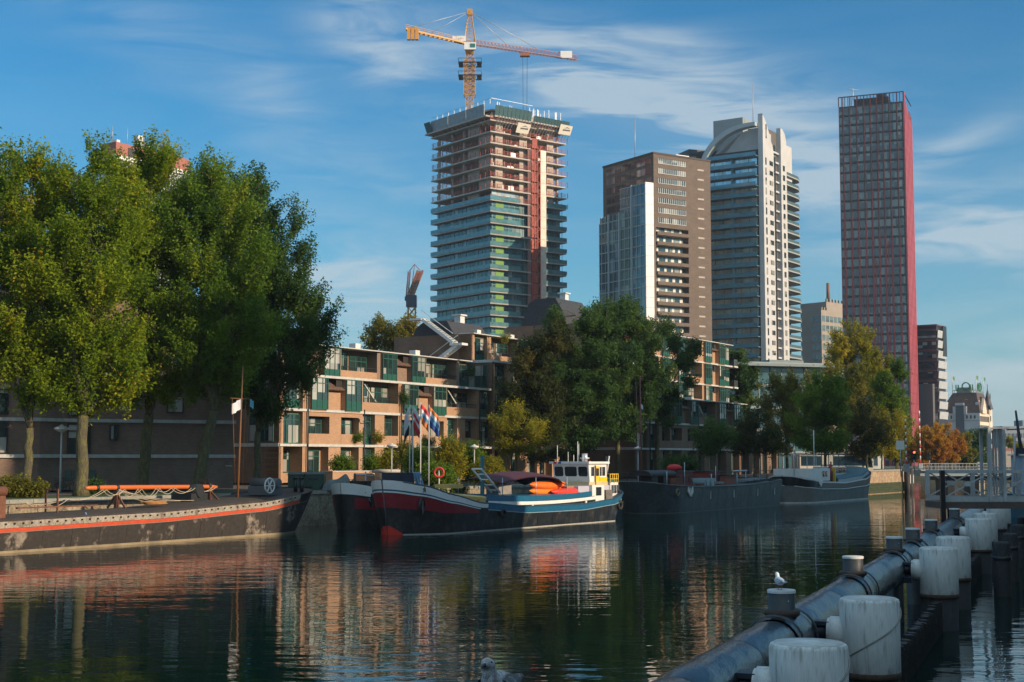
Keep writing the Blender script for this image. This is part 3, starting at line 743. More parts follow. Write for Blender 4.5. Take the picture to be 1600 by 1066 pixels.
def red_tower():
    Y = 455; o, rz = frame(1411, Y, 925, 143); Z = lambda y: at(1411, y, Y).z
    t = thing('red_tower', 'slender high-rise with red vertical ribs on dark glass', 'tower block', o, rz)
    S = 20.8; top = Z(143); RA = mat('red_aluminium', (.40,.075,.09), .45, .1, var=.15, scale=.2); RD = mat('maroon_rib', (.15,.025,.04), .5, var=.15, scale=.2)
    G = glass('night_glass',(.018,.055,.07),.06,(1.1,3.05),(.13,.20,.20),.4); SP = mat('spandrel_dark',(.012,.018,.022),.3)
    MB().box(.15,S,.15,S,2,top-3.2).build('wall', SP, t)
    fh = 3.16; n = int((top-6)/fh)
    edges = [0.2,2.0,4.4,6.5,8.4,10.5,12.6,14.9,17.2,19.4,20.8]
    w = []
    for i in range(n):
        z = top-3.4-fh*(i+1)
        for k in range(10):
            rr = random.Random(i*13+k).random()
            h = 2.35
            w.append((0,.12,edges[k]+.42,edges[k+1]-.1,z+.5,z+.5+h))
    many('window', w, G, t)
    m = MB()
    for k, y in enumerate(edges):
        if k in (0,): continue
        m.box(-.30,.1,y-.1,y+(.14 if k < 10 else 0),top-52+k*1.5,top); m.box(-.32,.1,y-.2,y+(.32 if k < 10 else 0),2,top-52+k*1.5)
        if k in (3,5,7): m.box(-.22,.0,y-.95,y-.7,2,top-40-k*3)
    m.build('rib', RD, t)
    b = MB()
    for i in range(n): z = top-3.4-fh*(i+1); b.box(-.08,.13,.2,S,z,z+.45)
    b.build('spandrel', SP, t)
    c = MB()
    for k in range(21): c.box(-.2,.2,k*1.04-.0,k*1.04+.16,top-3.2,top)
    c.box(-.1,.15,0,S,top-.2,top+.1); c.box(0,S,-.1,.15,top-.2,top+.1)
    c.build('crown_fence', SP, t)
    # lit side face: ribs of red aluminium with narrow windows
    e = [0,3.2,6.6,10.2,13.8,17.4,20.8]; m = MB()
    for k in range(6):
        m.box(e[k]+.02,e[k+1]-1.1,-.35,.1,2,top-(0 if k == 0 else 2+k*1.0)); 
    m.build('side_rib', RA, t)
    m = MB()
    for k in range(6): m.box(e[k+1]-1.1,e[k+1],-.1,.12,2,top-4)
    m.build('side_glazing', mat('rose_glass',(.36,.09,.11),.35,var=.3,scale=.3,stretch=(1,1,3)), t)
    j = MB()
    for i in range(n): z = top-3.4-fh*(i+1); j.box(-.02,S,-.37,-.35,z,z+.12)
    j.build('panel_joints', mat('joint_dark_red',(.16,.02,.025),.5), t)
    MB().box(2,17,5,16,top-3,top-.6).box(3,7,6,9,top-.6,top+.8).build('roof_plant', DARK, t)
    m = MB(); m.tube([(6,17,top),(6,17,top+4)], .14, 6); m.tube([(4.4,18.6,top+3.9),(7.6,15.4,top+3.9)], .1, 6); m.build('antenna', STEEL, t)
red_tower()

def dark_block():
    Y = 480; o, rz = frame(1463, Y, 1500, 509); Z = lambda y: at(1463, y, Y).z; top = Z(509)
    t = thing('banded_block', 'dark office block with pale horizontal bands beside the red tower', 'office block', o, rz)
    MB().box(.1,9,.1,14,2,top).build('wall', mat('block_dark',(.02,.022,.03),.4), t)
    for i in range(9):
        z = top-1.1-i*3.45
        if z < 9: break
        MB().box(-.15,.1,0,10,z-.5,z).build('band', mat('band_maroon',(.13,.05,.06),.6), t)
        MB().box(-.05,.1,.3,9.8,z-2.9,z-.9).build('window', glass('block_glass',(.02,.03,.045),.08), t)
        m = MB().extr([(.1,-.3,z-2.9),(9.3,-.3,z-2.9),(9.3,-.55,z-.4),(.1,-.55,z-.4)], (0,.2,0)); m.build('pale_panel', mat('pale_panel',(.42,.44,.45),.35,var=.15,scale=.5), t)
    MB().box(-2.5,-.3,1,12,2,Z(600)).build('annex', mat('annex_grey',(.10,.105,.11),.6,var=.1,scale=.6,stretch=(1,6,.1)), t)
    MB().box(5.2,9.2,-.62,-.4,top-10,top+.3).build('dark_corner', mat('block_dark',(0,0,0)), t)
    MB().box(-.2,9.2,-.2,14,top,top+.5).build('parapet', mat('band_maroon',(0,0,0)), t)
dark_block()

def beige_tower():
    Y = 520; o, rz = frame(1283, Y, 2400, 484); Z = lambda y: at(1283, y, Y).z
    t = thing('beige_tower', 'hazy beige high-rise with stepped top and chimney behind the yellow trees', 'tower block', o, rz)
    BE = mat('beige_cladding', (.30,.26,.22), .8, var=.1, scale=.3)
    MB().box(0,16,0,4,2,Z(484)).box(4,16,.5,12,2,Z(470)).build('wall', BE, t)
    w = []
    for i in range(8):
        for k in range(6): w.append((.5+k*2.5,2.4+k*2.5,-.06,.05,Z(487)-3.6-i*3.5,Z(487)-1.4-i*3.5))
        for k in range(3): w.append((-.06,.05,.4+k*1.3,1.4+k*1.3,Z(487)-3.6-i*3.5,Z(487)-1.4-i*3.5))
    many('window', w, glass('beige_glass',(.08,.12,.13),.1,(2.5,3.5),(.2,.25,.25),.4), t)
    MB().tube([(7.5,2,Z(470)),(7.5,2,Z(439))], [.75,.6], 10).build('chimney', mat('chimney_brick',(.2,.1,.07),.8), t)
    m = MB()
    for k in range(6): m.box(4.2+k*2,4.8+k*2,.4,1,Z(470),Z(470)+1.1)
    for k in range(3): m.box(.2+k*1.6,.7+k*1.6,-.1,.5,Z(484),Z(484)+1)
    m.build('battlement', BE, t)
beige_tower()

def left_tower():
    Y = 250; o, rz = frame(192, Y, 5600)
    o = at(170, 718, Y); o.z = 0
    t = thing('apartment_slab', 'pale apartment high-rise with a red-brown roof band behind the left trees', 'tower block', o, R(2))
    # front runs from px 170 to px 275, roofline falling to the right
    t.rotation_euler = (0,0,R(58)); Z = lambda y: at(170,y,Y).z; top = Z(222)
    RB = mat('red_roof_band', (.33,.12,.09), .7, var=.1); WP = mat('white_panel', (.6,.6,.58), .6)
    MB().box(0,17.5,0,3.4,2,top-3.1).build('wall', mat('grey_render',(.3,.31,.31),.8), t)
    MB().box(-.25,17.7,-.25,3.4,top-2.3,top).build('roof_band', RB, t); MB().box(-.4,17.8,-.4,3.6,top-3.1,top-2.3).build('cornice', WHITE, t)
    MB().box(2.6,4.8,-.35,-.2,top-2.3,top-.6).build('painted_roof_shadow', mat('band_dark',(.05,.04,.05),.7), t)  # dark panel drawn as a shadow on the roof band
    for i in range(9):
        z = top-6.1-i*3.1
        for k in range(4):
            x = 1+k*4.3; f = MB().box(x,x+3.2,-.12,.05,z,z+2.4).build('window', BGL, t); MB().box(x-.4,x-.05,-.2,0,z-.4,z+2.9).box(x+1.4,x+1.6,-.16,-.1,z,z+2.4).build('frame', WP, f)
    m = MB().box(6,7.3,1,2.2,top,top+2.6); m.bar((7.2,1.6,top+1.9),(11,1.6,top+.1),.4); m.box(1,1.8,1,2,top,top+.8).box(6,6.6,1,2,top,top+.8).box(9.6,10.2,1,2,top,top+.7); m.build('roof_plant', OFFWH, t)
    m = MB()
    for x,h in ((0,3),(3.5,3.4),(7.5,4)): m.tube([(x,1,top),(x,1,top+h)], .06, 5)
    m.build('antenna', STEEL, t)
left_tower()
# ------------------------------------------------------------ terraced brick flats on the left bank
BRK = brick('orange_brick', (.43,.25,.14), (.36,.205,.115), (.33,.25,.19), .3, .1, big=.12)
BRK2 = brick('shade_brick', (.20,.125,.085), (.165,.10,.07), (.17,.14,.11), .3, .1, big=.2)  # darker copy of the orange brick, shade put into its colour
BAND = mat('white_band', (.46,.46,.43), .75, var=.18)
BRK3 = brick('shadowed_brick', (.27,.18,.13), (.23,.15,.105), (.2,.17,.14), .3, .1, big=.2)  # orange brick darkened, top-floor shadow put into its colour
GG = glass('flat_glass', (.018,.035,.035), .05, (1.1,1.5), (.42,.42,.38), .34)
GPAN = mat('green_panel', (.015,.085,.065), .45, var=.2)
SLATE = mat('slate_roof', (.035,.038,.045), .75, var=.3, scale=2.5, bump=.2)
TILE = mat('clay_tiles', (.13,.075,.05), .85, var=.5, scale=5, bump=.4)
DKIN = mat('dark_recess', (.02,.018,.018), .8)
CURT = mat('curtain', (.5,.48,.42), .9, var=.1)
def win(parent, x0, x1, z0, z1, y, mull=.95, panel=0, transom=True, depth=.1, fr=GREENF):
    f = MB(); n = max(1, round((x1-x0)/mull)); w = .07
    for k in range(n+1):
        x = x0+(x1-x0-w)*k/n; f.box(x, x+w, y-depth, y, z0, z1)
    for z in [z0, z1-w]+([z1-.55] if transom and z1-z0 > 1.6 else []): 
        for k in range(n): xa = x0+(x1-x0-w)*k/n+w; xb = x0+(x1-x0-w)*(k+1)/n; f.box(xa, xb, y-depth+.01, y, z, z+w)
    o = f.build('window', fr, parent)
    zz = z0
    if panel:
        zz = z0+panel; MB().box(x0+w, x1-w, y-.05, y-.02, z0+w, zz).build('panel', GPAN, o)
    MB().box(x0+w, x1-w, y-.045, y-.02, zz, z1-w).build('pane', GG, o)
    return o
def win_side(parent, y0, y1, z0, z1, x, panel=0):   # window in a wall facing along the quay
    f = MB(); n = max(1, round((y1-y0)/.95)); w = .07
    for k in range(n+1): y = y0+(y1-y0-w)*k/n; f.box(x-.1, x, y, y+w, z0, z1)
    f.box(x-.09, x, y0, y1, z0-.02, z0+w-.02); f.box(x-.09, x, y0, y1, z1-w+.02, z1+.02)
    o = f.build('window', GREENF, parent); MB().box(x-.045, x-.02, y0+w, y1-w, z0+w, z1-w).build('pane', GG, o); return o
FH = 3.1; Z0 = 2.45
rndF = random.Random(11)
def flats(name, label, a0, L, nlev, setback_from, bfront=81.0, depth=14, brk=BRK, first=0, endbay=True, gable=None, shaded_top=False):
    """x runs along the quay, y into the bank. Levels from setback_from upward step back 2.6 m each."""
    t = thing(name, label, 'apartment building', Q(a0, bfront), TH)
    wall = MB(); bands = MB(); rec = MB(); tiles = MB(); shade = MB(); para = MB()
    xs = 0; bays = []
    seq = ['A', 'B'] if not first else ['B', 'A']
    x = 0; i = 0
    if endbay: bays.append((0, 3.4, 'E')); x = 3.4
    while x < L-1.2:
        k = seq[i % 2]; w = 7.9 if k == 'A' else 6.2
        if x+w > L-1.5: w = L-x; k = 'E' if w < 5.5 else 'A'
        bays.append((x, x+w, k)); x += w; i += 1
    upper = MB(); lower = wall
    for lv in range(nlev):
        wall = upper if (lv >= setback_from and shaded_top) else lower
        z0 = Z0+.2+FH*lv; z1 = z0+FH
        if lv == 0: z0 = Z0
        sb = 2.6*max(0, lv-setback_from+1) if lv >= setback_from else 0
        y = sb
        # inner mass
        wall.box(.3, L-.05, y+1.6, depth, z0, z1+.02*(lv == nlev-1))
        for (x0, x1, k) in bays:
            p = .55                                # pier
            wall.box(x0, x0+p, y, y+1.6, z0, z1)
            green = lv >= 2
            if k == 'E':
                wall.box(x0+p, x1, y+.5, y+1.6, z0, z1) if lv else None
                win(t, x0+p, min(x1, x0+p+2.6), z0+(.15 if lv else .9), z1-.35, y+.5 if lv else y+1.58, panel=.8 if green else 0)
                if x1-x0-p > 2.7: wall.box(x0+p+2.62, x1-.01, y+.02, y+1.6, z0, z1)
            elif k == 'A':
                w = x1-x0-p; xa = x0+p; wd = 2.35; xc = xa+wd; xd = x1-wd
                if green:
                    for (u, v) in ((xa, xc), (xd, x1-.02)):
                        win(t, u, v, z0+.12, z1-.12, y-.25, panel=.85, mull=.8)
                        wall.box(u+.03, v-.03, y-.18, y+1.6, z0, z1-.1)
                    wall.box(xc, xd, y+.35, y+1.6, z0, z1-.9)
                    if lv == setback_from-1 or lv == nlev-1 or lv == 2:
                        tiles.extr([(xc+.02,y-.2,z1-1.1),(xd-.02,y-.2,z1-1.1),(xd-.02,y+1.55,z1+.05),(xc+.02,y+1.55,z1+.05)], (0,.08,-.1))
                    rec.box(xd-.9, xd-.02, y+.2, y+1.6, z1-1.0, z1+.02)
                else:
                    wall.box(xa, x1, y+.9, y+1.6, z0, z1)
                    if lv == 0:
                        for (u, v) in ((xa+.1, xa+2.5), (xd-.2, x1-.3)): win(t, u, v, z0+.2, z1-.45, y+.88, panel=.0, mull=.8)
                        wall.box(xc+.5, xd-.4, y+.0, y+.9, z0, z1)
                    else:
                        # recessed balconies either side of a brick breast
                        wall.box(xc+.6, xd-.35, y, y+.9, z0, z1)
                        for (u, v) in ((xa, xc+.6), (xd-.35, x1)):
                            para.box(u, v, y-.02, y+.14, z0, z0+1.05); wall.box(u, v, y, y+.9, z1-.5, z1)
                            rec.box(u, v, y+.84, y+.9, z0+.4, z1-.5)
                            win(t, u+.3, v-.3, z0+.5, z1-.6, y+.82, mull=.9)
                wall.box(x1-.02, x1, y, y+.8, z0, z1)
            else:   # B: deep terrace bay
                xa = x0+p
                if green:
                    wall.box(xa, x1, y+1.3, y+1.6, z0, z1); win(t, xa+.1, xa+2.5, z0+.9, z1-.2, y+1.28, panel=0); win(t, xa+2.8, x1-.1, z0+.5, z1-.5, y+1.28)
                    para.box(xa, x1, y, y+.15, z0, z0+1.0)
                    o = MB()
                    for q in range(int((x1-xa)/.22)): o.box(xa+q*.22, xa+q*.22+.03, y-.02, y+.0, z0+1.0, z0+1.35)
                    o.box(xa, x1, y-.03, y+.02, z0+1.35, z0+1.4); o.build('railing', DARK, t)
                    if lv == 2: shade.extr([(xa+.3,y+.1,z0+2.7),(xa+.42,y+.1,z0+2.7),(xa+2.3,y+.1,z0+1.1),(xa+2.1,y+.1,z0+1.1)], (0,.1,0))
                else:
                    wall.box(xa+1.9, xa+3.4, y+.0, y+1.6, z0, z1)
                    wall.box(xa, x1, y+.85, y+1.6, z0, z1)
                    win(t, xa+.05, xa+1.85, z0+.1, z1-.25, y+.55, panel=.9 if lv else 0); win(t, xa+3.5, x1-.1, z0+.5, z1-.3, y+.8)
                    if lv: wall.box(xa+3.4, x1, y, y+.15, z0, z0+1.0)
        if lv in (0, 1) or lv >= setback_from-1 or nlev > 5:
            yy = y-.12
            bands.box(-.03, L+.03, yy, yy+.5, z1-.11, z1+.11) if lv < nlev-1 else bands.box(-.05, L+.05, y-.3, y+1.7, z1-.03, z1+.07)
        if lv >= setback_from-1 and lv < nlev-1:
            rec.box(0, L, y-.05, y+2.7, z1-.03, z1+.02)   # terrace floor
    lower.build('wall', brk, t)
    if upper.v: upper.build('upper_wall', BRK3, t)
    bands.parts('white_band', BAND, t); rec.parts('recess', DKIN, t)
    if tiles.v: tiles.parts('tile_canopy', TILE, t)
    if shade.v: shade.parts('awning_stay', CURT, t)
    if para.v: para.parts('parapet', brk, t)
    # side wall that looks down the quay, with its white bands
    ew = MB(); zt = Z0+.2+FH*nlev
    sb = 2.6*max(0, nlev-setback_from)
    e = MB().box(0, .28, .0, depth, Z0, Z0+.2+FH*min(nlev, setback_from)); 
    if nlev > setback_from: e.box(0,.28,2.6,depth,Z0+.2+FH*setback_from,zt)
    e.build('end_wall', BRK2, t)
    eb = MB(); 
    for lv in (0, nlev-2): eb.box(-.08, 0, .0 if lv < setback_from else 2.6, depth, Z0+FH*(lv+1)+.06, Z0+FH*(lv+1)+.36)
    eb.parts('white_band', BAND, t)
    if gable:   # dark slate end profile rising over the flats
        d, zb, zr = gable
        g = MB().extr([(.05,4.9,zb),(.05,d,zb),(.05,d+.8,zb),(.05,d-1.2,zr-.6),(.05,d-2.2,zr),(.05,5.9,zr),(.05,4.9,zr-1.6)][::-1], (7,0,0))
        g.build('roof', SLATE, t)
        MB().box(3.5,4.4,6.4,7.2,zr-.3,zr+.9).box(3.3,4.6,6.2,7.4,zr+.9,zr+1.05).build('chimney', OFFWH, t)
    # rain pipes
    for (x0, x1, k) in bays[1::2]:
        MB().tube([(x0+.25,-.2,Z0),(x0+.25,-.2,Z0+.2+FH*2.9)], .07, 6).build('rain_pipe', DARK, t)
    for q in range(3):
        x = L*(.2+.3*q); MB().box(x, x+.8, 5, 5.8, zt, zt+.9).build('chimney', OFFWH, t)
    return t
t1 = flats('terraced_flats', 'sunlit orange brick flats with green glazed bays and white bands behind the flags', 94.7, 34.3, 4, 3, shaded_top=True)
# deep dark flank of the first block, seen between the trees
MB().box(.02,.3,14,26,Z0,15).build('end_wall', BRK2, t1)
MB().box(-.06,.02,14,26,5.5,5.8).build('white_band', BAND, t1)
for lv in (1, 2, 3): win_side(t1, .6+2.6*(lv > 2), 3.4+2.6*(lv > 2), Z0+.5+FH*lv, Z0+3+FH*lv, 0)
t2 = flats('terraced_flats', 'brick flats with a slate end wall and outside stairs, behind the yellow-green tree', 129.3, 24.2, 5, 4, depth=13, first=1, gable=(11.2, Z0+.2+FH*4, 19.7))
for lv in (1,2,3): win_side(t2, .5, 3.0, Z0+.5+FH*lv, Z0+2.9+FH*lv, 0)
# zigzag stairs on its dark end wall
st = MB()
def flight(m, y0, z0, y1, z1):
    m.bar((-.5,y0,z0),(-.5,y1,z1),.12,.35); m.bar((-1.3,y0,z0),(-1.3,y1,z1),.12,.35)
    n = int(abs(z1-z0)/.2)
    for k in range(n): y = y0+(y1-y0)*k/n; z = z0+(z1-z0)*k/n; m.box(-1.25,-.55,y-.14,y+.14,z+.05,z+.1)
    m.bar((-1.3,y0,z0+1),(-1.3,y1,z1+1),.06)
flight(st, 8.2, 14.2, 3.6, 16.9); flight(st, 4.2, 17.1, 8.4, 19.9)
st.box(-1.5,-.3,2.9,4.5,16.8,17.05); st.box(-1.5,-.3,8.3,9.9,19.8,20.0)
st.build('outside_stairs', OFFWH, t2)
t3 = flats('terraced_flats', 'tallest brick flats with many white bands, right of the big green trees', 153.5, 42.5, 6, 6, depth=13, gable=(11.0, Z0+.2+FH*5, 24.6))
for lv in range(1, 6):
    m = MB(); z = Z0+.2+FH*lv; m.prism([(42.5,-.4),(44.4,-.2),(45.2,2.5),(42.5,2.5)], z-.12, z+.12); m.build('balcony', BAND, t3)
    m = MB(); 
    for (p, q) in (((42.5,-.35),(44.35,-.15)),((44.35,-.15),(45.1,2.4))): m.extr([(*p,z+.12),(*q,z+.12),(*q,z+1.1),(*p,z+1.1)], (.02,.04,0))
    m.build('balcony_rail', mat('smoke_rail',(.05,.06,.06),.2), t3)
MB().box(42.5,46.5,2.6,11,Z0,Z0+FH*5.3).build('wall', BRK2, t3)
mm = MB()
for lv in range(1, 5): mm.box(42.4,46.6,2.45,2.6,Z0+FH*lv+.1,Z0+FH*lv+.35)
mm.build('white_band', BAND, t3)
# lower front row in the shade
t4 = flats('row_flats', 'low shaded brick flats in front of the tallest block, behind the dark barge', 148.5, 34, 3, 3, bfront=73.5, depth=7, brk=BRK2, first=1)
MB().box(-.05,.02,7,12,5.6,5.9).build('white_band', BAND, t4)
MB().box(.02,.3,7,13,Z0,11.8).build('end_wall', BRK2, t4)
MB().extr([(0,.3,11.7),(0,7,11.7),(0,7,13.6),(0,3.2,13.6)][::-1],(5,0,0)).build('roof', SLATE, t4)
t5 = flats('row_shops', 'single storey brick row with pale fascia beside the coach', 183, 19, 1, 9, bfront=76, depth=9, brk=BRK2)
# dark block that closes the gap behind the first block
tb = thing('rear_flats', 'dark shaded brick wing closing the gap between the two left blocks', 'apartment building', Q(84, 99), TH)
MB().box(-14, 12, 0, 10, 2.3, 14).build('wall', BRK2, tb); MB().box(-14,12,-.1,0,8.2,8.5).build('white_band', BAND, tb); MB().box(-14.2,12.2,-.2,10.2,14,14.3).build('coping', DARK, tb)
for k in range(3): win(tb, -9+k*5, -7+k*5, 9.4, 11.4, 0)
# glass building and shelter roof behind the right trees
tg = thing('glass_office', 'low teal glass office with a flat oversailing roof behind the right trees', 'office building', at(1155,718,215)*Vector((1,1,0)) if False else Vector((at(1150,718,215).x,215,0)), R(20))
MB().box(0,16,0,10,2.4,at(1180,572,215).z).build('wall', mat('teal_curtain_wall',(.03,.08,.10),.15,var=.35,scale=.4,spec=.8), tg)
zt = at(1180,572,215).z
m = MB()
for k in range(5): m.box(-.06,16.02,-.08,0,2.4+k*3.4+3,2.4+k*3.4+3.35)
for k in range(9): m.box(k*2,k*2+.12,-.1,-.0,2.4,zt)
m.build('glazing_bars', mat('teal_bars',(.16,.22,.23),.5), tg)
MB().prism([(-2,-2),(14,-2),(18,0),(18,11),(-2,11)], zt, zt+.4).build('roof', mat('roof_teal',(.10,.15,.17),.5), tg); MB().prism([(6,0),(12,0),(12,5),(6,5)], zt+.5, zt+1.1).build('roof_light', mat('roof_teal',(0,0,0)), tg)
ts = thing('pale_hall', 'long pale low hall behind the coach', 'hall', Vector((at(1245,718,228).x,228,0)), R(12))
MB().box(0,15,0,8,2.4,6.6).build('wall', mat('hall_pale',(.45,.47,.46),.6,var=.1,scale=.5), ts); MB().box(-.4,15.4,-.6,8,6.6,7.0).build('roof', mat('hall_roof',(.3,.33,.35),.5), ts)
for k in range(5): win(ts, .8+k*2.8, 2.8+k*2.8, 3.4, 5.8, -.01, fr=STEEL)

# ------------------------------------------------------------ brown brick building at the far left
LB = brick('left_brick', (.235,.15,.112), (.19,.122,.092), (.2,.17,.14), .3, .1, big=.2)
def left_building():
    # local x runs right along the wall, origin at its right-hand corner
    ro = math.atan2(.453, .891)
    t = thing('corner_flats', 'brown brick building with white bands and dark windows behind the left trees', 'apartment building', at(365,718,105)*Vector((1,1,0)), ro)
    g = 2.37; b1, b2 = 4.75, 7.25; top = 16
    w = MB()
    w.box(-12.3, 0, 0, 14, g, top)              # right wing
    w.prism([(-13.9,-1.0),(-12.3,-.0),(-12.3,3),(-13.9,3)], g, top)   # angled pier
    w.box(-20.4,-13.9,-1.0+.02,3,g,top) if False else w.box(-19.0,-13.9,-.98,3,b1,top)
    w.box(-17.5,-13.9,-.96,3,g,b1-.01)
    w.box(-28.5,-19.0,.6,3,g,top); w.box(-29.6,-28.5,-.9,3,g,top); w.box(-34.5,-29.6,1.2,3,b2,top); w.box(-44,-34.5,-.9,3,g,top)
    w.box(-44,-12.3,3,14,g,top)
    w.build('wall', LB, t)
    b = MB()
    for z in (b1, b2, 10.6):
        b.box(-12.2,.12,-.12,0,z-.14,z+.1); b.prism([(-14.0,-1.13),(-13.85,-1.13),(-12.2,-.13),(-12.2,0),(-14.0,-1.0)], z-.14, z+.1)
        b.box(-28.5,-13.98,-1.13,-.98,z-.14,z+.1); b.box(-44,-28.5,-1.2,-1.05,z-.14,z+.1) if z > b1 else None
    b.box(-28.5,-19,-1.0,.6,b1-.1,b1+.08); b.box(-28.5,-19,-1.0,.6,b2-.1,b2+.08)
    b.build('white_band', BAND, t)
    r = MB(); r.box(-28.4,-17.6,.5,.6,g,b1-.1); r.box(-34.5,-29.6,1.1,1.2,g,b2); r.build('recess', DKIN, t)
    win(t, -11.9, -10.3, b1+.15, b2-.25, -.02, fr=DARK); win(t, -9.0, -8.4, b1+1.1, b2-.3, -.02, mull=2, fr=DARK)
    win(t, -18.6, -16.0, b1+.15, b2-.2, -1.0, fr=DARK, mull=1.3); win(t, -27.8, -23.5, b1+.9, b2-.3, .58, fr=DARK, mull=1.4); win(t,-23.2,-20,b1+.9,b2-.3,.58,fr=DARK,mull=1.6)
    for z in (b2, 10.4):
        win(t, -11.9, -10.3, z+.3, z+2.3, -.02, fr=DARK); win(t, -9.0, -8.4, z+1.1, z+2.3, -.02, mull=2, fr=DARK); win(t, -18.6,-16.0,z+.3,z+2.5,-1.0,fr=DARK,mull=1.3)
        win(t, -27.8, -23.5, z+.5, z+2.5, .58, fr=DARK, mull=1.4); win(t,-5,-3.8,z+.6,z+2.4,-.02,fr=DARK)
    MB().box(-27.8,-24.5,.2,.5,b1+.75,b1+.88).build('sill', OFFWH, t)
    m = MB(); m.extr([(-34.4,.9,g),(-33.6,.9,g),(-29.8,.9,b1+.2),(-30.8,.9,b1+.2)], (0,.15,0)); m.build('stair_string', OFFWH, t)
    MB().box(-44.3,.2,-.25,14.2,top,top+.4).build('coping', DARK, t)
    v = MB()
    for k in range(4): v.box(-12.0+k*.55,-11.6+k*.55,-.12,-.05,g+.75,g+1.4)
    v.build('letter_boxes', mat('green_grey_box',(.06,.10,.09),.5), t)
    MB().box(-3.6+3,-3.1+3,-.05,0,4.0,4.05).build('wall_sign', OFFWH, t)
left_building()

# ------------------------------------------------------------ white turreted hotel-like building and the far skyline on the right
def white_house():
    Y = 520; o, rz = frame(1533, Y, 1350); Z = lambda y: at(1533, y, Y).z; s = Y/F
    t = thing('white_house', 'ornate pale building with steep dark roof, corner turret and green roof sign', 'historic building', o, rz)
    c, sn = math.cos(rz), math.sin(rz)
    ST = mat('pale_glazed_brick', (.62,.55,.44), .6, var=.12, scale=.3); SB = mat('pale_shade_brick', (.55,.56,.58), .6, var=.1, scale=.3)  # second brick is a cooler copy, side shade put into its colour
    RF = mat('old_slate', (.085,.06,.055), .7, var=.3, scale=.8)
    ev = Z(645); rt = Z(613); Wd = 15.5; Dp = 14.5
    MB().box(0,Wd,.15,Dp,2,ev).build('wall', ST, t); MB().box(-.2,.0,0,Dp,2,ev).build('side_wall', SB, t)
    # hipped roof, cut flat
    m = MB(); i0 = 2.0
    a = [(-.3,-.2,ev),(Wd+.2,-.2,ev),(Wd+.2,Dp+.2,ev),(-.3,Dp+.2,ev)]; b = [(i0,1.6,rt),(Wd-i0,1.6,rt),(Wd-i0,Dp-4.4,rt),(i0,Dp-4.4,rt)]
    m.add(a+b, [(0,1,5,4),(1,2,6,5),(2,3,7,6),(3,0,4,7),(4,5,6,7),(3,2,1,0)]); m.build('roof', RF, t)
    m = MB(); 
    for k in range(12): x = i0+(Wd-2*i0)*k/11; m.box(x,x+.12,1.6,1.7,rt,rt+.9)
    for k in range(12): y = 1.6+(Dp-6)*k/11; m.box(i0,i0+.12,y,y+.12,rt,rt+.9)
    m.box(i0,Wd-i0,1.62,1.72,rt+.8,rt+1.0); m.box(i0+.02,i0+.12,1.6,Dp-4.4,rt+.8,rt+1.0); m.box(4,9,4,9,rt,rt+2.1); m.build('roof_terrace', mat('iron_pale',(.3,.32,.3),.6), t)
    # round green emblems and blurred letters of the roof sign
    sg = MB(); EM = mat('sign_green', (.05,.24,.10), .5)
    for (y, dz, r) in ((5.2,2.4,1.35),):
        for k in range(14):
            a0 = 2*math.pi*k/14; a1 = 2*math.pi*(k+1)/14; sg.bar((1.8,y+r*math.cos(a0),rt+dz+r*math.sin(a0)),(1.8,y+r*math.cos(a1),rt+dz+r*math.sin(a1)),.4)
    for y in (8.6,7.8,3.4,2.6): sg.box(1.7,2.0,y,y+.35,rt+.8,rt+3.0)
    sg.box(1.7,2.0,7.8,8.9,rt+.8,rt+1.2)
    for (x, r) in ((4.0,1.2),(6.9,1.5)):
        for k in range(14):
            a0 = 2*math.pi*k/14; a1 = 2*math.pi*(k+1)/14; sg.bar((x+r*math.cos(a0),1.2,rt+2.2+r*math.sin(a0)),(x+r*math.cos(a1),1.2,rt+2.2+r*math.sin(a1)),.4)
    sg.build('roof_sign', EM, t)
    m = MB()
    for (x,y) in ((i0,1.6),(i0,Dp-4.4),(Wd-i0,1.6)): m.tube([(x,y,rt),(x,y,rt+6.5)], .12, 5)
    m.parts('flagpole', OFFWH, t); fl = t
    m = MB()
    for (x,y) in ((i0,1.6),(i0,Dp-4.4),(Wd-i0,1.6)): m.extr([(x,y,rt+5),(x+1.2,y-.6,rt+4.6),(x+1.3,y-.6,rt+6.0),(x,y,rt+6.4)], (.05,.05,0))
    m.parts('flag', mat('flag_green',(.05,.18,.1),.7), t)
    # gable with rose window on the lit side
    m = MB().extr([(2.5,-.5,ev-.2),(8.6,-.5,ev-.2),(8.6,-.5,ev+1),(5.6,-.5,Z(622)),(2.5,-.5,ev+1)], (0,.8,0)); m.build('gable', ST, t)
    m = MB().extr([(2.3,.3,ev+1),(8.8,.3,ev+1),(5.6,.3,Z(620)+.2)], (0,4.5,0)); m.build('gable_roof', RF, t)
    w = []
    G = mat('far_window', (.06,.055,.05), .3)
    for i in range(8):
        z = ev-3.2-i*3.3
        if z < 3: break
        for k in range(10): w.append((.7+k*1.45,1.4+k*1.45,.02,.2,z,z+2.0))
        
    many('window', w, G, t)
    w = [(-.28,-.15,1.5+k*1.4,2.1+k*1.4,ev-2.1,ev-.9) for k in range(3)]+[(-.28,-.15,10+k*1.2,10.5+k*1.2,ev-2.1,ev-.9) for k in range(3)]
    many('window', w, G, t)
    MB().box(-.5,-.2,5.6,8.6,2,ev+2.8).build('stair_bay', mat('bay_slate',(.10,.12,.14),.6), t)
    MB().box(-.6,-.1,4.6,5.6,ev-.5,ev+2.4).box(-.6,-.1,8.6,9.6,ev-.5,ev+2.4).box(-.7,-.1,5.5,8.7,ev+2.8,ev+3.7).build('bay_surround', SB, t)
    m = MB(); 
    for i in range(4): m.box(-.32,-.2,0,Dp,ev-3-i*3.3,ev-2.7-i*3.3)
    m.build('string_course', mat('course_grey',(.35,.36,.38),.7), t)
    m = MB()
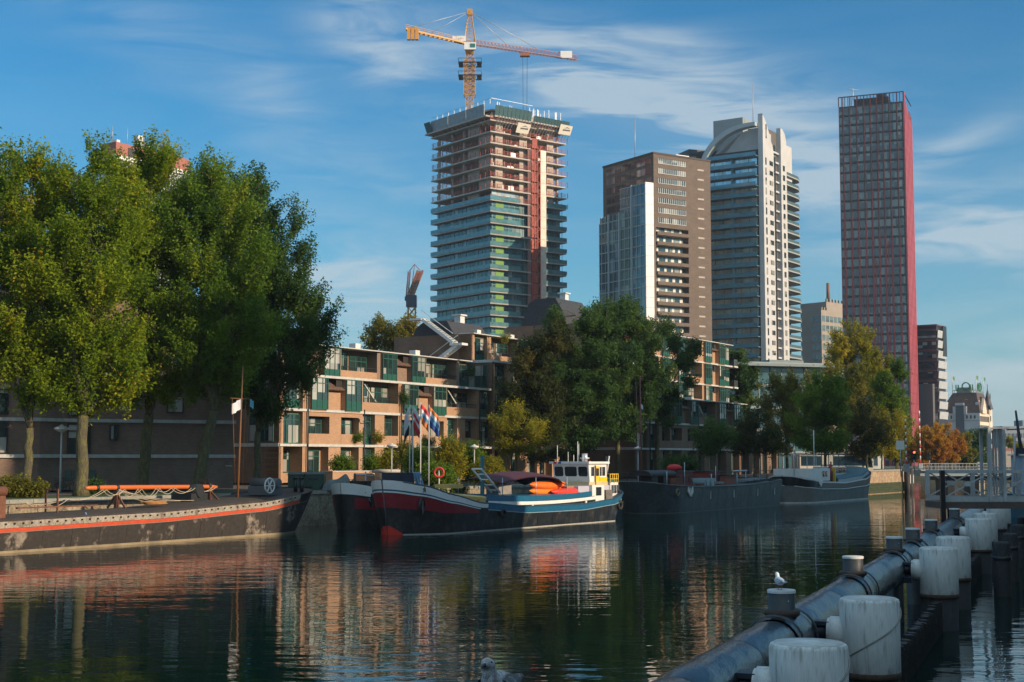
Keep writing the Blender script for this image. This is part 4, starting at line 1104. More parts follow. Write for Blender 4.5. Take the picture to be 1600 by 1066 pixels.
    for (x,y,zz) in ((.6,1.2,.45),(1.2,5,.6),(.9,9,.35),(.5,11.5,.3)): m.bb((x+.2,y,ev+(rt-ev)*zz),(.4,.9,1.0))
    for (x,y,zz) in ((3,1,.55),(8.5,.7,.6),(10,.4,.4)): m.bb((x,y,ev+(rt-ev)*zz),(.9,.4,1.0))
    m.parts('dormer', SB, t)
    # corner turret at the right end
    MB().cyl((Wd,.6),1.5,2,Z(636),10).build('turret', ST, t); m = MB().lathe((Wd,.6,Z(636)), [(1.9,-.4),(1.8,0),(.9,3.6),(.12,7.2),(.1,9)], 10); m.build('turret_roof', mat('slate_blue',(.05,.05,.07),.6), t)
    m = MB()
    for k in range(6): m.box(Wd-2.0,Wd-1.3,-.8,-.6,6+k*4.2,8+k*4.2)
    for k in range(5): m.box(-.3,-.05,Dp-.8-.8,Dp-.8,ev-.3,ev+2.6) if k == 0 else None
    m.build('turret_window', G, t)
white_house()
t = thing('far_block', 'hazy blue-grey slab block at the right edge of the skyline', 'building', Vector((at(1568,718,560).x,560,0)), R(4))
z = at(1568,666,560).z
MB().box(0,40,0,12,2,z).box(9,18,2,10,z,z+2.4).build('wall', mat('haze_grey',(.20,.24,.28),.7,var=.1), t)
many('window', [(k*1.6+.4,k*1.6+1.5,-.06,.05,4+i*3.0,5.7+i*3.0) for i in range(4) for k in range(24)], mat('far_dark_window',(.06,.08,.1),.3), t)
t = thing('small_houses', 'row of small pale houses far right beyond the bridge', 'houses', Vector((at(1585,718,400).x,400,0)), 0)
MB().box(-6,20,0,8,2,at(1585,705,400).z).build('wall', mat('house_pale',(.35,.3,.25),.8), t)
MB().extr([(-6,0,at(1585,705,400).z),(-6,8,at(1585,705,400).z),(-6,4,at(1585,700,400).z)],(26,0,0)).build('roof', mat('house_roof',(.3,.12,.08),.8), t)
# ------------------------------------------------------------ trees and shrubs
def leafmat(name, stops, trans=.5):
    if name in MATS: return MATS[name]
    m = bpy.data.materials.new(name); m.use_nodes = True; nt = m.node_tree; nt.nodes.clear(); N = nt.nodes.new; Lk = nt.links.new
    out = N('ShaderNodeOutputMaterial'); at_ = N('ShaderNodeAttribute'); at_.attribute_name = 'tone'
    rp = N('ShaderNodeValToRGB'); Lk(at_.outputs['Fac'], rp.inputs[0]); e = rp.color_ramp.elements
    e[0].position = stops[0][0]; e[0].color = stops[0][1]+(1,); e[1].position = stops[-1][0]; e[1].color = stops[-1][1]+(1,)
    for p_, c in stops[1:-1]: e.new(p_).color = c+(1,)
    d = N('ShaderNodeBsdfPrincipled'); d.inputs['Roughness'].default_value = .55; d.inputs['Specular IOR Level'].default_value = .12; Lk(rp.outputs[0], d.inputs['Base Color'])
    t = N('ShaderNodeBsdfTranslucent'); Lk(rp.outputs[0], t.inputs[0]); mx = N('ShaderNodeMixShader'); mx.inputs[0].default_value = trans
    Lk(d.outputs[0], mx.inputs[1]); Lk(t.outputs[0], mx.inputs[2]); Lk(mx.outputs[0], out.inputs[0]); MATS[name] = m; return m
LM = {
 'sun': leafmat('leaf_lime', [(0,(.07,.135,.012)),(.45,(.165,.245,.014)),(.8,(.28,.34,.02)),(.93,(.46,.34,.02)),(1,(.46,.20,.02))]),
 'green': leafmat('leaf_green', [(0,(.05,.11,.014)),(.5,(.12,.21,.02)),(.85,(.22,.30,.025)),(1,(.36,.30,.025))]),
 'deep': leafmat('leaf_deep', [(0,(.026,.07,.022)),(.6,(.065,.135,.03)),(1,(.15,.20,.035))]),
 'bronze': leafmat('leaf_bronze', [(0,(.03,.048,.014)),(.5,(.06,.078,.02)),(1,(.14,.10,.022))]),
 'yellow': leafmat('leaf_yellow', [(0,(.12,.13,.012)),(.5,(.27,.25,.02)),(1,(.46,.36,.025))]),
 'olive': leafmat('leaf_olive', [(0,(.08,.09,.015)),(.5,(.18,.18,.028)),(.9,(.30,.24,.03)),(1,(.36,.15,.02))]),
 'orange': leafmat('leaf_orange', [(0,(.20,.07,.016)),(.4,(.40,.16,.025)),(.75,(.48,.26,.03)),(1,(.36,.30,.03))]),
}
BARK = mat('bark_mossy', (.075,.066,.04), .95, var=.45, scale=7, bump=1.0, bscale=11, stretch=(1,1,.3), col2=(.13,.125,.035), thresh=(.48,.62))
BARKD = mat('bark_dark', (.06,.052,.04), .95, var=.35, scale=5, bump=.6, stretch=(1,1,.35))
def leaves(name, cen, dirs, nper, size, spread, mat_, parent, seed, tone0=None, el=(.75,.36)):
    rg = np.random.default_rng(seed); n = len(cen); M_ = n*nper
    c = np.repeat(cen, nper, 0); d = np.repeat(dirs, nper, 0)
    along = np.clip(rg.normal(0, 1, (M_,1)), -1.6, 1.6); cross = np.clip(rg.normal(0, 1, (M_,3)), -2, 2)
    p = c+d*along*spread*el[0]+cross*spread*el[1]
    nrm = rg.normal(0, 1, (M_,3))+d*.5+np.array([0,0,.7]); nrm /= np.linalg.norm(nrm,axis=1,keepdims=True)
    a = np.cross(nrm, rg.normal(0,1,(M_,3))); a /= np.linalg.norm(a,axis=1,keepdims=True)+1e-9; b = np.cross(nrm, a)
    s = size*rg.uniform(.55,1.25,(M_,1))
    v = np.stack([p+a*s*.62, p+b*s*.36+nrm*s*.08, p-a*s*.62, p-b*s*.36+nrm*s*.08], 1).reshape(-1,3)
    me = bpy.data.meshes.new(name); me.vertices.add(len(v)); me.vertices.foreach_set('co', v.astype(np.float32).ravel())
    me.loops.add(M_*4); me.loops.foreach_set('vertex_index', np.arange(M_*4, dtype=np.int32))
    me.polygons.add(M_); me.polygons.foreach_set('loop_start', np.arange(0, M_*4, 4, dtype=np.int32))
    tn = np.repeat((tone0 if tone0 is not None else rg.beta(2,2.4,n)), nper)*.75+rg.beta(2,3,M_)*.45-.08
    at_ = me.attributes.new('tone', 'FLOAT', 'FACE'); at_.data.foreach_set('value', np.clip(tn,0,1).astype(np.float32))
    me.materials.append(mat_); me.update(calc_edges=True)
    o = bpy.data.objects.new(name, me); C.objects.link(o); o.parent = parent; return o
def tree(label, px, base_py, Y, lobes, pal, seed, nclus=420, nper=90, size=.17, tr=.35, fork=None, group=None, name='tree', ground=2.45, depth=1.0, spread=.62, bark=None, lean=0, nlimb=None, grow=1.0, bushy=.5, shoot=False):
    """lobes: (px, py, half width px, half height px) of the crown's masses, turned into metres at distance Y"""
    rg = np.random.default_rng(seed); rnd = random.Random(seed)
    X = (px-800)/F*Y; t = thing(name, label, 'tree', (X, Y, ground), 0, group)
    L = []
    for i, (lx, ly, hw, hh) in enumerate(lobes):
        w = at(lx, ly, Y); rx = hw*Y/F*grow; rz = hh*Y/F*grow
        L.append((Vector((w.x-X, rnd.uniform(-.35,.35)*rx*depth, w.z-ground)), rx, rx*depth, rz))
    vol = np.array([l[1]*l[3]*(l[1]+.3) for l in L]); pr = vol/vol.sum()
    idx = rg.choice(len(L), nclus, p=pr)
    cen = []; dirs = []
    for i in idx:
        c, rx, ry, rz = L[i]
        u = rg.normal(0,1,3); u /= np.linalg.norm(u); r = rg.uniform(0,1)**(1/2.2)*rg.uniform(.93,1.12)
        p = np.array([c.x+u[0]*rx*r, c.y+u[1]*ry*r, c.z+u[2]*rz*r])
        d = u*np.array([1,1,.8])+np.array([0,0,1.05 if shoot else .65]); d /= np.linalg.norm(d); cen.append(p); dirs.append(d)
    cen = np.array(cen); dirs = np.array(dirs)
    # clumps of clusters share a tone, so light and dark patches of leaves read in the crown
    k = max(6, nclus//16); seeds = cen[rg.choice(nclus, k, replace=False)]; st = rg.beta(1.6,1.9,k)
    near = np.argmin(((cen[:,None]-seeds[None])**2).sum(2),1); tone0 = np.clip(st[near]*.75+rg.uniform(0,.35,nclus),0,1)
    cen = cen+(seeds[near]-cen)*.36*bushy*2
    leaves('crown', cen, dirs, nper, size, spread, LM[pal], t, seed, tone0, (1.15,.27) if shoot else (.75,.36))
    # trunk, limbs to each mass, branches to the clusters
    mb = MB(); zlow = min(c.z-rz for c, rx, ry, rz in L); fz = fork if fork else max(1.5, zlow*.9)
    top = Vector((lean, 0, fz)); n = 7
    mb.tube([(lean*(i/n)**1.3+rnd.uniform(-.05,.05)*(0<i<n), rnd.uniform(-.05,.05), -.15+(fz+.15)*i/n) for i in range(n+1)], [tr*(1.55 if i == 0 else 1.12-.25*i/n) for i in range(n+1)], 10)
    anchors = []
    for c, rx, ry, rz in sorted(L, key=lambda l: -l[1]*l[3])[:nlimb or 9]:
        e = c+Vector((0,0,rz*.55)); m_ = top.lerp(c, .5)+Vector((rnd.uniform(-.3,.3), rnd.uniform(-.3,.3), .2*rz*.5)); r0 = tr*rnd.uniform(.42,.62)
        pts = []
        for i in range(9):
            u = i/8; p = (1-u)**2*top+2*u*(1-u)*m_+u*u*e; p = p+Vector((rnd.uniform(-.12,.12), rnd.uniform(-.12,.12), 0))*(1 if 0 < i else 0); pts.append(p); 
            if i > 1: anchors.append((p, r0*(1-u*.85)))
        mb.tube(pts, [max(.02, r0*(1-.88*i/8)) for i in range(9)], 7)
    av = np.array([list(a[0]) for a in anchors])
    for i in rg.choice(nclus, min(nclus, int(nclus*.5)), replace=False):
        dd = ((av-cen[i])**2).sum(1)+np.maximum(0, av[:,2]-cen[i][2]+.3)*6; j = int(np.argmin(dd)); a = anchors[j][0]; e = Vector(cen[i]); m_ = a.lerp(e,.5)+Vector((0,0,rnd.uniform(-.2,.35)))
        mb.tube([a, m_, e+Vector(dirs[i])*.3], [min(.07, max(.022, anchors[j][1]*.45)), .022, .008], 4, cap=False)
    mb.build('trunk', bark or BARK, t)
    return t
T5 = 'old trees along the left quay'
tree('leftmost tall lime green tree with a bare straight mossy trunk', 45, 772, 84, [(5,290,60,70),(40,330,75,85),(-40,400,90,110),(50,450,85,95),(10,540,95,75),(75,560,60,60),(60,620,45,28),(15,235,22,32),(52,250,20,26)], 'sun', 1, 644, 135, .165, .27, 3.9, T5, grow=1.1, shoot=True, lean=.1)
tree('lime green tree with the thickest mossy trunk, right of the lamp post', 130, 772, 84, [(120,300,50,60),(150,340,75,75),(105,400,70,80),(160,450,80,85),(110,520,85,80),(175,560,60,60),(130,605,70,36),(150,258,34,28),(100,272,20,26),(195,600,40,25)], 'sun', 2, 690, 135, .165, .36, 4.6, T5, grow=1.1, shoot=True)
tree('tall green tree with a forked trunk in front of the angled brick corner', 225, 762, 93, [(235,310,62,70),(200,300,40,55),(262,370,60,70),(210,420,62,75),(255,480,62,75),(225,560,60,60),(270,600,42,40),(236,262,48,32),(215,285,44,40),(210,600,45,34),(275,280,26,30)], 'sun', 3, 644, 135, .165, .36, 5.0, T5, grow=1.1, shoot=True, lean=.35)
tree('green tree with a leaning forked trunk before the plain brick wall', 310, 762, 92, [(335,320,60,62),(310,390,60,70),(365,400,60,70),(330,470,70,70),(300,540,60,60),(370,540,60,60),(340,590,62,34),(390,470,45,60),(320,268,30,26),(352,275,26,24),(295,610,30,22)], 'green', 4, 644, 135, .165, .36, 5.2, T5, grow=1.1, shoot=True, lean=1.0)
tree('dark green spreading tree at the right end of the old trees, shading the gap', 404, 750, 100, [(400,330,40,55),(430,390,45,60),(465,440,40,50),(420,470,60,70),(480,500,42,50),(450,550,70,60),(500,530,26,34),(400,600,45,50),(490,590,30,34),(430,630,45,30),(380,300,36,34),(455,345,24,34),(515,555,14,20)], 'deep', 5, 736, 121, .165, .24, 4.0, T5, grow=1.1, shoot=True)
tree('dark tree filling in behind the leaning tree', 350, 750, 112, [(350,290,50,36),(385,300,35,34),(300,300,60,40),(360,380,60,80),(400,430,50,70),(370,520,70,80),(330,600,60,50)], 'deep', 6, 482, 108, .19, .3, 5.0, T5, grow=1.1, shoot=True)
tree('tree behind the left group, mostly hidden by the limes', 90, 750, 108, [(70,300,50,40),(120,360,90,80),(40,450,90,90),(150,480,90,80),(100,290,30,34),(215,400,60,80)], 'green', 7, 413, 108, .21, .3, 6.0, T5, grow=1.1, shoot=True)
tree('thin yellow-green tree behind the flats under the distant crane', 610, 700, 170, [(610,520,28,30),(585,530,22,24),(635,515,20,26),(600,505,20,16),(625,540,30,20),(640,540,24,18)], 'olive', 8, 170, 70, .26, .3, 8.0, bushy=.3)
G2 = 'trees along the middle of the quay'
tree('bronze brown leaved tree left of the big green crown', 832, 735, 146, [(830,575,36,40),(812,635,30,36),(850,640,38,44),(845,545,26,22),(855,690,24,30),(870,530,26,26),(828,690,22,24)], 'bronze', 9, 560, 95, .22, .22, 4.0, G2, grow=1.14)
tree('big dark green tree with several trunks, the left half of the wide crown', 905, 750, 150, [(900,520,42,40),(870,560,40,40),(935,560,50,60),(880,620,50,50),(930,640,50,45),(905,585,55,55),(950,500,36,28),(895,690,28,28)], 'deep', 10, 760, 120, .22, .3, 4.5, G2, grow=1.26)
tree('big dark green tree with one tall pale trunk behind the wheelhouse', 965, 757, 158, [(960,520,46,46),(990,560,50,55),(950,600,50,50),(995,620,45,45),(965,490,32,20),(975,650,45,30)], 'deep', 11, 700, 120, .22, .26, 7.0, G2, grow=1.26)
tree('green tree with thin forked limbs before the lit tall flats', 1026, 755, 166, [(1010,520,36,34),(1040,560,40,44),(1015,600,40,44),(1065,590,28,36),(1060,540,26,24),(1040,640,30,26),(1075,560,14,18)], 'deep', 12, 330, 95, .22, .26, 7.5, G2, grow=1.14, bushy=.8)
tree('small yellow-green tree lit by the sun right of the hedge', 806, 745, 137, [(808,665,34,26),(785,680,20,20),(830,680,24,24),(812,645,20,16),(800,700,24,12)], 'yellow', 13, 200, 80, .17, .12, 3.2, G2, grow=1.14)
tree('small dark tree in the shade behind the dark barge', 1112, 735, 140, [(1112,680,26,22),(1095,685,16,16),(1130,690,18,16),(1115,700,20,14)], 'deep', 14, 170, 70, .18, .12, 2.6, G2, grow=1.14)
tree('dark round tree left of the moored ship flag', 1178, 745, 160, [(1178,680,34,28),(1160,695,22,20),(1200,690,26,24),(1180,655,20,16)], 'bronze', 15, 260, 75, .2, .16, 2.6, G2, grow=1.14)
tree('dark blue-green tree standing between the flats and the glass tower', 1158, 730, 215, [(1155,580,26,34),(1145,560,16,18),(1172,610,22,34),(1150,625,22,24)], 'deep', 16, 240, 75, .3, .3, 6.0)
G3 = 'trees along the raised right quay'
tree('wide dusty green tree right of the glass office', 1228, 740, 185, [(1235,600,34,34),(1208,620,26,30),(1262,630,32,36),(1235,660,40,34),(1205,590,18,20),(1225,690,34,20)], 'olive', 17, 330, 80, .25, .2, 4.5, G3, grow=1.15)
tree('dark green tree with a slim trunk over the coach roof', 1288, 740, 168, [(1285,620,36,34),(1262,650,34,34),(1305,660,30,34),(1285,690,38,24),(1300,610,24,28)], 'green', 18, 330, 80, .23, .16, 5.5, G3, grow=1.15)
tree('yellow olive tree in the middle of the coach', 1321, 738, 195, [(1318,600,34,34),(1335,640,32,36),(1310,660,30,34),(1340,590,20,26),(1320,700,30,18)], 'olive', 19, 330, 80, .25, .16, 4.0, G3, grow=1.15)
tree('tallest golden poplar before the red tower', 1345, 738, 225, [(1325,520,22,34),(1310,550,26,44),(1350,540,26,38),(1370,580,24,40),(1340,590,40,48),(1300,530,14,30),(1365,555,18,30),(1385,620,18,28)], 'yellow', 20, 420, 80, .28, .3, 9.0, G3, grow=1.15)
tree('green poplar at the right edge of the golden trees', 1400, 735, 215, [(1395,600,20,44),(1385,640,26,46),(1408,650,17,50),(1400,690,22,28),(1375,610,18,30)], 'green', 21, 330, 80, .26, .18, 6.0, G3, grow=1.15)
tree('bare-looking brown tree with many fine branches near the coach front', 1352, 737, 180, [(1352,640,28,30),(1340,670,30,34),(1370,680,30,30),(1350,705,32,16)], 'bronze', 22, 190, 55, .22, .16, 3.2, G3, bushy=.3)
tree('small golden tree behind the traffic light', 1376, 737, 192, [(1376,680,24,26),(1390,700,20,20),(1365,700,20,16),(1385,660,20,20)], 'yellow', 23, 220, 70, .22, .12, 3.0, G3, grow=1.15)
tree('small olive tree beside the barrier poles', 1398, 737, 200, [(1398,690,18,20),(1408,680,14,22),(1402,712,16,10)], 'olive', 24, 130, 70, .22, .12, 2.2, G3, grow=1.15)
G4 = 'orange trees beyond the bridge'
for i, (px, py, hw, hh, pal, Y, lab) in enumerate([(1435,695,20,27,'orange',300,'rusty red round tree, leftmost beyond the bridge'),(1458,695,24,28,'orange',290,'broad orange tree in the middle beyond the bridge'),
        (1482,696,24,28,'orange',300,'orange brown tree beyond the bridge, before the pale building'),(1503,703,15,20,'olive',310,'small golden olive tree at the end of the orange row'),
        (1527,700,18,26,'deep',330,'dark round tree behind the white tower bars')]):
    tree(lab, px, 730, Y, [(px,py,hw,hh),(px-hw*.5,py+hh*.3,hw*.6,hh*.6),(px+hw*.5,py+hh*.35,hw*.55,hh*.5)], pal, 40+i, 230, 80, .34, .25, 2.0, G4, ground=2.6, grow=1.2)
tree('small pale tree in the hazy distance at the right edge', 1580, 722, 380, [(1578,692,8,10),(1590,700,8,8)], 'yellow', 50, 90, 50, .4, .2, 2)
def shrub(label, px, py, Y, hw, hh, pal, seed, n=120, size=.13, z=None, name='bush', cat='bush', group=None, nper=60):
    rg = np.random.default_rng(seed); c = at(px, py, Y); rx = hw*Y/F; rz = hh*Y/F
    t = thing(name, label, cat, (c.x, Y, c.z-rz if z is None else z), 0, group)
    zc = c.z-t.location.z
    u = rg.normal(0,1,(n,3)); u /= np.linalg.norm(u,axis=1,keepdims=True); r = rg.uniform(.4,1,(n,1))**.6
    p = u*r*np.array([rx,rx*.6,rz])+np.array([0,0,zc]); p[:,2] = np.maximum(p[:,2], .15)
    d = u+np.array([0,0,.5]); d /= np.linalg.norm(d,axis=1,keepdims=True)
    leaves('foliage', p, d, nper, size, .4, LM[pal], t, seed)
    mb = MB(); rnd = random.Random(seed)
    for i in range(0, n, 6): mb.tube([(p[i][0]*.2,p[i][1]*.2,0), tuple(p[i])], [.04,.012], 4, cap=False)
    mb.build('stem', BARKD, t); return t
for i, (lab, px, py, hw, hh, pal, Y, n) in enumerate([
    ('tall sunlit yellow-green bush right of the flags', 702, 722, 22, 36, 'yellow', 110, 220), ('dark green bush behind the flag row', 655, 728, 22, 26, 'green', 112, 170),
    ('clipped sunny hedge at the right end of the garden', 762, 738, 22, 18, 'yellow', 112, 200), ('green bush between the tall bush and the hedge', 735, 722, 18, 28, 'green', 114, 180),
    ('low green bush under the boat canopy', 680, 745, 30, 16, 'green', 106, 180), ('green planter bush before the ground floor windows', 585, 727, 16, 10, 'green', 116, 90),
    ('small green bush in the round planter', 607, 722, 10, 14, 'yellow', 112, 80), ('leafy bush at the left end of the terrace', 535, 727, 14, 8, 'green', 112, 80),
    ('orange-leaved shrub left of the flag row', 632, 712, 12, 16, 'olive', 116, 90), ('low dark bush in the shade behind the dark barge', 1062, 727, 30, 12, 'deep', 138, 140),
    ('pale flowering bush on the grass at the left edge', 22, 765, 22, 9, 'olive', 80, 110), ('small flowering bush beside the thick trunk', 56, 768, 8, 5, 'olive', 80, 50),
    ('bush with pale blooms between two trunks', 148, 765, 12, 5, 'deep', 88, 50)]):
    shrub(lab, px, py, Y, hw, hh, pal, 70+i, n, .13)
for i, (lab, px, py, b, hw, hh) in enumerate([('small plant trailing over the balcony left of the pipe', 560, 683, 80.6, 6, 5),('leafy plant on the balcony above the round planter', 592, 684, 80.6, 7, 5),('tall terrace plant on the upper roof terrace', 632, 622, 80.6, 5, 7),
    ('plants filling the shaded upper roof terrace', 745, 585, 83.2, 14, 7),('green plant on the top terrace beside the stairs', 790, 530, 83, 6, 7),('plant on the balcony behind the flags', 668, 690, 80.6, 8, 6)]):
    shrub(lab, px, py, bq(px, b), hw, hh, ('green','yellow','deep')[i % 3], 120+i, 26, .12, name='potted_plant', cat='plant', nper=40)
g = thing('ivy_bush', 'dark trailing ivy hanging over the quay beyond the barge bow', 'ivy', Q(90, 62.35, 2.3), TH)
rg = np.random.default_rng(5); p = np.stack([rg.uniform(-6,6,130), rg.uniform(-.15,.2,130), -rg.beta(1.2,3,130)*1.6], 1); leaves('foliage', p, np.tile([0,-.3,-.9],(130,1)), 40, .11, .25, LM['deep'], g, 5)
# ------------------------------------------------------------ ships
class Hull:
    """x from the bow (0) to the stern (L), y to port (towards the quay) positive, z up from the water"""
    def __init__(s, L, Bm, sheer, bow=.16, stern=.14, rake=1.2, srake=1.0, bp=2.4, sp=2.4, flare=.88, depth=.5):
        s.L, s.B, s.sheer, s.bow, s.stern, s.rake, s.srake, s.bp, s.sp, s.flare, s.depth = L, Bm, sheer, bow, stern, rake, srake, bp, sp, flare, depth
    def zs(s, t):
        P_ = s.sheer
        for (a, za), (b, zb) in zip(P_[:-1], P_[1:]):
            if t <= b:
                u = (t-a)/(b-a); u = u*u*(3-2*u)*.45+u*.55; return za+(zb-za)*u
        return P_[-1][1]
    def hw(s, t, k):      # half width at station t, height fraction k
        w = 1.0
        if t < s.bow: w = (1-((s.bow-t)/s.bow)**s.bp)**(1/s.bp*1.2)
        elif t > 1-s.stern: w = (1-((t-1+s.stern)/s.stern)**s.sp)**(1/s.sp*1.2)
        e = min(t/s.bow, (1-t)/s.stern, 1)
        fl = 1-(1-s.flare)*(1-k)**1.3*1.0-(1-min(1, e*1.2))*.35*(1-k)
        return s.B/2*w*max(.0, fl)
    def pt(s, t, z, side=-1, off=0):
        zt = s.zs(t); k = max(0, min(1, (z+s.depth)/(zt+s.depth)))
        x = t*s.L
        x += (1-k)*s.rake*max(0, 1-t/s.bow)**1.5-(1-k)*s.srake*max(0, 1-(1-t)/s.stern)**1.5
        y = s.hw(t, k)+off
        return Vector((x-(off if t < .02 else 0), side*y, z))
    def band(s, f0, f1, off=0, t0=0, t1=1, n=64, rows=4, sides=(-1, 1)):
        m = MB()
        for sd_ in sides:
            R_ = []
            for i in range(n+1):
                u = i/n; t = t0+(t1-t0)*(u if (t0 > .0 or t1 < 1) else .5-.5*math.cos(math.pi*u)*(1) if False else u)
                if t0 == 0 and t1 == 1: t = .5-.5*math.cos(math.pi*u)
                elif t0 == 0: t = t1*u**2.2
                z0 = f0(t) if callable(f0) else f0; z1 = f1(t) if callable(f1) else f1
                R_.append([tuple(s.pt(t, z0+(z1-z0)*j/rows, sd_, off)) for j in range(rows+1)])
            m.grid(R_ if sd_ > 0 else R_[::-1])
        return m
    def deck(s, dz, n=48, t0=0, t1=1, ins=.0):
        m = MB(); R_ = []
        for i in range(n+1):
            t = t0+(t1-t0)*(.5-.5*math.cos(math.pi*i/n)); z = s.zs(t)+dz; p = s.pt(t, z); R_.append([(p.x, p.y+ins if p.y < -ins else 0, z), (p.x, -p.y-ins if p.y < -ins else 0, z)])
        m.grid(R_, sm=False); return m
    def rail(s, m, f, r, off=0, t0=0, t1=1, n=50, sides=(-1, 1), nn=6):
        for sd_ in sides:
            pts = []
            for i in range(n+1):
                t = t0+(t1-t0)*i/n; z = f(t) if callable(f) else f; pts.append(s.pt(t, z, sd_, off))
            m.tube(pts, r, nn)
        return m
def hatch(L0, L1, w, zf, h, camber=.35, n=14):  # cambered hatch cover following the sheer
    m = MB(); R_ = []
    for i in range(n+1):
        x = L0+(L1-L0)*i/n; z = zf(x); R_.append([(x,-w,z)]+[(x, w*math.sin(a), z+h+camber*math.cos(a)) for a in [math.radians(q) for q in range(-90, 91, 20)]]+[(x,w,z)])
    m.grid(R_, sm=False); m.f.append(tuple(range(len(R_[0])))); m.m.append(0); m.sm.append(False)
    e = len(m.v)-len(R_[0]); m.f.append(tuple(range(e, e+len(R_[0])))[::-1]); m.m.append(0); m.sm.append(False); return m
def sag(p, q, d, n=10): return [Vector(p).lerp(Vector(q), i/n)+Vector((0,0,-d*4*(i/n)*(1-i/n))) for i in range(n+1)]
def tyre(parent, c, r=.36, rr=.12, nrm='y', mat_=None, n=14):
    m = MB(); R_ = []
    for i in range(n):
        a = 2*math.pi*i/n; ring = []
        for j in range(7):
            b = 2*math.pi*j/7; q = r+rr*math.cos(b)
            ring.append((c[0]+q*math.cos(a), c[1]+rr*math.sin(b), c[2]+q*math.sin(a)))
        R_.append(ring)
    R_.append(R_[0]); m.grid(R_, close=True); return m.build('tyre_fender', mat_ or mat('rubber', (.02,.02,.02), .8), parent)
HBLK = mat('hull_black', (.012,.015,.017), .38, var=.5, scale=1.6, spec=.5, col2=(.055,.052,.046), thresh=(.52,.72), stretch=(1,1,.5), bump=.12, bscale=1.3)
HTAR = mat('hull_tarred', (.028,.024,.021), .7, var=.3, scale=.9, col2=(.24,.20,.16), thresh=(.54,.64), bump=.2)
WLINE = mat('waterline_buff', (.26,.21,.13), .7, var=.3, scale=1)
CRIM = mat('crimson_paint', (.20,.012,.022), .4, var=.15)
BLUE = mat('boat_blue', (.012,.10,.19), .35, var=.15)
BWHT = mat('boat_white', (.68,.68,.66), .4, var=.1, scale=1.5)
DECKB = mat('deck_brown', (.07,.05,.042), .85, var=.3, scale=2)
CREAM = mat('boat_cream', (.52,.36,.10), .5)

def rust_runs(t, h, spots, seed=1):   # narrow rust streaks below scuppers, thin raised plate seams
    rnd = random.Random(seed); m = MB()
    for s in spots:
        for k in range(3):
            u = s+rnd.uniform(-.004,.004); z1 = h.zs(u)*rnd.uniform(.72,.86); z0 = z1-rnd.uniform(.3,.8); w = rnd.uniform(.012,.03)
            a = h.pt(u, z1, -1, .012); b = h.pt(u, max(.05,z0), -1, .012); m.add([(a.x-w,a.y,a.z),(a.x+w,a.y,a.z),(b.x+w*.3,b.y,b.z),(b.x-w*.3,b.y,b.z)], [(0,1,2,3),(3,2,1,0)])
    return m
def seams(h, ts, f=.95):
    m = MB()
    for u in ts:
        for sd_ in (-1,1):
            for k in range(5):
                z0 = .05+(h.zs(u)*f-.05)*k/5; z1 = .05+(h.zs(u)*f-.05)*(k+1)/5; m.bar(h.pt(u,z0,sd_,.004), h.pt(u,z1,sd_,.004), .03, .012)
    return m
RUN = mat('rust_stain', (.11,.05,.025), .9, var=.4, scale=8)
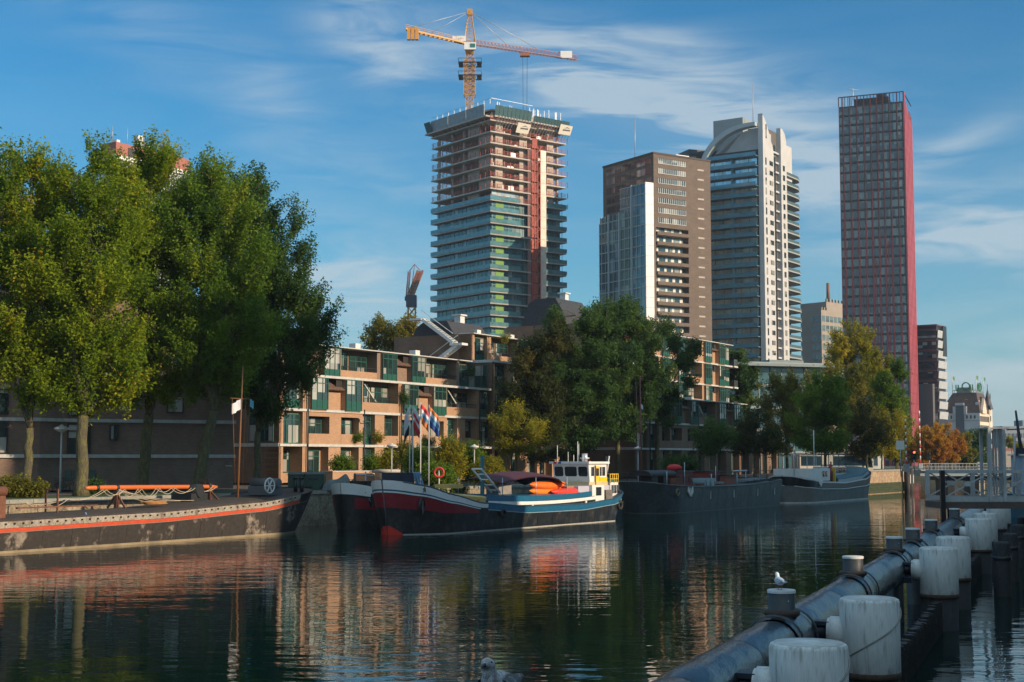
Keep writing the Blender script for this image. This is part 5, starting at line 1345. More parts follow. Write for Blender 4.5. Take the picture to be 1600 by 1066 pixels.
def barge_left():
    # bow to the right: build with x from the bow and turn it round
    L = 44; o = Q(71.4, 59.3, 0)
    t = thing('cargo_barge', 'long black tarred barge with an orange stripe and a lowered orange mast', 'barge', o, TH+math.pi)
    # here +y points away from the quay (towards the viewer)
    h = Hull(L, 6.0, [(0,2.75),(.06,2.4),(.16,1.95),(.35,1.62),(.6,1.5),(.8,1.55),(1,2.3)], bow=.13, stern=.1, rake=1.6, bp=2.6)
    h.band(-.5, lambda s: h.zs(s)-.52, rows=6).build('hull', HTAR, t)
    h.band(lambda s: h.zs(s)-.49, lambda s: h.zs(s)-.31, off=.05, t0=.075, t1=.93, rows=2).build('orange_stripe', mat('orange_red', (.50,.07,.028), .5, var=.15), t)
    h.band(lambda s: h.zs(s)-.3, lambda s: h.zs(s)+.02, off=.02, t0=.075, rows=2).build('bulwark', mat('grey_bulwark', (.30,.27,.22), .8, var=.3, scale=2.5, col2=(.16,.13,.10), thresh=(.5,.62)), t)
    h.band(lambda s: h.zs(s)-.52, lambda s: h.zs(s)+.02, t0=0, t1=.075, rows=2, n=12).build('bow_bulwark', HBLK, t)
    h.band(-.02, .12, off=.02, rows=1).build('waterline', WLINE, t)
    h.band(lambda s: .98*(h.zs(s)-.5), lambda s: .98*(h.zs(s)-.5)+.035, off=.035, rows=1).build('rub_rail', mat('grey_rail', (.22,.21,.19), .7), t)
    h.deck(-.08).build('deck', DECKB, t)
    hz = lambda x: h.zs(x/L)-.08
    hatch(6.0, 40, 2.2, hz, .10, .16, 24).build('hatch_cover', mat('hatch_tarp', (.045,.035,.03), .9, var=.3, scale=1.5), t)
    m = MB()
    for i in range(70):
        s = .09+.0125*i*.95; p = h.pt(min(.93, s), h.zs(s)-.1, 1, .03); m.box(p.x-.05,p.x+.05,p.y-.02,p.y+.03,p.z-.04,p.z+.04)
    m.build('scuppers', BLACK, t)
    # white mark on the bow, bollards, windlass, anchor
    h.band(lambda s: h.zs(s)-.75, lambda s: h.zs(s)-.68, off=.03, t0=.004, t1=.035, n=8, rows=1).build('bow_stripe', BWHT, t)
    m = MB(); 
    for (x, y) in ((1.6,1.0),(1.6,1.5),(2.3,-1.3),(2.3,-.8)): m.cyl((x,y),.13,hz(x),hz(x)+.85,10); m.cyl((x,y),.19,hz(x)+.85,hz(x)+.95,10)
    m.parts('bollard', BLACK, t)
    m = MB().box(2.8,3.9,-.9,.9,hz(3),hz(3)+.55); m.tube([(3.3,-1.1,hz(3)+.75),(3.3,1.1,hz(3)+.75)],.28,12); m.build('windlass', mat('iron_grey',(.10,.10,.11),.6), t)
    seams(h, [.12+.055*k for k in range(15)], .66).build('plate_seams', HTAR, t)
    m = MB(); 
    for k in range(6): a = k*math.pi/3; m.bar((4.4,1.3,hz(4)+.7),(4.4+.45*math.cos(a),1.3,hz(4)+.7+.45*math.sin(a)),.06)
    m.tube([(4.4+.45*math.cos(k*math.pi/8),1.3,hz(4)+.7+.45*math.sin(k*math.pi/8)) for k in range(17)],.05,5,cap=False); m.build('hand_wheel', OFFWH, t)
    # slender bow pole with small flags
    mp = MB(); mp.tube([(5.6,-.2,hz(5.5)),(5.3,-.2,hz(5.5)+8.2)],[.08,.03],8); mp.tube([(4.6,-.2,hz(5.5)+6.2),(6.4,-.2,hz(5.5)+6.2)],.02,5)
    for x in (4.6,5.0,6.2): mp.tube([(x,-.2,hz(5.5)+6.2),(x*.5+2.8,-.1,hz(5.5)+.5)],.012,4)
    po = mp.build('flag_pole', mat('varnished_pine',(.25,.11,.04),.5), t)
    fm = MB(); fm.grid([[(5.45+.10*j+.0,-.2+.07*math.sin(j*1.6),hz(5)+6.15-.16*i-.05*j) for j in range(8)] for i in range(5)]); fm.build('flag', mat('flag_white',(.6,.62,.66),.8), po)
    fm = MB(); fm.grid([[(4.6-.08*j,-.2+.05*math.sin(j*1.6),hz(5)+6.15-.16*i-.03*j) for j in range(5)] for i in range(4)]); fm.build('flag', mat('flag_pale_blue',(.15,.4,.5),.8), po)
    # lowered orange mast on its crutches
    m = MB(); zt = 2.95
    m.tube([(8.4,-.6,zt-.1),(9,-.6,zt-.08),(20,-.6,zt),(21.6,-.6,zt),(21.9,-.6,zt)],[.08,.12,.14,.12,.06],12); mo = m.build('lowered_mast', mat('mast_orange',(.52,.13,.03),.4,var=.1), t)
    m = MB()
    for x in (9.2, 18.9): m.box(x-.12,x+.12,-.72,-.48,hz(x)+.3,zt-.18); m.bar((x,-1.3,hz(x)+.3),(x,-.6,zt-.3),.1); m.bar((x,.1,hz(x)+.3),(x,-.6,zt-.3),.1)
    m.parts('mast_crutch', RUST, t)
    m = MB()
    for x in (9.3,18.9,20.8): m.tube([(x-.1,-.6,zt),(x+.1,-.6,zt)],.17,12)
    m.parts('mast_band', DARK, mo)
    m = MB(); rnd = random.Random(4)
    pts = [9.3,11.6,13.8,15.4,17.2,18.9,20.6,24,28]
    for a, b in zip(pts[:-1], pts[1:]):
        for k in range(2): m.tube(sag((a,-.3+.3*k,zt-.1 if a < 21 else 2.45),(b,-.3+.3*k,zt-.1 if b < 21 else 2.4),rnd.uniform(.2,.5)),.018,5)
    for k in range(4): m.tube(sag((18.9,-.5,zt-.1),(13+k*1.4,.9,hz(15)+.6),.2),.016,4)
    m.build('rigging_rope', ROPE, t)
    m = MB()
    for k in range(4): m.tube([(17.2+1.1*math.cos(a*.5)+.1*k, 1.1+.35*math.sin(a*.5), hz(17)+.52+.04*k) for a in range(13)], .035, 5)
    m.build('hose_coil', mat('hose_yellow',(.35,.16,.04),.6), t)
    # winch and frame amidships, plank, cabin edge by the left frame edge
    m = MB().box(10.4,12.2,-1.5,.1,hz(11)+.3,hz(11)+.8); m.tube([(11.3,-1.3,hz(11)+.95),(11.3,.2,hz(11)+.95)],.4,12); m.build('cargo_winch', DARK, t)
    m = MB(); 
    for (x,y) in ((25.6,.5),(25.6,-.4)): m.bar((x,y,hz(25)+.3),(x,y,hz(25)+1.5),.09)
    m.bar((25.6,.55,hz(25)+1.5),(25.6,-.45,hz(25)+1.5),.09); m.box(22,29,.4,.55,hz(25)+.58,hz(25)+.66); m.build('deck_frame', RUST, t)
    m = MB().box(31.2,32.8,-1.6,1.7,hz(31),hz(31)+1.5); m.tube([(31.2,1.6,hz(31)+1.5),(32.8,1.6,hz(31)+1.5)],.25,10); m.build('deck_locker', RUST, t)
    m = MB().tube([(33.6,1.5,hz(33)),(33.6,1.5,hz(33)+2.1)],.12,10); m.tube([(33.6,1.5,hz(33)+1.9),(31.6,1.2,hz(33)+2.1)],.03,5); m.build('davit_post', mat('post_orange',(.72,.25,.03),.5), t)
    m = MB(); m.tube(sag((24.8,1.9,1.75),(24.7,2.4,1.1),.05),.06,5); m.build('blue_rag', mat('rag_blue',(.15,.25,.45),.8), t)
    # steel stern structure that runs out of the left edge
    h.band(lambda s: h.zs(s)-.75, lambda s: h.zs(s)-.62, off=.06, t0=.765, t1=1, rows=1, n=20).build('white_strake', BWHT, t)
    for k_ in kids(t):
        if k_.name.split('.')[0] in ('hull','orange_stripe','bulwark','bow_bulwark','waterline','rub_rail','deck','hatch_cover','scuppers','bow_stripe','bollard','windlass','hand_wheel','flag_pole','white_strake'): continue
        for q in [k_]+kids(k_):
            for v in q.data.vertices: v.co.x = 7+(v.co.x-8.4)*.76
    return t
barge_left()

def star(m, c, r, d=-.02, n=5):
    pts = []
    for k in range(2*n):
        a = math.pi/2+k*math.pi/n; q = r if k % 2 == 0 else r*.42; pts.append((c[0]+q*math.cos(a), c[1], c[2]+q*math.sin(a)))
    m.extr(pts[::-1], (0, d, 0))
def motor_barge():
    L = 28.2; o = Q(68.9, 50.9, 0)
    t = thing('motor_barge', 'white, crimson and blue motor barge with a yellow door in its wheelhouse', 'barge', o, TH+R(-1.0))
    h = Hull(L, 5.2, [(0,3.25),(.05,2.95),(.13,2.35),(.25,1.75),(.45,1.38),(.7,1.35),(.86,1.6),(.95,2.0),(1,2.25)], bow=.15, stern=.13, rake=.7, srake=2.6, bp=2.1, sp=2.2)
    wb = lambda s: .62*h.zs(s)
    h.band(-.5, lambda s: h.zs(s), rows=8).build('hull', HBLK, t)
    h.band(-.04, .05, off=.015, rows=1).build('waterline', mat('line_grey',(.40,.40,.36),.6), t)
    h.band(lambda s: .50*h.zs(s)+max(0,s-.1)*1.9, lambda s: .77*h.zs(s)-.0, off=.02, t0=0.0, t1=.235, n=24, rows=2).build('crimson_band', CRIM, t)
    h.band(lambda s: .78*h.zs(s), lambda s: .81*h.zs(s), off=.03, t0=0, t1=.24, n=24, rows=1).build('pin_stripe', BWHT, t)
    h.band(lambda s: .81*h.zs(s), lambda s: .84*h.zs(s), off=.03, t0=0, t1=.24, n=24, rows=1).build('blue_stripe', BLUE, t)
    h.band(lambda s: .84*h.zs(s), lambda s: h.zs(s)+.02, off=.02, t0=0, t1=.27, n=24, rows=2).build('white_bow', BWHT, t)
    h.band(lambda s: h.zs(s)-.36, lambda s: h.zs(s)+.02, off=.03, t0=.27, t1=1, rows=2).build('blue_strake', BLUE, t)
    m = MB(); h.rail(m, lambda s: h.zs(s)-.40, .035, .04, .27, 1); m.build('rub_rail', mat('rail_pale_blue',(.2,.28,.33),.5), t)
    m = MB(); h.rail(m, lambda s: h.zs(s)+.02, .05, 0, 0, 1); m.build('cap_rail', mat('cap_dark_blue',(.02,.06,.10),.4), t)
    h.band(-.4, lambda s: .55-.5*s/.02, off=.03, t0=0, t1=.02, n=8, rows=2).build('red_forefoot', mat('red_oxide',(.55,.03,.02),.5), t)
    MB().box(L-2.2,L-1.1,-.06,.06,-.5,1.05).build('rudder', mat('red_oxide',(0,0,0)), t)
    m = MB(); p = h.pt(.02, 2.9, -1, .03)
    MB().tube([(.66,0,-.3),(.35,0,1.3),(-.04,0,3.3)],.045,6).build('stem', mat('stem_dark',(.05,.05,.06),.5), t)
    q = h.pt(.055, h.zs(.055)-.22, -1, .05); star(m, (q.x, q.y, q.z), .22, -.03); m.build('star', mat('star_gold',(.12,.09,.05),.5), t)
    h.deck(-.12, t0=.01).build('deck', mat('deck_blue_grey',(.05,.09,.12),.7,var=.2), t)
    zd = lambda x: h.zs(x/L)-.12
    seams(h, [.28+.07*k for k in range(9)], .7).build('plate_seams', HBLK, t); rust_runs(t, h, [.33,.41,.5,.58,.66,.74,.82]).build('rust_run', RUN, t)
    # anchor on the bow
    m = MB(); q = h.pt(.05, 1.75, -1, .10)
    m.tube([(q.x+.25*math.cos(a/6*math.pi*2), q.y-.02, q.z+.42*math.sin(a/6*math.pi*2)) for a in range(7)],.09,6); m.bar((q.x,q.y-.1,q.z-.5),(q.x+.1,q.y,q.z+.5),.1); m.build('anchor', BLACK, t)
    # forward yellow box and brown timber, dark windlass bundle
    MB().box(.6,2.0,-.9,.5,zd(1)+.1,zd(1)+.8).build('windlass_cover', mat('cover_navy',(.015,.02,.04),.7), t)
    m = MB(); rnd = random.Random(2)
    for k in range(9): m.tube(sag((1.9+.09*k,-.9,zd(1.9)+1.0),(2.2+.09*k,-1.05+.1*rnd.random(),zd(2)+.1),.0),.03,4)
    m.build('blue_rope', mat('rope_blue',(.18,.32,.48),.8), t)
    cz = lambda x: zd(x)+.0
    m = hatch(3.4, 8.6, 1.9, lambda x: zd(6.5)+.05+.35*(8.6-x)/5.2, .30, .18, 6); m.build('fore_hatch', CREAM, t)
    MB().box(4.9,6.4,-1.5,-.4,zd(5)+.7,zd(5)+.95).build('hatch_lid', CREAM, t)
    m = MB()
    for x in (6.6,7.4): m.box(x,x+.25,-1.98,-1.9,zd(7)+.1,zd(7)+.35)
    m.build('vent', mat('vent_orange',(.6,.2,.02),.6), t)
    # long blue trunk cabin with black side and white line
    z0 = 1.30
    zc = lambda x: 1.45+.22*(((x-15.5)/8)**2)
    m = MB(); R1 = []; 
    def strip(f0, f1, yy, nm, mt, xa=8.4, xb=22.6, n=24, off=0):
        m_ = MB(); R_ = []
        for i in range(n+1):
            x = xa+(xb-xa)*i/n; R_.append([(x,-yy-off,f0(x)),(x,-yy-off,f1(x))])
        m_.grid(R_, sm=False); R_ = [[(a[0],-a[1],a[2]) for a in r][::-1] for r in R_]; m_.grid(R_, sm=False); return m_.build(nm, mt, t)
    strip(lambda x: zc(x)-.6, lambda x: zc(x)+.02, 2.05, 'cabin_side', HBLK)
    strip(lambda x: zc(x)+.02, lambda x: zc(x)+.24, 2.05, 'white_line', BWHT, off=.04)
    strip(lambda x: zc(x)+.24, lambda x: zc(x)+.62, 1.95, 'blue_coaming', BLUE, off=-.0)
    hatch(8.4, 22.6, 2.04, lambda x: zc(x)-.3, .56, .04, 20).build('cabin_roof', mat('roof_blue_dark',(.015,.05,.08),.5), t)
    hatch(9.0, 20.8, 1.9, lambda x: zc(x)+.2, .38, .12, 20).build('hatch_cover', BLUE, t)
    m = MB()
    for x in (13.7, 21.0): m.box(x,x+.22,-2.12,-2.05,zc(x)-.22,zc(x)-.0)
    m.build('porthole', BWHT, t)
    m = MB()
    for x in (11,17.2,19.4,16): m.box(x,x+.1,-2.1,-2.05,zc(x)-.3,zc(x)-.2)
    m.build('lamp', OFFWH, t)
    # green stern davit and white awning frame
    m = MB().box(10.0,10.2,-.6,-.4,zc(10)+.5,zc(10)+3.2); m.build('green_post', mat('post_teal',(.03,.15,.17),.5), t)
    m = MB(); m.bar((8.9,-1.2,zc(9)+2.3),(11.2,-1.2,zc(9)+.7),.1); m.bar((8.9,-.5,zc(9)+2.3),(11.2,-.5,zc(9)+.7),.1); m.bar((8.9,-1.2,zc(9)+2.3),(8.9,-.5,zc(9)+2.3),.1)
    for k in range(4): m.bar((9.4+k*.5,-1.2,zc(9)+1.95-k*.35),(9.4+k*.5,-.5,zc(9)+1.95-k*.35),.07)
    m.build('gangway_frame', BWHT, t)
    # maroon canopy on thin poles
    R_ = []
    for i in range(13):
        x = 10.4+8.8*i/12; s = math.sin(math.pi*min(1,(i/12)*.9+.05)); R_.append([(x, y, zc(15)+1.75+.5*s-.28*(y/1.6)**2-.22*(i > 10)) for y in (-1.8,-1.2,-.6,0,.6,1.2,1.8)])
    m = MB().grid(R_); m.grid([[(a[0],a[1],a[2]-.05) for a in r][::-1] for r in R_]); 
    c_ = m.build('canopy', mat('maroon_canvas',(.06,.012,.025),.8,var=.2), t)
    m = MB()
    for x in (10.6,14.8,19.0):
        for y in (-1.75,1.75): m.tube([(x,y,zc(x)+.5),(x,y,zc(15)+1.85)],.03,5)
    m.parts('canopy_pole', STEEL, c_)
    m = MB(); R2 = [(12.4,0.2),(13.4,.2)]
    m.bb((13.2,.2,zc(13)+1.05),(1.6,1,.7)); m.build('grey_bundle', mat('bundle_grey',(.22,.21,.20),.9,var=.3), t)
    # wheelhouse: three big windows look over the bow, the lit side carries door and pipes
    GB = glass('boat_glass',(.02,.025,.03),.05)
    zw = 1.75; zb = 2.85; zr = 4.18
    MB().box(20.6,25.3,-1.75,1.75,zw-.3,zb-.25).build('lower_cabin', mat('cabin_lilac',(.42,.42,.50),.5,var=.1), t)
    sc_ = MB().box(22.2,24.0,-2.0,-1.76,zw-.45,zb-.2).build('side_cabin', BWHT, t)
    MB().box(22.75,23.5,-2.05,-2.0,zw+.15,zw+.75).build('window', GB, sc_)
    wh = MB().extr([(22.75,-1.5,zb),(25.3,-1.5,zb),(25.3,-1.5,zr),(22.55,-1.5,zr)], (0,3.0,0)).build('wheelhouse', BWHT, t)
    MB().box(22.45,25.3,-1.6,1.6,zb-.25,zb+.02).build('wheelhouse_base', mat('cream_panel',(.50,.42,.24),.5), t)
    for (a_, b_) in ((-1.38,-.62),(-.48,.52),(.66,1.38)):      # front windows
        r = .09; f = MB(); xx = lambda z: 22.75-.2*(z-zb)/(zr-zb)-.03; z0_, z1_ = zb+.42, zb+1.12
        f.extr([(xx(z_),y_,z_) for y_, z_ in ((b_-r,z0_),(a_+r,z0_),(a_,z0_+r),(a_,z1_-r),(a_+r,z1_),(b_-r,z1_),(b_,z1_-r),(b_,z0_+r))], (.02,0,0)); f.build('window', GB, wh)
    for (a_, b_) in ((22.95,23.35),(24.25,24.5),(24.62,25.05)): MB().box(a_,b_,-1.53,-1.5,zb+.45,zb+1.1).build('window', GB, wh)
    d = MB().box(23.5,24.15,-1.54,-1.5,zb-.6,zb+1.15).build('door', mat('door_yellow',(.85,.50,.02),.45,var=.12,scale=3), t); MB().box(23.62,24.02,-1.57,-1.54,zb+.45,zb+1.0).build('door_window', GB, d)
    MB().box(24.2,25.3,-1.55,-1.5,zb-1.3,zb+.35).build('yellow_panel', mat('door_yellow',(0,0,0)), t)
    MB().box(23.4,24.2,-1.545,-1.5,zb-1.3,zb-.62).build('cream_panel', mat('cream_paint',(.66,.56,.36),.5), t)
    rf = MB().box(22.3,25.45,-1.68,1.68,zr,zr+.16).build('wheelhouse_roof', BWHT, t)
    for y_, mt in ((1.15,RED),(.75,mat('flag_blue',(.02,.08,.35),.5))): MB().box(22.26,22.3,y_-.12,y_+.12,zr+.01,zr+.15).build('roof_flash', mt, rf)
    m = MB()
    for x, y_, h_ in ((22.7,1.2,1.2),(22.9,.4,.7),(23.2,.1,.5),(23.6,-.1,1.3),(25.2,.9,1.5),(22.8,-.9,.5)): m.tube([(x,y_,zr+.1),(x,y_,zr+.16+h_)],.025,5)
    m.parts('aerial', OFFWH, rf)
    m = MB(); m.cyl((23.6,-.6),.22,zr+.16,zr+.75,10); m.cyl((23.6,-.6),.36,zr+.35,zr+.47,10); m.build('radar', STEEL, rf)
    MB().ball((22.9,-1.4,zr+.1),.14).build('red_lamp', RED, rf)
    m = MB(); m.bar((22.6,1.1,zb+.4),(22.45,.9,zb+.75),.03); m.build('wiper', DARK, wh)
    m = MB(); m.tube([(25.45,-1.4,zd(25)),(25.45,-1.4,zr+.55)],.09,8); m.tube([(23.42,-1.6,zw),(23.42,-1.6,zr-.1)],.04,6); m.parts('funnel_pipe', DARK, t)
    m = MB(); m.box(24.1,25.1,-2.1,-1.8,zd(24),zd(24)+.8); m.build('engine_crate', mat('oily_grey',(.14,.13,.12),.6,var=.4,scale=5), t)
    # low stern house with three windows and yellow railing
    z1 = zd(26.5)-.1
    pl = [(25.4,-1.75),(27.2,-1.45),(27.9,-.6),(28,0),(27.9,.6),(27.2,1.45),(25.4,1.75)]
    MB().prism(pl, z1, z1+1.05).build('stern_house', BWHT, t)
    for k in range(3):
        a = 25.65+k*.62; y = -1.75+(.3/1.8)*(a-25.4); MB().extr([(a,y-.05,z1+.25),(a+.42,y-.05+.07,z1+.25),(a+.42,y-.05+.07,z1+.85),(a,y-.05,z1+.85)], (0,.04,0)).build('window', GB, t)
    m = MB()
    for zz in (1.3,1.65):
        m.tube([(x,y,z1+zz) for x,y in pl],.03,5)
    for x,y in pl+[(26.3,-1.6),(26.8,-1.5)]: m.tube([(x,y,z1+1.0),(x,y,z1+1.7)],.035,5)
    m.build('railing', mat('rail_yellow',(.70,.45,.03),.5), t)
    MB().prism([(x*.999,y*.95) for x,y in pl], z1+1.05, z1+1.35).build('teal_panel', mat('teal_canvas',(.02,.14,.12),.7), t)
    MB().tube([(27.9,0,z1+1),(28.5,0,z1+3.0)],.05,6).build('stern_pole', OFFWH, t)
    q = h.pt(.905, 1.15, -1, .12); tyre(t, (q.x,q.y,q.z), .27, .11)
    q = h.pt(.33, 1.05, -1, .1); tyre(t, (q.x,q.y,q.z), .22, .09)
    # loose things on deck
    def on(loc): return t.matrix_basis @ Vector(loc)
    k1 = thing('kayak_stack', 'orange and red plastic canoes piled under the maroon canopy', 'canoes', on((15.2,-1.0,zc(16)+.62)), TH)
    for (dy,dz,dx,mt,ln) in ((0,.62,0,ORANGE,5.0),(.15,.18,.2,mat('kayak_orange',(.9,.22,.02),.4),5.2),(-.5,.10,2.1,mat('kayak_red',(.75,.05,.03),.4),4.4)):
        R_ = []
        for i in range(13):
            u = i/12; w = .42*math.sin(math.pi*u)**.6+.02; hh = .30*math.sin(math.pi*u)**.5+.02
            R_.append([(dx+ln*u, dy+w*math.cos(2*math.pi*j/10), dz+.12*(2*u-1)**2+hh*math.sin(2*math.pi*j/10)) for j in range(10)])
        MB().grid(R_, close=True).build('canoe', mt, k1)
    b = thing('crate', 'small turquoise crate with a wooden lid on the blue cabin roof', 'crate', on((19.6,-1.4,zc(20)+.66)), TH)
    MB().box(0,1.2,0,.8,0,.32).build('box_body', mat('turquoise',(.03,.42,.40),.5), b); MB().box(-.04,1.24,-.04,.84,.32,.42).build('lid', mat('lid_wood',(.3,.17,.08),.7), b)
    return t
motor_barge()

def second_bow():
    o = Q(72.8, 57.1, 0)
    t = thing('moored_barge', 'white bowed barge with crimson band, half hidden behind the motor barge bow', 'barge', o, TH)
    L = 24; h = Hull(L, 5.0, [(0,3.0),(.06,2.7),(.2,2.1),(.5,1.6),(1,1.8)], bow=.14, stern=.12, rake=.5, bp=1.9)
    h.band(-.5, lambda s: h.zs(s), rows=6).build('hull', HBLK, t)
    h.band(lambda s: .76*h.zs(s), lambda s: h.zs(s), off=.02, t0=0, t1=.4, n=20, rows=2).build('white_bow', BWHT, t)
    h.band(lambda s: .46*h.zs(s), lambda s: .70*h.zs(s), off=.02, t0=.015, t1=.4, n=20, rows=2).build('crimson_band', CRIM, t)
    h.deck(-.1).build('deck', DECKB, t)
    m = MB(); q = h.pt(.045, 1.9, -1, .15); m.bar((q.x,q.y,q.z-.4),(q.x,q.y,q.z+.4),.1); m.tube([(q.x-.35,q.y,q.z+.1),(q.x-.1,q.y,q.z-.4),(q.x+.3,q.y,q.z-.3),(q.x+.45,q.y,q.z+.2)],.08,6); m.build('anchor', BLACK, t)
    m = MB(); a = h.pt(.03, 2.5, -1, .04); 
    for k in range(3): m.bar((a.x+.1+k*.2,a.y-.12*k-.05,2.35),(a.x+.15+k*.2,a.y-.12*k-.05,2.55),.04)
    m.build('name_letters', BLACK, t)
    m = MB().box(2,3.2,-.6,.8,2.4,3.1); m.tube([(1.5,0,2.5),(1.5,0,3.6)],.07,6); m.build('windlass', BLACK, t)
    m = MB(); m.tube([(3.2,.4,2.3),(3.2,.4,3.7)],.05,5); m.tube([(2.2,.4,3.5),(4.0,.4,3.4)],.05,5); m.build('rail', STEEL, t)
second_bow()

GLB = glass("boat_glass",(.02,.025,.03),.05)
HGRY = mat('hull_dark_grey', (.035,.05,.055), .5, var=.3, scale=.8, col2=(.06,.08,.085), thresh=(.45,.65))
def dark_barge():
    o = Q(106.3, 53.0, 0)
    t = thing('dark_barge', 'big dark grey barge with white anchor, red deckhouses and open cluttered deck', 'barge', o, TH+R(.4))
    L = 33.0; t.scale = (.86,1,1); h = Hull(L, 5.6, [(0,2.65),(.08,2.35),(.25,2.15),(.6,2.1),(.85,2.3),(1,2.55)], bow=.16, stern=.012, rake=1.6, srake=.1, bp=2.4, sp=4)
    h.band(-.5, lambda s: h.zs(s), rows=6).build('hull', HGRY, t)
    h.band(-.03, .06, off=.02, rows=1).build('waterline', mat('line_faint',(.12,.14,.14),.6), t)
    h.deck(-.25).build('deck', DARK, t)
    m = MB(); h.rail(m, lambda s: h.zs(s), .06, .02); m.build('cap_rail', mat('cap_grey',(.08,.09,.09),.5), t)
    zd = lambda x: h.zs(x/L)-.25
    seams(h, [.1+.065*k for k in range(13)], .97).build('plate_seams', HGRY, t); rust_runs(t, h, [.2,.3,.37,.5,.56,.7,.77,.88,.93], 3).build('rust_run', RUN, t)
    m = MB(); q = h.pt(.20, 1.75, -1, .08)
    m.bar((q.x,q.y,q.z-.35),(q.x,q.y,q.z+.35),.1); m.build('anchor_shank', OFFWH, t)
    for s_ in (-1,1): MB().extr([(q.x+s_*.12,q.y-.06,q.z-.4),(q.x+s_*.62,q.y-.06,q.z+.0),(q.x+s_*.5,q.y-.06,q.z+.45),(q.x+s_*.26,q.y-.06,q.z+.0)][::s_], (0,.1,0)).build('anchor_fluke', BWHT, t)
    q = h.pt(.115, 1.75, -1, .06); m = MB().tube([(q.x+.35*math.cos(a*.785),q.y,q.z+.28*math.sin(a*.785)) for a in range(9)],.07,6); m.build('hawse_ring', mat('ring_buff',(.2,.16,.1),.7), t)
    m = MB(); 
    for s in (.36,.55,.76,.92): 
        q = h.pt(s, 1.4, -1, .02); m.box(q.x,q.x+.08,q.y-.03,q.y+.05,1.05,1.75)
    m.build('draught_mark', OFFWH, t)
    for (x0,x1,y0,y1,hh,mt,lab) in ((8.6,12.6,-.8,1.6,1.5,mat('deckhouse_red',(.17,.022,.02),.6,var=.2),1),(18.5,21.5,-.2,1.6,1.5,mat('deckhouse_red',(0,0,0)),1),(21.7,24.4,-.8,1.4,1.1,mat('deckhouse_brick',(.28,.10,.07),.7),0)):
        b = MB().box(x0,x1,y0,y1,zd(x0),zd(x0)+hh).build('deckhouse', mt, t)
        MB().box(x0-.15,x1+.15,y0-.15,y1+.15,zd(x0)+hh,zd(x0)+hh+.1).build('deckhouse_roof', DARK, b)
        if lab:
            for k in range(3): MB().box(x0+.3+k*(x1-x0)/3,x0+.9+k*(x1-x0)/3,y0-.05,y0,zd(x0)+.6,zd(x0)+1.15).build('window', GLB, b)
    m = MB().ball((10.6,.2,zd(10)+1.85),(.9,.7,.35)); m.build('red_tarp', mat('tarp_red',(.5,.02,.02),.7), t)
    # covered dinghy, skylights, tables, poles
    m = hatch(2.0, 8.2, 1.0, lambda x: zd(5)+1.1, .12, .35, 8); m.build('covered_dinghy', mat('tarp_black',(.012,.013,.015),.6), t)
    m = MB().box(3.2,4.6,-.6,.6,zd(4),zd(4)+1.1).box(6.2,7.4,-.5,.5,zd(6),zd(6)+1.1); m.build('dinghy_cradle', DARK, t)
    m = MB()
    for x in (13.4,14.6,15.8): m.extr([(x,-1.6,zd(x)+.1),(x+.9,-1.6,zd(x)+.1),(x+.5,-1.6,zd(x)+.95)], (0,1.6,0))
    m.build('skylight', mat('skylight_teal',(.06,.14,.16),.15,spec=.9), t)
    m = MB()
    for x in (17,25.5,27.5,29.4): m.box(x,x+1.5,-1.7,-.3,zd(x)+.45,zd(x)+.6)
    m.build('bench', mat('bench_grey',(.2,.23,.25),.6), t)
    hatch(13, 31, 2.0, lambda x: zd(x)-.05, .2, .12, 12).build('hatch_cover', mat('hatch_dark_teal',(.04,.07,.075),.6), t)
    m = MB(); rnd = random.Random(8)
    for x in (5.2,9.5,16.4,17.6,23.6,26.2,30.5): m.tube([(x,-1.2,zd(x)),(x,-1.2,zd(x)+rnd.uniform(1.2,2.4))],.04,5)
    m.tube([(21.6,-1.5,zd(22)+1.5),(25.6,-1.5,zd(22)+1.55)],.09,6); m.parts('deck_pole', STEEL, t)
    m = MB().box(4.9,6.0,-2.2,-1.6,zd(5),zd(5)+.9).box(10.6,11.4,-2.3,-1.8,zd(10),zd(10)+.5); m.build('crate', RUST, t)
    m = MB(); m.tube([(3.6,.5,zd(3)),(3.4,.5,zd(3)+9.5)],[.08,.04],6); m.tube([(3.0,.3,zd(3)),(2.4,.5,zd(3)+9)],.03,4); mo = m.build('mast', mat('mast_red_brown',(.18,.06,.05),.6), t)
    m = MB(); m.grid([[(3.45+.12*j,.5+.05*math.sin(j),zd(3)+7.3-.18*i-.08*j) for j in range(5)] for i in range(3)]); m.build('flag', mat('flag_white',(0,0,0)), mo)
GLB = glass('boat_glass',(.02,.025,.03),.05)
dark_barge()
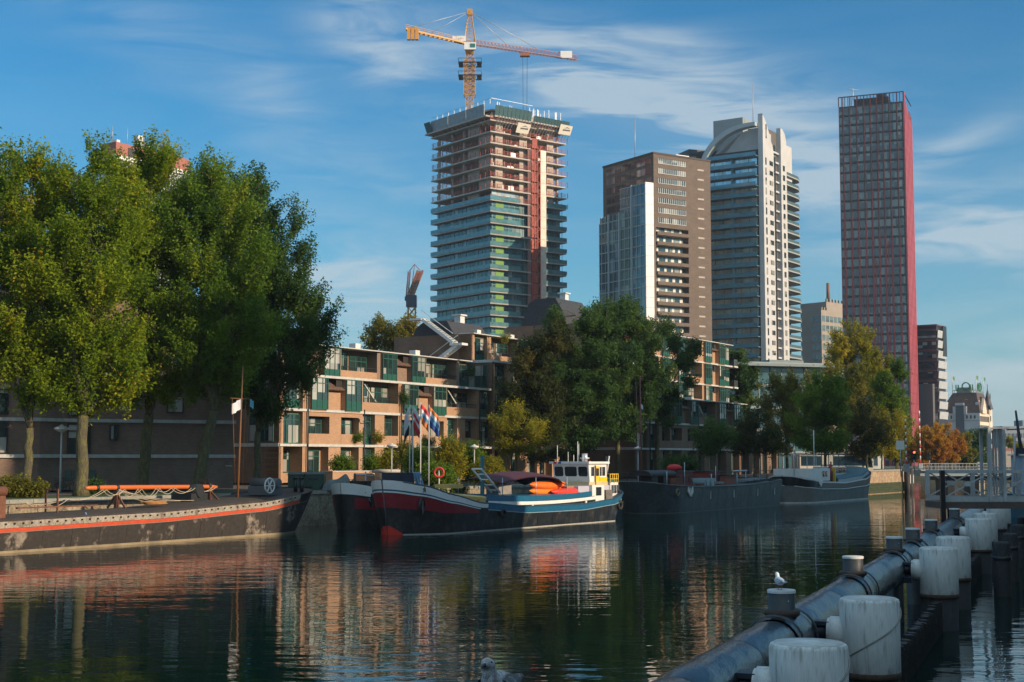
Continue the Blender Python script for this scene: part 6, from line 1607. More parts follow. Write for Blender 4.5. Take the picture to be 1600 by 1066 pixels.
def last_ship():
    o = Q(140.6, 52.7, 0)
    t = thing('house_ship', 'grey and black ship with white cabin side and blue-green roof at the far mooring', 'barge', o, TH)
    L = 30; t.scale = (.82,1,1); h = Hull(L, 5.2, [(0,2.9),(.06,2.55),(.2,2.2),(.5,2.05),(.8,2.35),(.95,3.1),(1,3.5)], bow=.15, stern=.16, rake=.6, srake=1.2, bp=2.3)
    h.band(-.5, lambda s: .63*h.zs(s), rows=5).build('hull', mat('hull_mid_grey',(.17,.17,.155),.6,var=.25,scale=.8), t)
    h.band(lambda s: .63*h.zs(s), lambda s: h.zs(s), off=.015, rows=3).build('upper_hull', HBLK, t)
    h.band(-.03, .10, off=.02, rows=1).build('waterline', OFFWH, t)
    h.band(lambda s: h.zs(s)-.16, lambda s: h.zs(s)+.0, off=.04, rows=1).build('white_strake', BWHT, t)
    m = MB(); h.rail(m, lambda s: .63*h.zs(s), .04, .02); m.build('rub_rail', BWHT, t)
    h.deck(-.1).build('deck', DARK, t)
    zd = lambda x: h.zs(x/L)-.1
    q = h.pt(.17, 2.0, -1, .06); MB().bar((q.x,q.y,q.z-.3),(q.x,q.y,q.z+.2),.1).build('anchor_shank', OFFWH, t)
    for s_ in (-1,1): MB().extr([(q.x+s_*.1,q.y-.06,q.z-.35),(q.x+s_*.5,q.y-.06,q.z+.0),(q.x+s_*.4,q.y-.06,q.z+.35),(q.x+s_*.2,q.y-.06,q.z+.0)][::s_], (0,.1,0)).build('anchor_fluke', BWHT, t)
    c = MB().box(3.0,11.5,-1.9,1.9,zd(5)+.05,zd(5)+1.35).build('white_cabin', BWHT, t)
    for x in (8.6,9.7): MB().box(x,x+.55,-1.96,-1.9,zd(5)+.5,zd(5)+1.1).build('window', GLB, c)
    m = MB().box(11.6,13.3,-1.7,1.7,zd(10),zd(10)+1.2); m.build('dark_deckhouse', DARK, t)
    m = MB().box(13.5,13.9,-1.9,-1.5,zd(13),zd(13)+1.6); m.build('yellow_post', YELLOW, t)
    hatch(14, 27.5, 2.1, lambda x: zd(x)+.0, .42, .45, 14).build('roof', mat('roof_blue_green',(.03,.10,.12),.5,var=.2), t)
    R_ = MB().grid([[(14+13.5*i/12,-2.14,zd(14+13.5*i/12)+.02),(14+13.5*i/12,-2.14,zd(14+13.5*i/12)+.36)] for i in range(13)], sm=False); R_.build('white_side', mat('side_pale_blue',(.36,.42,.46),.5), t)
    w = MB().box(16,20.5,-1.3,1.3,zd(17)+.5,zd(17)+1.7).build('wheelhouse', mat('pale_blue_white',(.5,.56,.6),.5), t)
    for k in range(4): MB().box(16.3+k*1.05,17.1+k*1.05,-1.36,-1.3,zd(17)+1.0,zd(17)+1.55).build('window', GLB, w)
    m = MB()
    for x in (18.5,21.5): 
        for y in (-1,1): m.bar((x,y,zd(19)+1),(x,y,zd(19)+3.0),.08)
    m.bar((18.2,-1,zd(19)+3.0),(21.8,-1,zd(19)+3.0),.1); m.bar((18.2,1,zd(19)+3.0),(21.8,1,zd(19)+3.0),.1); m.box(18.2,21.8,-1,1,zd(19)+3.0,zd(19)+3.08); m.build('awning_frame', mat('frame_brown',(.08,.06,.05),.6), t)
    MB().box(4,11,-.6,1.6,zd(6)+2.7,zd(6)+2.8).build('awning', mat('awning_buff',(.35,.27,.2),.8), t)
    m = MB(); 
    for x in (4,7.5,11): m.tube([(x,-.5,zd(6)+1.3),(x,-.5,zd(6)+2.7)],.04,5)
    m.tube([(2.6,-.5,zd(3)),(2.6,-.5,zd(3)+3.4)],.05,5); m.tube([(9.2,-.8,zd(9)+1.2),(9.2,-.8,zd(9)+5.6)],.05,5); mo = m.build('deck_pole', OFFWH, t)
    m = MB(); 
    for k, mt in enumerate((RED, BWHT, mat('flag_blue',(0,0,0)))): MB().grid([[(2.65+.14*j,-.5+.05*math.sin(j*1.3),zd(3)+3.3-.22*k-.22*i-.25*j*.6) for j in range(6)] for i in range(2)]).build('flag_stripe', mt, mo)
    m = MB().cyl((11.9,-1.8),.18,zd(12),zd(12)+2.0,8); m.build('red_funnel', mat('maroon_paint',(.25,.03,.04),.6), t)
last_ship()
def small_boat(name, label, a, b, L, rz, mt):
    t = thing(name, label, 'boat', Q(a, b, 0), TH+R(rz)); h = Hull(L, 2.4, [(0,1.35),(.3,1.0),(1,1.0)], bow=.4, stern=.1, rake=.6, bp=1.7)
    h.band(-.3, lambda s: h.zs(s), rows=4).build('hull', mt, t); h.deck(-.1).build('deck', DARK, t); m = MB(); h.rail(m, lambda s: h.zs(s), .04, .01); m.build('cap_rail', STEEL, t)
    MB().extr([(L*.35,-.7,1.0),(L*.8,-.7,1.0),(L*.75,-.7,1.75),(L*.45,-.7,1.75)], (0,1.4,0)).build('cabin', mat('cabin_dark_grey',(.12,.14,.15),.6), t)
    m = MB(); 
    for x in (.1,.5,.9): m.tube([(x*L*.4+.2,-.8,1.1),(x*L*.4+.2,-.8,1.8)],.025,4)
    m.tube([(.2,-.8,1.8),(L*.42,-.8,1.8)],.025,4); m.build('railing', STEEL, t)
small_boat('small_boat', 'small dark cabin boat squeezed behind the motor barge stern', 99.2, 54.2, 6.2, 0, mat('hull_navy',(.015,.025,.04),.4))
# ------------------------------------------------------------ fender row in the foreground
FD = Vector((.3575, .934, 0)).normalized(); FR = math.atan2(FD.y, FD.x)
def fX(Y): return 3.8+.383*(Y-18.5)       # line of white piles
def pX(Y): return 4.46+.383*(Y-23.8)      # line of the floating pipe
PW = mat('pile_white', (.60,.61,.585), .5, var=.10, scale=2.6, stretch=(4,4,.45), bump=.25, bscale=5, col2=(.24,.25,.20), thresh=(.56,.74))
PD = mat('pile_dark', (.009,.009,.009), .65, var=.5, scale=3.5, bump=.7, col2=(.045,.028,.018), thresh=(.54,.68), stretch=(1,1,.5))
PT = mat('pile_top', (.5,.51,.50), .7, var=.25, scale=4)
PIPE = mat('fender_rubber', (.011,.018,.024), .27, var=.3, scale=2.2, bump=.5, bscale=3, spec=.6, col2=(.05,.07,.082), thresh=(.54,.70), stretch=(1.6,.5,2.2))
def ring_rows(c0, c1, r0, r1, n=28): return None
def drips(m, z0, z1, col, stretch=(9,9,.8), zz=None, amt=(.50,.60)):   # run-down stains that hang from a rim
    nt = m.node_tree; N = nt.nodes.new; Lk = nt.links.new; p = nt.nodes['Principled BSDF']
    src = p.inputs['Base Color'].links[0].from_socket
    tc = N('ShaderNodeTexCoord'); mp = N('ShaderNodeMapping'); mp.inputs['Scale'].default_value = stretch; Lk(tc.outputs['Object'], mp.inputs[0])
    n = N('ShaderNodeTexNoise'); n.inputs['Scale'].default_value = 1; n.inputs['Detail'].default_value = 6; n.inputs['Roughness'].default_value = .7; Lk(mp.outputs[0], n.inputs['Vector'])
    sp = N('ShaderNodeSeparateXYZ'); Lk(tc.outputs['Object'], sp.inputs[0])
    g = N('ShaderNodeMapRange'); g.inputs['From Min'].default_value = z0; g.inputs['From Max'].default_value = z1; g.inputs['To Min'].default_value = -.14; g.inputs['To Max'].default_value = .12; Lk(sp.outputs[2], g.inputs[0])
    a = N('ShaderNodeMath'); Lk(n.outputs['Fac'], a.inputs[0]); Lk(g.outputs[0], a.inputs[1])
    r = N('ShaderNodeMapRange'); r.inputs['From Min'].default_value = amt[0]; r.inputs['From Max'].default_value = amt[1]; r.inputs['To Max'].default_value = .6; Lk(a.outputs[0], r.inputs[0])
    mx = N('ShaderNodeMix'); mx.data_type = 'RGBA'; Lk(r.outputs[0], mx.inputs['Factor']); Lk(src, mx.inputs['A']); mx.inputs['B'].default_value = tuple(col)+(1,); Lk(mx.outputs['Result'], p.inputs['Base Color'])
drips(PW, 1.6, 2.16, (.16,.155,.13), (14,14,1.1), amt=(.56,.72))
drips(PW, 1.25, .88, (.17,.13,.075), (6,6,1.5), amt=(.54,.66))
first = True
labs = {18.5:'nearest white topped mooring pile, with a rope slung across it', 24.4:'second white topped pile with a round side flange and diagonal rope', 38.3:'third white topped pile, streaked with rust on its dark shaft',
        43.6:'fourth white topped pile, just behind the third', 57.0:'fifth white topped pile beneath the jetty end', 62.6:'narrow looking white pile right behind the fifth', 74.0:'white pile under the jetty, second from the right edge', 80:'farthest white pile at the right edge under the jetty', 50.3:'hidden pile'}
proto = None
def make_pile():
    t = thing('mooring_pile', 'x', 'mooring pile', (0,0,0), FR, 'white topped mooring piles beside the fender pipe')
    m = MB().lathe((0,0,0), [(.475,-3),(.475,.86),(.0,.86)], 28); m.build('shaft', PD, t)
    m = MB().lathe((0,0,0), [(.478,.84),(.5,.86),(.5,2.10),(.485,2.14),(.46,2.155),(.0,2.16)], 32); m.build('white_cap', PW, t)
    MB().lathe((0,0,0), [(.478,.84),(.507,.855),(.509,.93),(.5,.945)], 32).build('rust_ring', mat('ring_rust', (.075,.045,.03), .9, var=.5, scale=9), t)
    m = MB(); m.lathe((0,0,0), [(.44,2.156),(.44,2.166),(.0,2.17)], 28); m.build('top_plate', PT, t)
    m = MB(); m.tube([(0,.40,1.56),(0,.66,1.56)], .27, 20); m.tube([(0,.66,1.56),(0,.70,1.56)], .24, 20); m.build('flange', PW, t)
    m = MB(); m.tube([(0,.64,1.56),(0,1.25,1.56)], .15, 12); m.box(-.16,.16,.62,1.3,1.68,1.75); m.box(-.14,.14,.7,1.25,1.2,1.35); m.build('bracket', mat('bracket_navy',(.012,.016,.03),.5), t)
    m = MB(); R_ = [];
    for i in range(41):
        a = math.pi*.62+i/40*math.pi*1.0; m_z = 1.05+.95*(i/40)
        R_.append((.512*math.cos(a-FR*0), .512*math.sin(a), m_z))
    m.tube(R_, .014, 5); m.build('rope', mat('wet_rope',(.25,.24,.22),.8), t)
    return t
mp_ = make_pile(); mp_.location = (fX(18.5), 18.5, 0); mp_['label'] = labs[18.5]
for Y in (24.4, 38.3, 43.6, 57.0, 62.6, 74.0, 80):
    c = copy_tree(mp_, loc=(fX(Y), Y, 0), label=labs[Y])
    if Y > 40 or Y == 38.3:
        r = [k for k in kids(c) if k.name.startswith('rope')][0]; bpy.data.objects.remove(r)
# dark posts standing on the pipe
def make_post():
    t = thing('fender_post', 'x', 'post', (0,0,0), 0, 'small dark posts through the fender pipe')
    MB().lathe((0,0,0), [(.222,-2.5),(.222,2.31),(.215,2.315)], 24).build('shaft', mat('post_black',(.03,.034,.036),.45,var=.4,scale=3), t)
    MB().lathe((0,0,0), [(.232,2.30),(.235,2.345),(.22,2.355),(0,2.36)], 24).build('cap', PT, t)
    MB().ball((.07,-.218,2.18), (.012,.01,.012), 8).build('bolt', STEEL, t)
    return t
p0 = make_post(); SP = [(23.8,'nearest dark post on the pipe, where the gull stands'),(32.0,'second dark post on the fender pipe'),(40.0,'third dark post, left one of the close pair'),(45.0,'fourth dark post, right one of the close pair'),(51.5,'fifth dark post before the jetty end'),(63,'dark post on the pipe under the jetty')]
for i, (Y, lab) in enumerate(SP):
    if i == 0: p0.location = (pX(Y), Y, 0); p0['label'] = lab
    else: copy_tree(p0, loc=(pX(Y), Y, 0), label=lab)
def pipe():
    t = thing('fender_pipe', 'long blue-black floating rubber fender pipe running along the mooring piles', 'fender pipe', (0,0,0), 0)
    cuts = [9, 14, 17.3, 20.6, 23.1, 24.6, 28.5, 31.3, 32.8, 36, 39.3, 41, 44.2, 46, 50.7, 52.4, 57, 62.2, 64, 72, 84]
    rnd = random.Random(6)
    for a, b in zip(cuts[:-1], cuts[1:]):
        m = MB(); r = .43 if (b-a) > 1.9 else .455; n = max(3, int((b-a)*3)); R_ = []
        for i in range(n+1):
            y = a+.012+(b-a-.024)*i/n; x = pX(y); e = .035 if i in (0, n) else 0; wob = .006*math.sin(y*5)
            R_.append([Vector((x,y,1.52))+(Vector((.934,-.3575,0))*math.cos(w)+Vector((0,0,1))*math.sin(w))*(r-e+wob) for w in [2*math.pi*j/28 for j in range(28)]])
        m.grid(R_, close=True); m.build('pipe_section', PIPE, t)
    for (Y, _) in SP:
        for dy in (-.62,.62):
            y = Y+dy; m = MB(); R_ = []
            for k, rr in ((-.06,.47),(-.03,.49),(.03,.49),(.06,.47)):
                R_.append([Vector((pX(y+k),y+k,1.52))+(Vector((.934,-.3575,0))*math.cos(w)+Vector((0,0,1))*math.sin(w))*rr for w in [2*math.pi*j/28 for j in range(28)]])
            m.grid(R_, close=True); m.build('collar', mat('collar_black',(.01,.012,.014),.5), t)
    m = MB(); w = []
    for (Y, _) in SP[:5]: m.lathe((pX(Y),Y,0), [(.24,1.9),(.30,1.95),(.30,2.02),(.235,2.03)], 20)
    m.parts('rubber_boot', mat('boot_rust',(.05,.03,.02),.7,var=.4), t)
pipe()
# added dark screen between the mooring piles, standing in for the darkness there
t = thing('dark_filler_screen', 'added black screen standing in for the darkness between the white topped piles', 'dark screen', (0,0,0))
for i in range(46):
    y0 = 14+i*1.52; m = MB(); rnd = random.Random(i)
    for k in range(5):
        y = y0+k*.3; h_ = .78+rnd.uniform(-.06,.06); m.bar((fX(y),y+.01,-1.2),(fX(y),y+.01,h_),.26,.16)
    m.build('planks', PD, t)
    MB().bar((fX(y0)-.16,y0,.55),(fX(y0+1.5)-.16,y0+1.5,.55),.1,.2).build('wale', BLACK, t)
t = make_pile
dp = thing('filler_pile', 'x', 'pile', (0,0,0), 0, 'added dark piles that darken the water behind the white topped row'); MB().lathe((0,0,0),[(.3,-2),(.27,1.7),(.22,1.78),(0,1.8)],16).build('shaft', PD, dp); MB().lathe((0,0,0),[(.31,1.2),(.315,1.22),(.315,1.3),(.30,1.31)],16).build('band', BLACK, dp)  # extra dark piles, added so their reflections darken the water
for i, (Y, dx, lab) in enumerate(((47.5, 1.3, 'nearest added dark pile behind the white topped row'), (53, 1.4, 'second added dark pile behind the row'), (60, 1.5, 'third added dark pile, under the jetty'), (68, 1.5, 'farthest added dark pile, under the jetty'))):
    if i == 0: dp.location = (fX(Y)+dx, Y, 0); dp['label'] = lab
    else: copy_tree(dp, loc=(fX(Y)+dx, Y, 0), label=lab)

# ------------------------------------------------------------ birds
def bird(name, label, loc, rz, scale, cols, standing=True, pitch=0):
    body, back, beak, leg = cols
    t = thing(name, label, 'bird', loc, rz); t.scale = (scale,)*3
    # one continuous body: rings from the tail through trunk, neck and head to the beak root (x forward)
    rings = [(-.20,.150,.004,.004),(-.16,.150,.035,.022),(-.10,.145,.062,.052),(-.03,.140,.074,.072),(.04,.142,.074,.078),(.09,.160,.062,.070),(.115,.190,.046,.052),(.125,.222,.036,.038),(.135,.252,.037,.036),(.155,.270,.036,.034),(.178,.270,.026,.025),(.192,.264,.010,.010)]
    R_ = []
    for i, (x, z, ry, rz_) in enumerate(rings):
        nx = rings[min(i+1,len(rings)-1)][0]-rings[max(i-1,0)][0]; nz = rings[min(i+1,len(rings)-1)][1]-rings[max(i-1,0)][1]; l = math.hypot(nx,nz); tx, tz = nx/l, nz/l
        R_.append([(x-tz*rz_*math.sin(w), ry*math.cos(w), z+tx*rz_*math.sin(w)) for w in [2*math.pi*j/16 for j in range(16)]])
    m = MB().grid(R_, close=True); b = m.build('body', body, t); s_ = b.modifiers.new('s','SUBSURF'); s_.levels = s_.render_levels = 1
    for sd_ in (-1, 1):     # folded wings with darker tips
        W_ = []
        for i, (x, z, w) in enumerate([(.085,.165,.012),(.05,.178,.035),(-.02,.178,.05),(-.09,.168,.042),(-.16,.158,.026),(-.225,.152,.008)]):
            W_.append([(x, sd_*(.030+.045*math.sin(math.pi*.5*min(1,(j/5)+.25))*(1 if x > -.1 else .55)+.004), z-w*1.9*(j/5)+.018) for j in range(6)])
        m = MB().grid(W_ if sd_ > 0 else W_[::-1]); m.grid([[(p[0],p[1]-sd_*.01,p[2]) for p in r] for r in (W_[::-1] if sd_ > 0 else W_)]); m.build('wing', back, t)
    MB().extr([(-.25,-.035,.150),(-.15,-.028,.155),(-.15,.028,.155),(-.25,.035,.150)][::-1], (0,0,-.008)).build('tail', body, t)
    m = MB(); m.tube([(.186,0,.268),(.215,0,.262),(.232,0,.252)],[.010,.008,.002],8); m.build('beak', beak, t)
    for sd_ in (-1,1): MB().ball((.166,sd_*.029,.277), .0055, 8).build('eye', BLACK, t)
    for sd_ in (-1,1):
        m = MB(); m.tube([(.0,sd_*.03,.085),(-.01,sd_*.03,.045),(.005,sd_*.03,.004)],[.009,.005,.005],6)
        m.extr([(.005,sd_*.03-.006,.001),(.05,sd_*.03-.026,.001),(.055,sd_*.03,.001),(.05,sd_*.03+.026,.001),(.005,sd_*.03+.006,.001)], (0,0,.004)); m.build('leg', leg, t)
    return t
GW = mat('feather_white',(.68,.70,.72),.8,var=.06); GB_ = mat('feather_grey',(.33,.38,.43),.8,var=.1)
bird('seagull', 'small white and grey gull standing on the nearest dark post, back turned', (pX(23.8)-.03, 23.75, 2.36), math.radians(100), .92, (GW, GB_, mat('beak_red',(.3,.03,.02),.5), mat('leg_red',(.45,.04,.03),.6)))
JB = mat('feather_mottled',(.20,.19,.19),.85,var=.4,scale=38,col2=(.42,.43,.45),thresh=(.42,.6)); JW = mat('feather_brown_grey',(.10,.10,.11),.85,var=.4,scale=30,col2=(.28,.28,.29),thresh=(.5,.62))
gY = 11.0
gp = at(768, 1045, gY)
gl = (gp.x+.05, gY, at(770,1019,gY).z-.315*1.45)
bird('young_gull', 'mottled young gull at the bottom edge of the picture, facing left', gl, math.radians(250), 1.5, (JB, JW, mat('beak_dark',(.015,.013,.012),.4), mat('leg_pink',(.3,.18,.15),.6)))
t = thing('timber_pile', 'old timber pile below the young gull, out of the picture', 'post', (gl[0], gl[1], 0)); MB().lathe((0,0,0),[(.2,-2),(.17,gl[2]-.03),(.14,gl[2]-.004),(0,gl[2])],16).build('shaft', BARKD, t); MB().lathe((0,0,0),[(.175,gl[2]-.35),(.185,gl[2]-.34),(.185,gl[2]-.27),(.175,gl[2]-.26)],16).build('band', RUST, t)

# ------------------------------------------------------------ white steel jetty
JP = mat('jetty_white', (.36,.37,.365), .55, var=.2, scale=2)
def jetty():
    Y = 64.5; s = Y/F; X = lambda px: (px-800)*s; Z = lambda y: at(800, y, Y).z
    t = thing('jetty', 'white steel jetty with crossed braces and a tall cage of upright bars', 'jetty', (X(1470), Y, 0))
    ox = X(1470); x = lambda px: X(px)-ox
    W_ = 7.5; D_ = 2.4; zb = Z(795); zd = Z(784); zt = Z(735)
    MB().box(-.1,W_,-.1,D_+.1,zb,zd-.02).build('deck', mat('deck_rust_brown',(.09,.065,.055),.8,var=.25), t)
    for y in (0, D_):
        m = MB(); m.box(-.06,W_,y-.07,y+.07,zd,zd+.22); m.box(-.06,W_,y-.07,y+.07,zt-.14,zt); m.build('truss_chord', JP, t)
        for px in (1470, 1543, 1617): 
            if x(px) < W_: MB().box(x(px)-.09,x(px)+.09,y-.08,y+.08,zd+.22,zt-.14).build('truss_post', JP, t)
        for (p, q) in ((1474,1541),(1547,1613)):
            m = MB(); m.bar((x(p),y,zd+.22),(x(q),y,zt-.14),.055); m.build('brace', JP, t); m = MB().bar((x(p),y+.08,zt-.14),(x(q),y+.08,zd+.22),.055); m.build('brace', JP, t)
            cx = (x(p)+x(q))/2; MB().box(cx-.13,cx+.13,y-.06,y+.13,(zd+zt)/2-.02,(zd+zt)/2+.2).build('gusset', JP, t)
    for (px, y) in ((1543,-.1),(1549,1.6),(1565,-.1),(1573,1.0)):
        MB().box(x(px)-.065,x(px)+.065,y-.06,y+.06,zd,Z(670)).build('cage_post', JP, t)
    m = MB()
    for k in range(9): px = 1548.5+k*2.05; m.box(x(px)-.03,x(px)+.03,.8 if k % 2 else .2,.84 if k % 2 else .24,zd+.3,Z(672))
    m.build('cage_bars', JP, t)
    m = MB().box(x(1541),x(1574),-.15,1.7,Z(670),Z(668)); m.build('cage_top', JP, t)
    m = MB(); m.box(x(1467)-.1,x(1467)+.1,-.3,-.12,-2,Z(735)); m.build('dark_pile', BLACK, t)
    for (px, dx) in ((1483,.3),(1490,.12)): MB().tube([(x(px),1.2,-2),(x(px),1.2,zb)], dx*.35, 10).build('leg', JP if dx > .2 else DARK, t)
    m = MB()
    for k in range(3): m.box(x(1543),x(1600),D_+.2+k*.2,D_+.24+k*.2,zt+.1-k*.35,zt+.14-k*.35)
    m.build('handrail', JP, t)
jetty()
# signal boat behind the jetty
def work_boat():
    Y = 112; s = Y/F; Z = lambda y: at(800, y, Y).z
    ox = (1562-800)*s; t = thing('work_boat', 'blue and white moored boat behind the jetty with dark cabin windows', 'boat', (ox, Y, 0))
    h = Hull(12, 3.6, [(0,1.9),(.3,1.5),(1,1.6)], bow=.3, stern=.1, rake=.6); h.band(-.4, lambda q: h.zs(q), rows=4).build('hull', mat('pontoon_blue',(.05,.12,.17),.5), t); h.deck(-.05).build('deck', STEEL, t)
    c = MB().box(1.2,8,-1.3,1.3,1.5,Z(712)).build('cabin', mat('cabin_bluewhite',(.40,.48,.54),.5,var=.1), t)
    for k in range(4): MB().box(1.5+k*1.5,2.5+k*1.5,-1.36,-1.3,Z(728),Z(717)).build('window', GLB, c)
    MB().box(1.0,8.2,-1.5,1.5,Z(712),Z(710)).build('cabin_roof', WHITE, t)
    m = MB(); m.tube([(.55,-1,1.5),(.75,-1,Z(682))],.09,6); m.build('white_post', JP, t)
    m = MB(); m.tube([(1.5,-.8,Z(722)),(1.2,-.8,Z(690)),(.95,-.8,Z(642))],[.17,.14,.08],8); m.bar((.2,-.8,Z(672)),(2.2,-.8,Z(670)),.1); m.box(.9,1.6,-1,-.6,Z(712),Z(700)); m.bar((1.6,-.8,Z(700)),(2.3,-.8,Z(722)),.2); m.build('derrick', mat('derrick_navy',(.015,.02,.035),.6), t)
    # shaft signal lamps
    MB().tube([(2.0,-1.5,1.5),(2.0,-1.5,Z(712))],.06,6).build('signal_pole', DARK, t)
    b = MB().box(1.7,2.3,-1.6,-1.35,Z(712),Z(699)).build('signal_box', BLACK, t)
    MB().ball((2.0,-1.63,Z(706)), .19, 10).build('red_light', mat('red_glow',(.8,.03,.02),.4,emit=(1,.06,.02,6)), b)
work_boat()
# ------------------------------------------------------------ bridge and the things on it
def bridge():
    Y = 205; s = Y/F; Z = lambda y: at(800, y, Y).z; ox = (1446-800)*s
    BR = mat('bridge_steel',(.30,.36,.39),.5,var=.1)
    t = thing('bridge', 'low pale steel bridge with railings crossing the canal behind the jetty', 'bridge', (ox, Y, 0))
    MB().box(-1,40,0,8,Z(744),Z(736)).build('girder', BR, t); MB().box(-1,40,-.5,8.5,Z(736),Z(734.4)).build('deck', mat('bridge_deck',(.36,.40,.42),.6), t)
    MB().box(2,40,1,7,Z(751),Z(744)).build('lower_girder', DARK, t)
    m = MB(); 
    for k in range(82): m.box(-1+k*.5,-.95+k*.5,-.4,-.35,Z(734.4),Z(724.5))
    m.box(-1,40,-.42,-.33,Z(725),Z(724)); m.box(-1,40,-.42,-.33,Z(729.5),Z(729)); m.build('railing', JP, t)
    m = MB().box(7.2,7.9,-.2,0,Z(736),Z(722)); m.build('post', BR, t)
    for (a, b) in ((7.6,8.4),(24,26)): MB().box(a,b,.5,7.5,-2,Z(751)).build('pier', mat('pier_sandstone',(.50,.42,.30),.8,var=.2), t)
    MB().box(3.2,4.2,1,7,-2,Z(751)).build('pier', DARK, t)
    return t
bridge()
def bike(label, loc, rz):
    t = thing('bicycle', label, 'bicycle', loc, rz, 'parked bicycles'); m = MB()
    for x in (-.52,.52):
        w = MB(); w.tube([(x+.33*math.cos(a*math.pi/8),0,.34+.33*math.sin(a*math.pi/8)) for a in range(17)],.022,5,cap=False)
        for k in range(4): w.bar((x,0,.34),(x+.32*math.cos(k*math.pi/2+.3),0,.34+.32*math.sin(k*math.pi/2+.3)),.008)
        w.build('wheel', BLACK, t)
    for p, q in (((-.52,0,.34),(-.15,0,.8)),((-.15,0,.8),(.38,0,.82)),((.52,0,.34),(.36,0,1.0)),((-.1,0,.3),(.38,0,.78)),((-.1,0,.3),(-.2,0,.95)),((-.52,0,.34),(-.1,0,.3))): m.tube([p,q],.02,6)
    m.build('frame', mat('bike_frame',(.05,.06,.07),.4,.5), t); MB().tube([(.3,-.28,1.05),(.38,0,1.0),(.3,.28,1.05)],.015,5).build('handlebar', STEEL, t); MB().box(-.32,-.08,-.07,.07,.95,1.0).build('saddle', BLACK, t)
    return t
ga = 2.25
b0 = bike('black bicycle parked under the overhang, left of two', (at(85,718,99).x, 99, ga), .3)
copy_tree(b0, loc=(at(105,718,98).x, 98, ga), rz=.5, label='black bicycle parked under the overhang, right of two')
copy_tree(b0, loc=(at(497,718,100).x, 100.5, ga), rz=1.0, label='bicycle leaning beside the green containers')
copy_tree(b0, loc=(at(543,718,102).x, 103, ga), rz=.2, label='bicycle half behind the covered motorbike')
def lamp(label, px, by, Y, h):
    t = thing('street_lamp', label, 'street lamp', (at(px,718,Y).x, Y, at(px,by,Y).z), 0, 'pale street lamps along the quay')
    MB().tube([(0,0,0),(0,0,h*.5),(0,0,h-.35)],[.07,.055,.045],10).build('pole', mat('lamp_grey',(.42,.44,.44),.5), t)
    MB().lathe((0,0,h-.4), [(.06,0),(.12,.05),(.42,.2),(.45,.26),(.38,.33),(.12,.42),(.05,.5)], 20).build('lamp_head', mat('lamp_shade',(.5,.5,.47),.5), t); return t
l0 = lamp('grey street lamp between the two leftmost tree trunks', 95, 770, 85, 3.95)
for (px, Y, lab) in ((612,104,'street lamp standing at the brick terrace steps'),(741,112,'street lamp between the hedge and the yellow tree'),(997,128,'street lamp behind the motor barge stern'),(1143,160,'street lamp above the red deckhouses')):
    copy_tree(l0, loc=(at(px,718,Y).x, Y, ga), label=lab, sc=.85)
t = thing('ornate_lamp', 'dark ornate lamp standard with a crown of arms before the flats', 'street lamp', (at(644,718,118).x, 118, ga)); MB().tube([(0,0,0),(0,0,6.0)],[.08,.05],8).build('pole', DARK, t)
m = MB()
for k in range(4): a = k*math.pi/2+.3; m.tube([(0,0,5.8),(.3*math.cos(a),.3*math.sin(a),5.7),(.55*math.cos(a),.55*math.sin(a),6.0),(.5*math.cos(a),.5*math.sin(a),6.35)],.035,6); m.ball((.5*math.cos(a),.5*math.sin(a),6.4),.12)
m.build('lamp_arms', DARK, t)
t = thing('ornate_lamp', 'low dark double-armed lamp standard before the left flats', 'street lamp', (at(569,718,116).x, 116, ga)); MB().tube([(0,0,0),(0,0,6.3)],[.07,.05],8).build('pole', DARK, t); m = MB(); m.tube([(-.45,0,5.4),(-.3,0,5.15),(0,0,5.2),(.3,0,5.15),(.45,0,5.4)],.035,6); m.ball((-.45,0,5.45),.1); m.ball((.45,0,5.45),.1); m.build('lamp_arms', DARK, t)
# flags on poles behind the second barge
def flag(label, px, Y, h, cols, w=1.5, dr=1.5, side=1, seed=0):
    t = thing('flagpole', label, 'flagpole', (at(px,718,Y).x, Y, ga), 0, 'flags on white poles behind the boats'); MB().tube([(0,0,0),(0,0,h)],[.05,.03],6).build('pole', OFFWH, t)
    rows = []
    for i in range(10): rows.append([(side*(.05+w*.55*j/9)+.03*math.sin(i+seed), .1*math.sin(j*1.3+i*.4+seed), h-.1-dr*i/9-.75*(j/9)**1.1) for j in range(10)])
    n = len(cols); f = None
    m = MB().grid(rows); 
    m.m = [min(n-1, (q//9)*n//9) for q in range(81)] if cols[0] != 'v' else m.m
    cl = cols; fo = m.build('flag', cl, t); sf = fo.modifiers.new('t','SOLIDIFY'); sf.thickness = .012; return t
FW = mat('flag_white',(.6,.62,.66),.8); FR_ = mat('flag_red',(.5,.03,.04),.8); FB = mat('flag_navy',(.02,.05,.22),.8); FO = mat('flag_orange',(.55,.18,.05),.8); FK = mat('flag_dark',(.02,.03,.03),.8); FBL = mat('flag_sky',(.08,.25,.45),.8)
flag('leftmost flagpole, white flag with a dark green tail', 640, 98, 6.0, [FW, FW, FK], .65, 1.9, -1, 1)
flag('flagpole with a white and red flag', 645, 97, 5.9, [FW, FR_, FW, FR_, FR_], .75, 1.4, 1, 2)
flag('flagpole with a red, white and orange flag', 657, 99, 6.2, [FR_, FW, FBL, FO, FO], 1.1, 1.35, 1, 3)
flag('flagpole with a blue, white and orange flag', 670, 98, 6.0, [FO, FW, FBL, FB, FB], 1.2, 1.45, 1, 4)
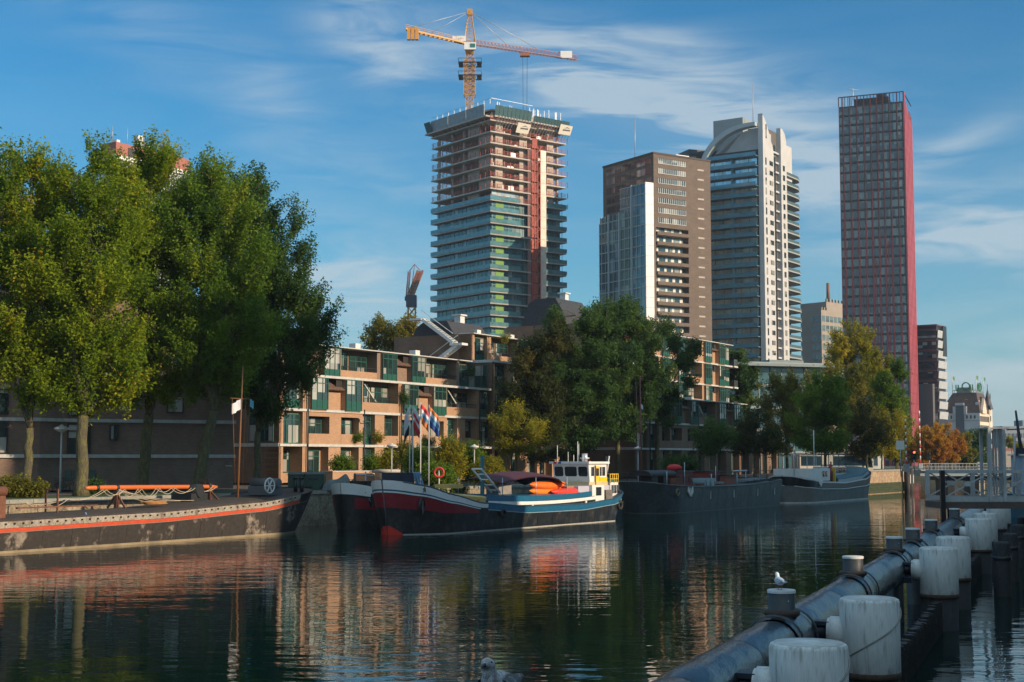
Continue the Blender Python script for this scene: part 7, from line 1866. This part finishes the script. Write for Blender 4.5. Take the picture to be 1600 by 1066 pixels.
# green containers, covered motorbike, planters and terrace walls
BIN = mat('bin_green',(.012,.05,.035),.5,var=.15)
def bins(label, px, Y):
    t = thing('waste_container', label, 'container', (at(px,718,Y).x, Y, ga), TH-R(60), 'dark green containers on the quay'); MB().box(-.55,.55,-.45,.45,.02,1.15).build('body', BIN, t, .04); m = MB().extr([(-.58,-.48,1.16),(.58,-.48,1.16),(.58,.48,1.3),(-.58,.48,1.3)], (0,0,.06)); m.build('lid', BIN, t); MB().box(-.2,.2,-.49,-.46,.8,.95).build('handle', DARK, t); return t
c0 = bins('dark green container, leftmost of four by the gap', 464, 100)
for px, lab in ((475,'second dark green container from the left'),(486,'third dark green container from the left'),(495,'rightmost dark green container beside a bicycle')): copy_tree(c0, loc=(at(px,718,100).x, 100.3, ga), label=lab)
t = thing('covered_motorbike', 'motorbike under a grey-green rain cover on the quay', 'motorbike', (at(529,718,100).x, 99.5, ga), .2)
prof = [(-1.1,.15,.12),(-.95,.62,.25),(-.5,.95,.3),(-.2,.85,.32),(.1,.95,.35),(.45,1.25,.42),(.62,1.35,.3),(.85,.9,.22),(1.1,.3,.12)]
rows = [[(x, w*.9*(1 if q < 2 else 1)*s_, z) for (s_, z, q) in ((-1.15,.12,0),(-1.0,h*.5,1),(-.6,h*.9,2),(0,h,3),(.6,h*.9,2),(1.0,h*.5,1),(1.15,.12,0))] for x, h, w in prof]
m = MB().grid(rows); cv = m.build('cover', mat('rain_cover',(.13,.16,.16),.6,var=.25,scale=4,bump=.6,bscale=3), t); s_ = cv.modifiers.new('s','SUBSURF'); s_.levels = s_.render_levels = 2
tyre(t, (-.85,0,.3), .26, .06); tyre(t, (.9,0,.3), .26, .06)
def planter(name, label, px, Y, w, h, d=1.2, mt=None, rz=None):
    t = thing(name, label, 'brick wall', (at(px,718,Y).x, Y, ga), TH if rz is None else rz); MB().box(0,w,0,d,0,h).build('brickwork', mt or BRK, t); MB().box(-.05,w+.05,-.05,d+.05,h,h+.08).build('coping', CONC, t); return t
planter('terrace_wall', 'low orange brick terrace wall at the left end of the garden', 520, 108, 6.5, 1.3); planter('terrace_wall', 'low brick terrace wall below the leafy planter', 570, 110, 5.5, 1.1, 2.0); planter('terrace_wall', 'shaded brick quay garden wall below the flags', 620, 112, 9, .9, 1.0)
t = thing('round_planter', 'round brick planter holding a small bush', 'planter', (at(606,718,110).x, 109.5, ga)); MB().lathe((0,0,0),[(.75,0),(.95,.8),(.95,1.45),(.8,1.5),(0,1.4)],20).build('bowl', mat('planter_stone',(.40,.28,.19),.8,var=.2), t); MB().lathe((0,0,0),[(.97,1.25),(1.02,1.27),(1.02,1.45),(.97,1.47)],20).build('rim', CONC, t)
t = thing('life_ring', 'red life ring on a stand beside the hedge', 'life ring', (at(686,718,104).x, 104, ga)); MB().tube([(0,.05,0),(0,.05,1.5)],.05,6).build('stand', OFFWH, t); m = MB(); R_ = []
for i in range(17):
    a = 2*math.pi*i/16; R_.append([((.34+.08*math.cos(b))*math.cos(a), .08*math.sin(b)-.05, 1.3+(.34+.08*math.cos(b))*math.sin(a)) for b in [2*math.pi*j/8 for j in range(8)]])
m.grid(R_, close=True); m.build('ring', RED, t)
t = thing('bollard', 'small white mushroom bollard on the left quay edge', 'bollard', (at(173,718,78.5).x, 80.2, 2.35)); MB().lathe((0,0,0),[(.09,0),(.08,.22),(.2,.27),(.21,.34),(.1,.42),(0,.43)],14).build('body', OFFWH, t); MB().lathe((0,0,0),[(.15,0),(.15,.03),(0,.03)],14).build('base', DARK, t)
t = thing('garden_chair', 'dark wooden chair under the leaning tree', 'chair', (at(319,718,91).x, 91, 2.35), .3); MB().box(-.28,.28,-.25,.25,.42,.48).build('seat', RUST, t)
for x in (-.26,.26):
    for y in (-.23,.23): MB().box(x-.025,x+.025,y-.025,y+.025,0,.42 if y < 0 else .95).build('leg', RUST, t)
MB().box(-.28,.28,.21,.25,.7,.92).build('backrest', RUST, t)
# coach, traffic lights, barrier poles
def coach():
    t = thing('coach', 'long pale coach with dark side windows parked behind the trees', 'coach', (at(1252,718,190).x, 191, 2.2), R(14))
    L = 10.8; w = 2.5; CW = mat('coach_beige',(.42,.40,.36),.35,var=.08)
    m = MB(); pr = [(0,.35),(0,2.9),(.25,3.15),(L-1.0,3.15),(L-.35,2.6),(L,1.3),(L,.35)]; m.extr([(x,0,z) for x,z in pr], (0,w,0)); m.build('body', CW, t)
    G = glass('coach_glass',(.012,.03,.045),.05); MB().extr([(.2,-.03,1.45),(L-1.1,-.03,1.45),(L-1.1,-.03,2.75),(.2,-.03,2.75)], (0,.02,0)).build('side_window', G, t)
    MB().extr([(L-.95,-.04,1.25),(L-.08,-.04,1.2),(L-.42,-.04,2.45),(L-.95,-.04,2.7)], (0,.02,0)).build('door_window', G, t)
    MB().extr([(L-.02,.15,1.35),(L-.02,w-.15,1.35),(L-.36,w-.15,2.55),(L-.36,.15,2.55)], (.04,0,.01)).build('windscreen', G, t)
    MB().box(.1,L-1.2,-.02,.0,2.85,3.12).build('roof_band', mat('coach_dark',(.03,.04,.05),.4), t)
    for x in (2.0,3.2,8.4):
        wm = MB(); wm.tube([(x,-.05,.5),(x,.28,.5)],.48,16); wo = wm.build('wheel', mat('rubber',(.02,.02,.02),.8), t); MB().tube([(x,-.07,.5),(x,-.04,.5)],.26,12).build('rim', STEEL, wo)
    for y in (.35,w-.35): MB().box(L-.02,L+.03,y-.15,y+.15,.75,.95).build('headlight', WHITE, t)
    MB().tube([(L-.3,-.1,2.6),(L+.25,-.25,2.5),(L+.28,-.28,2.1)],.04,5).build('mirror', DARK, t)
coach()
def signal(label, px, Y, py_t, gz, red=True):
    t = thing('traffic_light', label, 'traffic light', (at(px,718,Y).x, Y, gz)); zt = at(px,py_t,Y).z-gz
    MB().tube([(0,0,0),(0,0,zt)],.07,8).build('pole', STEEL, t); b = MB().box(-.22,.22,-.2,.1,zt-1.0,zt+.15).build('housing', BLACK, t)
    for k in range(2): MB().ball((0,-.22,zt-.15-k*.5),(.13,.05,.13)).build('lamp', mat('red_glow',(0,0,0)) if red and k == 0 else DARK, b)
signal('traffic light showing red at the bridge end', 1428, 170, 705, 3.1); signal('dark traffic light on the bridge approach', 1452, 203, 708, 3.0, False)
WR = MATS.get('wr')
def barrier(label, px, Y, y0, y1, gz=3.0):
    t = thing('barrier_pole', label, 'barrier', (at(px,718,Y).x, Y, gz), 0, 'raised red and white barrier poles'); z0 = at(px,y0,Y).z-gz; z1 = at(px,y1,Y).z-gz; n = 14
    for cidx, mt in ((0, RED), (1, WHITE)):
        m = MB()
        for k in range(cidx, n, 2): m.tube([(0,0,z0+(z1-z0)*k/n),(0,0,z0+(z1-z0)*(k+1)/n)],.09,8)
        m.parts('red_band' if cidx == 0 else 'white_band', mt, t)
    MB().box(-.3,.3,-.3,.3,0,z0).build('housing', STEEL, t)
barrier('raised red and white barrier pole at the end of the lit quay', 1416, 172, 725, 655); barrier('taller striped barrier pole before the orange trees', 1438, 206, 724, 642)
t = thing('park_sign', 'small white notice board between the barrier poles and trees', 'sign', (at(1407,718,175).x, 175, 2.4)); MB().tube([(0,0,0),(0,0,4.2)],.05,6).build('post', STEEL, t); MB().box(-.5,.5,-.06,0,3.3,4.4).build('board', WHITE, t)
# dark end of the quay with white marks, mooring piles against the quay corner
t = thing('mooring_dolphin', 'pair of dark timber piles with white marks at the quay corner', 'dolphin', Q(196.5, 55.6, 0), TH)
for x in (0,1.5): 
    p = MB().tube([(x,0,-2),(x,0,ZR+.15)],.42,12).build('pile', mat('pile_tar',(.02,.02,.02),.7), t); MB().box(x-.12,x+.12,-.47,-.41,1.2,2.4).build('white_mark', OFFWH, p)
# railing and benches on the raised quay, low wall by the ivy
m = MB(); t = thing('quay_railing', 'thin dark railing on the shaded quay behind the far ships', 'railing', Q(112, 57.2, 2.3), TH)
for k in range(24): MB().tube([(k*2,0,0),(k*2,0,1.0)],.03,5).build('post', DARK, t)
MB().tube([(0,0,1.0),(46,0,1.0)],.03,5).build('rail', DARK, t); MB().tube([(0,0,.5),(46,0,.5)],.02,5).build('rail', DARK, t)

# a person walking on the raised quay before the coach
def person(label, loc, rz, shirt, trousers):
    t = thing('person', label, 'person', loc, rz)
    V_ = [(0,0,.95),(0,0,1.15),(0,0,1.38),(0,0,1.50),(.02,0,1.62),(.03,0,1.72),(0,.10,.90),(.10,.10,.50),(.02,.10,.06),(.14,.10,.03),(0,-.10,.90),(-.06,-.10,.50),(-.22,-.10,.09),(-.12,-.11,.02),
          (0,.19,1.40),(-.06,.25,1.13),(.06,.24,.90),(.10,.24,.82),(0,-.19,1.40),(.06,-.25,1.13),(.20,-.22,.93),(.25,-.22,.86)]
    E_ = [(0,1),(1,2),(2,3),(3,4),(4,5),(0,6),(6,7),(7,8),(8,9),(0,10),(10,11),(11,12),(12,13),(2,14),(14,15),(15,16),(16,17),(2,18),(18,19),(19,20),(20,21)]
    r = [.15,.14,.15,.06,.10,.08,.10,.07,.05,.04,.10,.07,.05,.04,.07,.05,.035,.03,.07,.05,.035,.03]
    me = bpy.data.meshes.new('body'); me.from_pydata(V_, E_, []); o = bpy.data.objects.new('body', me); C.objects.link(o); o.parent = t
    sk = o.modifiers.new('s','SKIN'); me.materials.append(mat('clothes_dark', shirt, .9))
    for i, v in enumerate(me.skin_vertices[0].data): v.radius = (r[i], r[i])
    me.skin_vertices[0].data[0].use_root = True; s_ = o.modifiers.new('u','SUBSURF'); s_.levels = s_.render_levels = 2
    MB().ball((.025,0,1.67),(.10,.085,.12),12).build('face', mat('skin', (.45,.27,.2), .6), t); MB().ball((-.005,0,1.71),(.105,.095,.11),12).build('hair', mat('hair_dark',(.03,.02,.015),.8), t)
person('person in dark clothes walking on the quay before the coach', (at(1298,718,176).x, 176, 2.42), 0.3, (.03,.035,.05), 0)
HAZE()
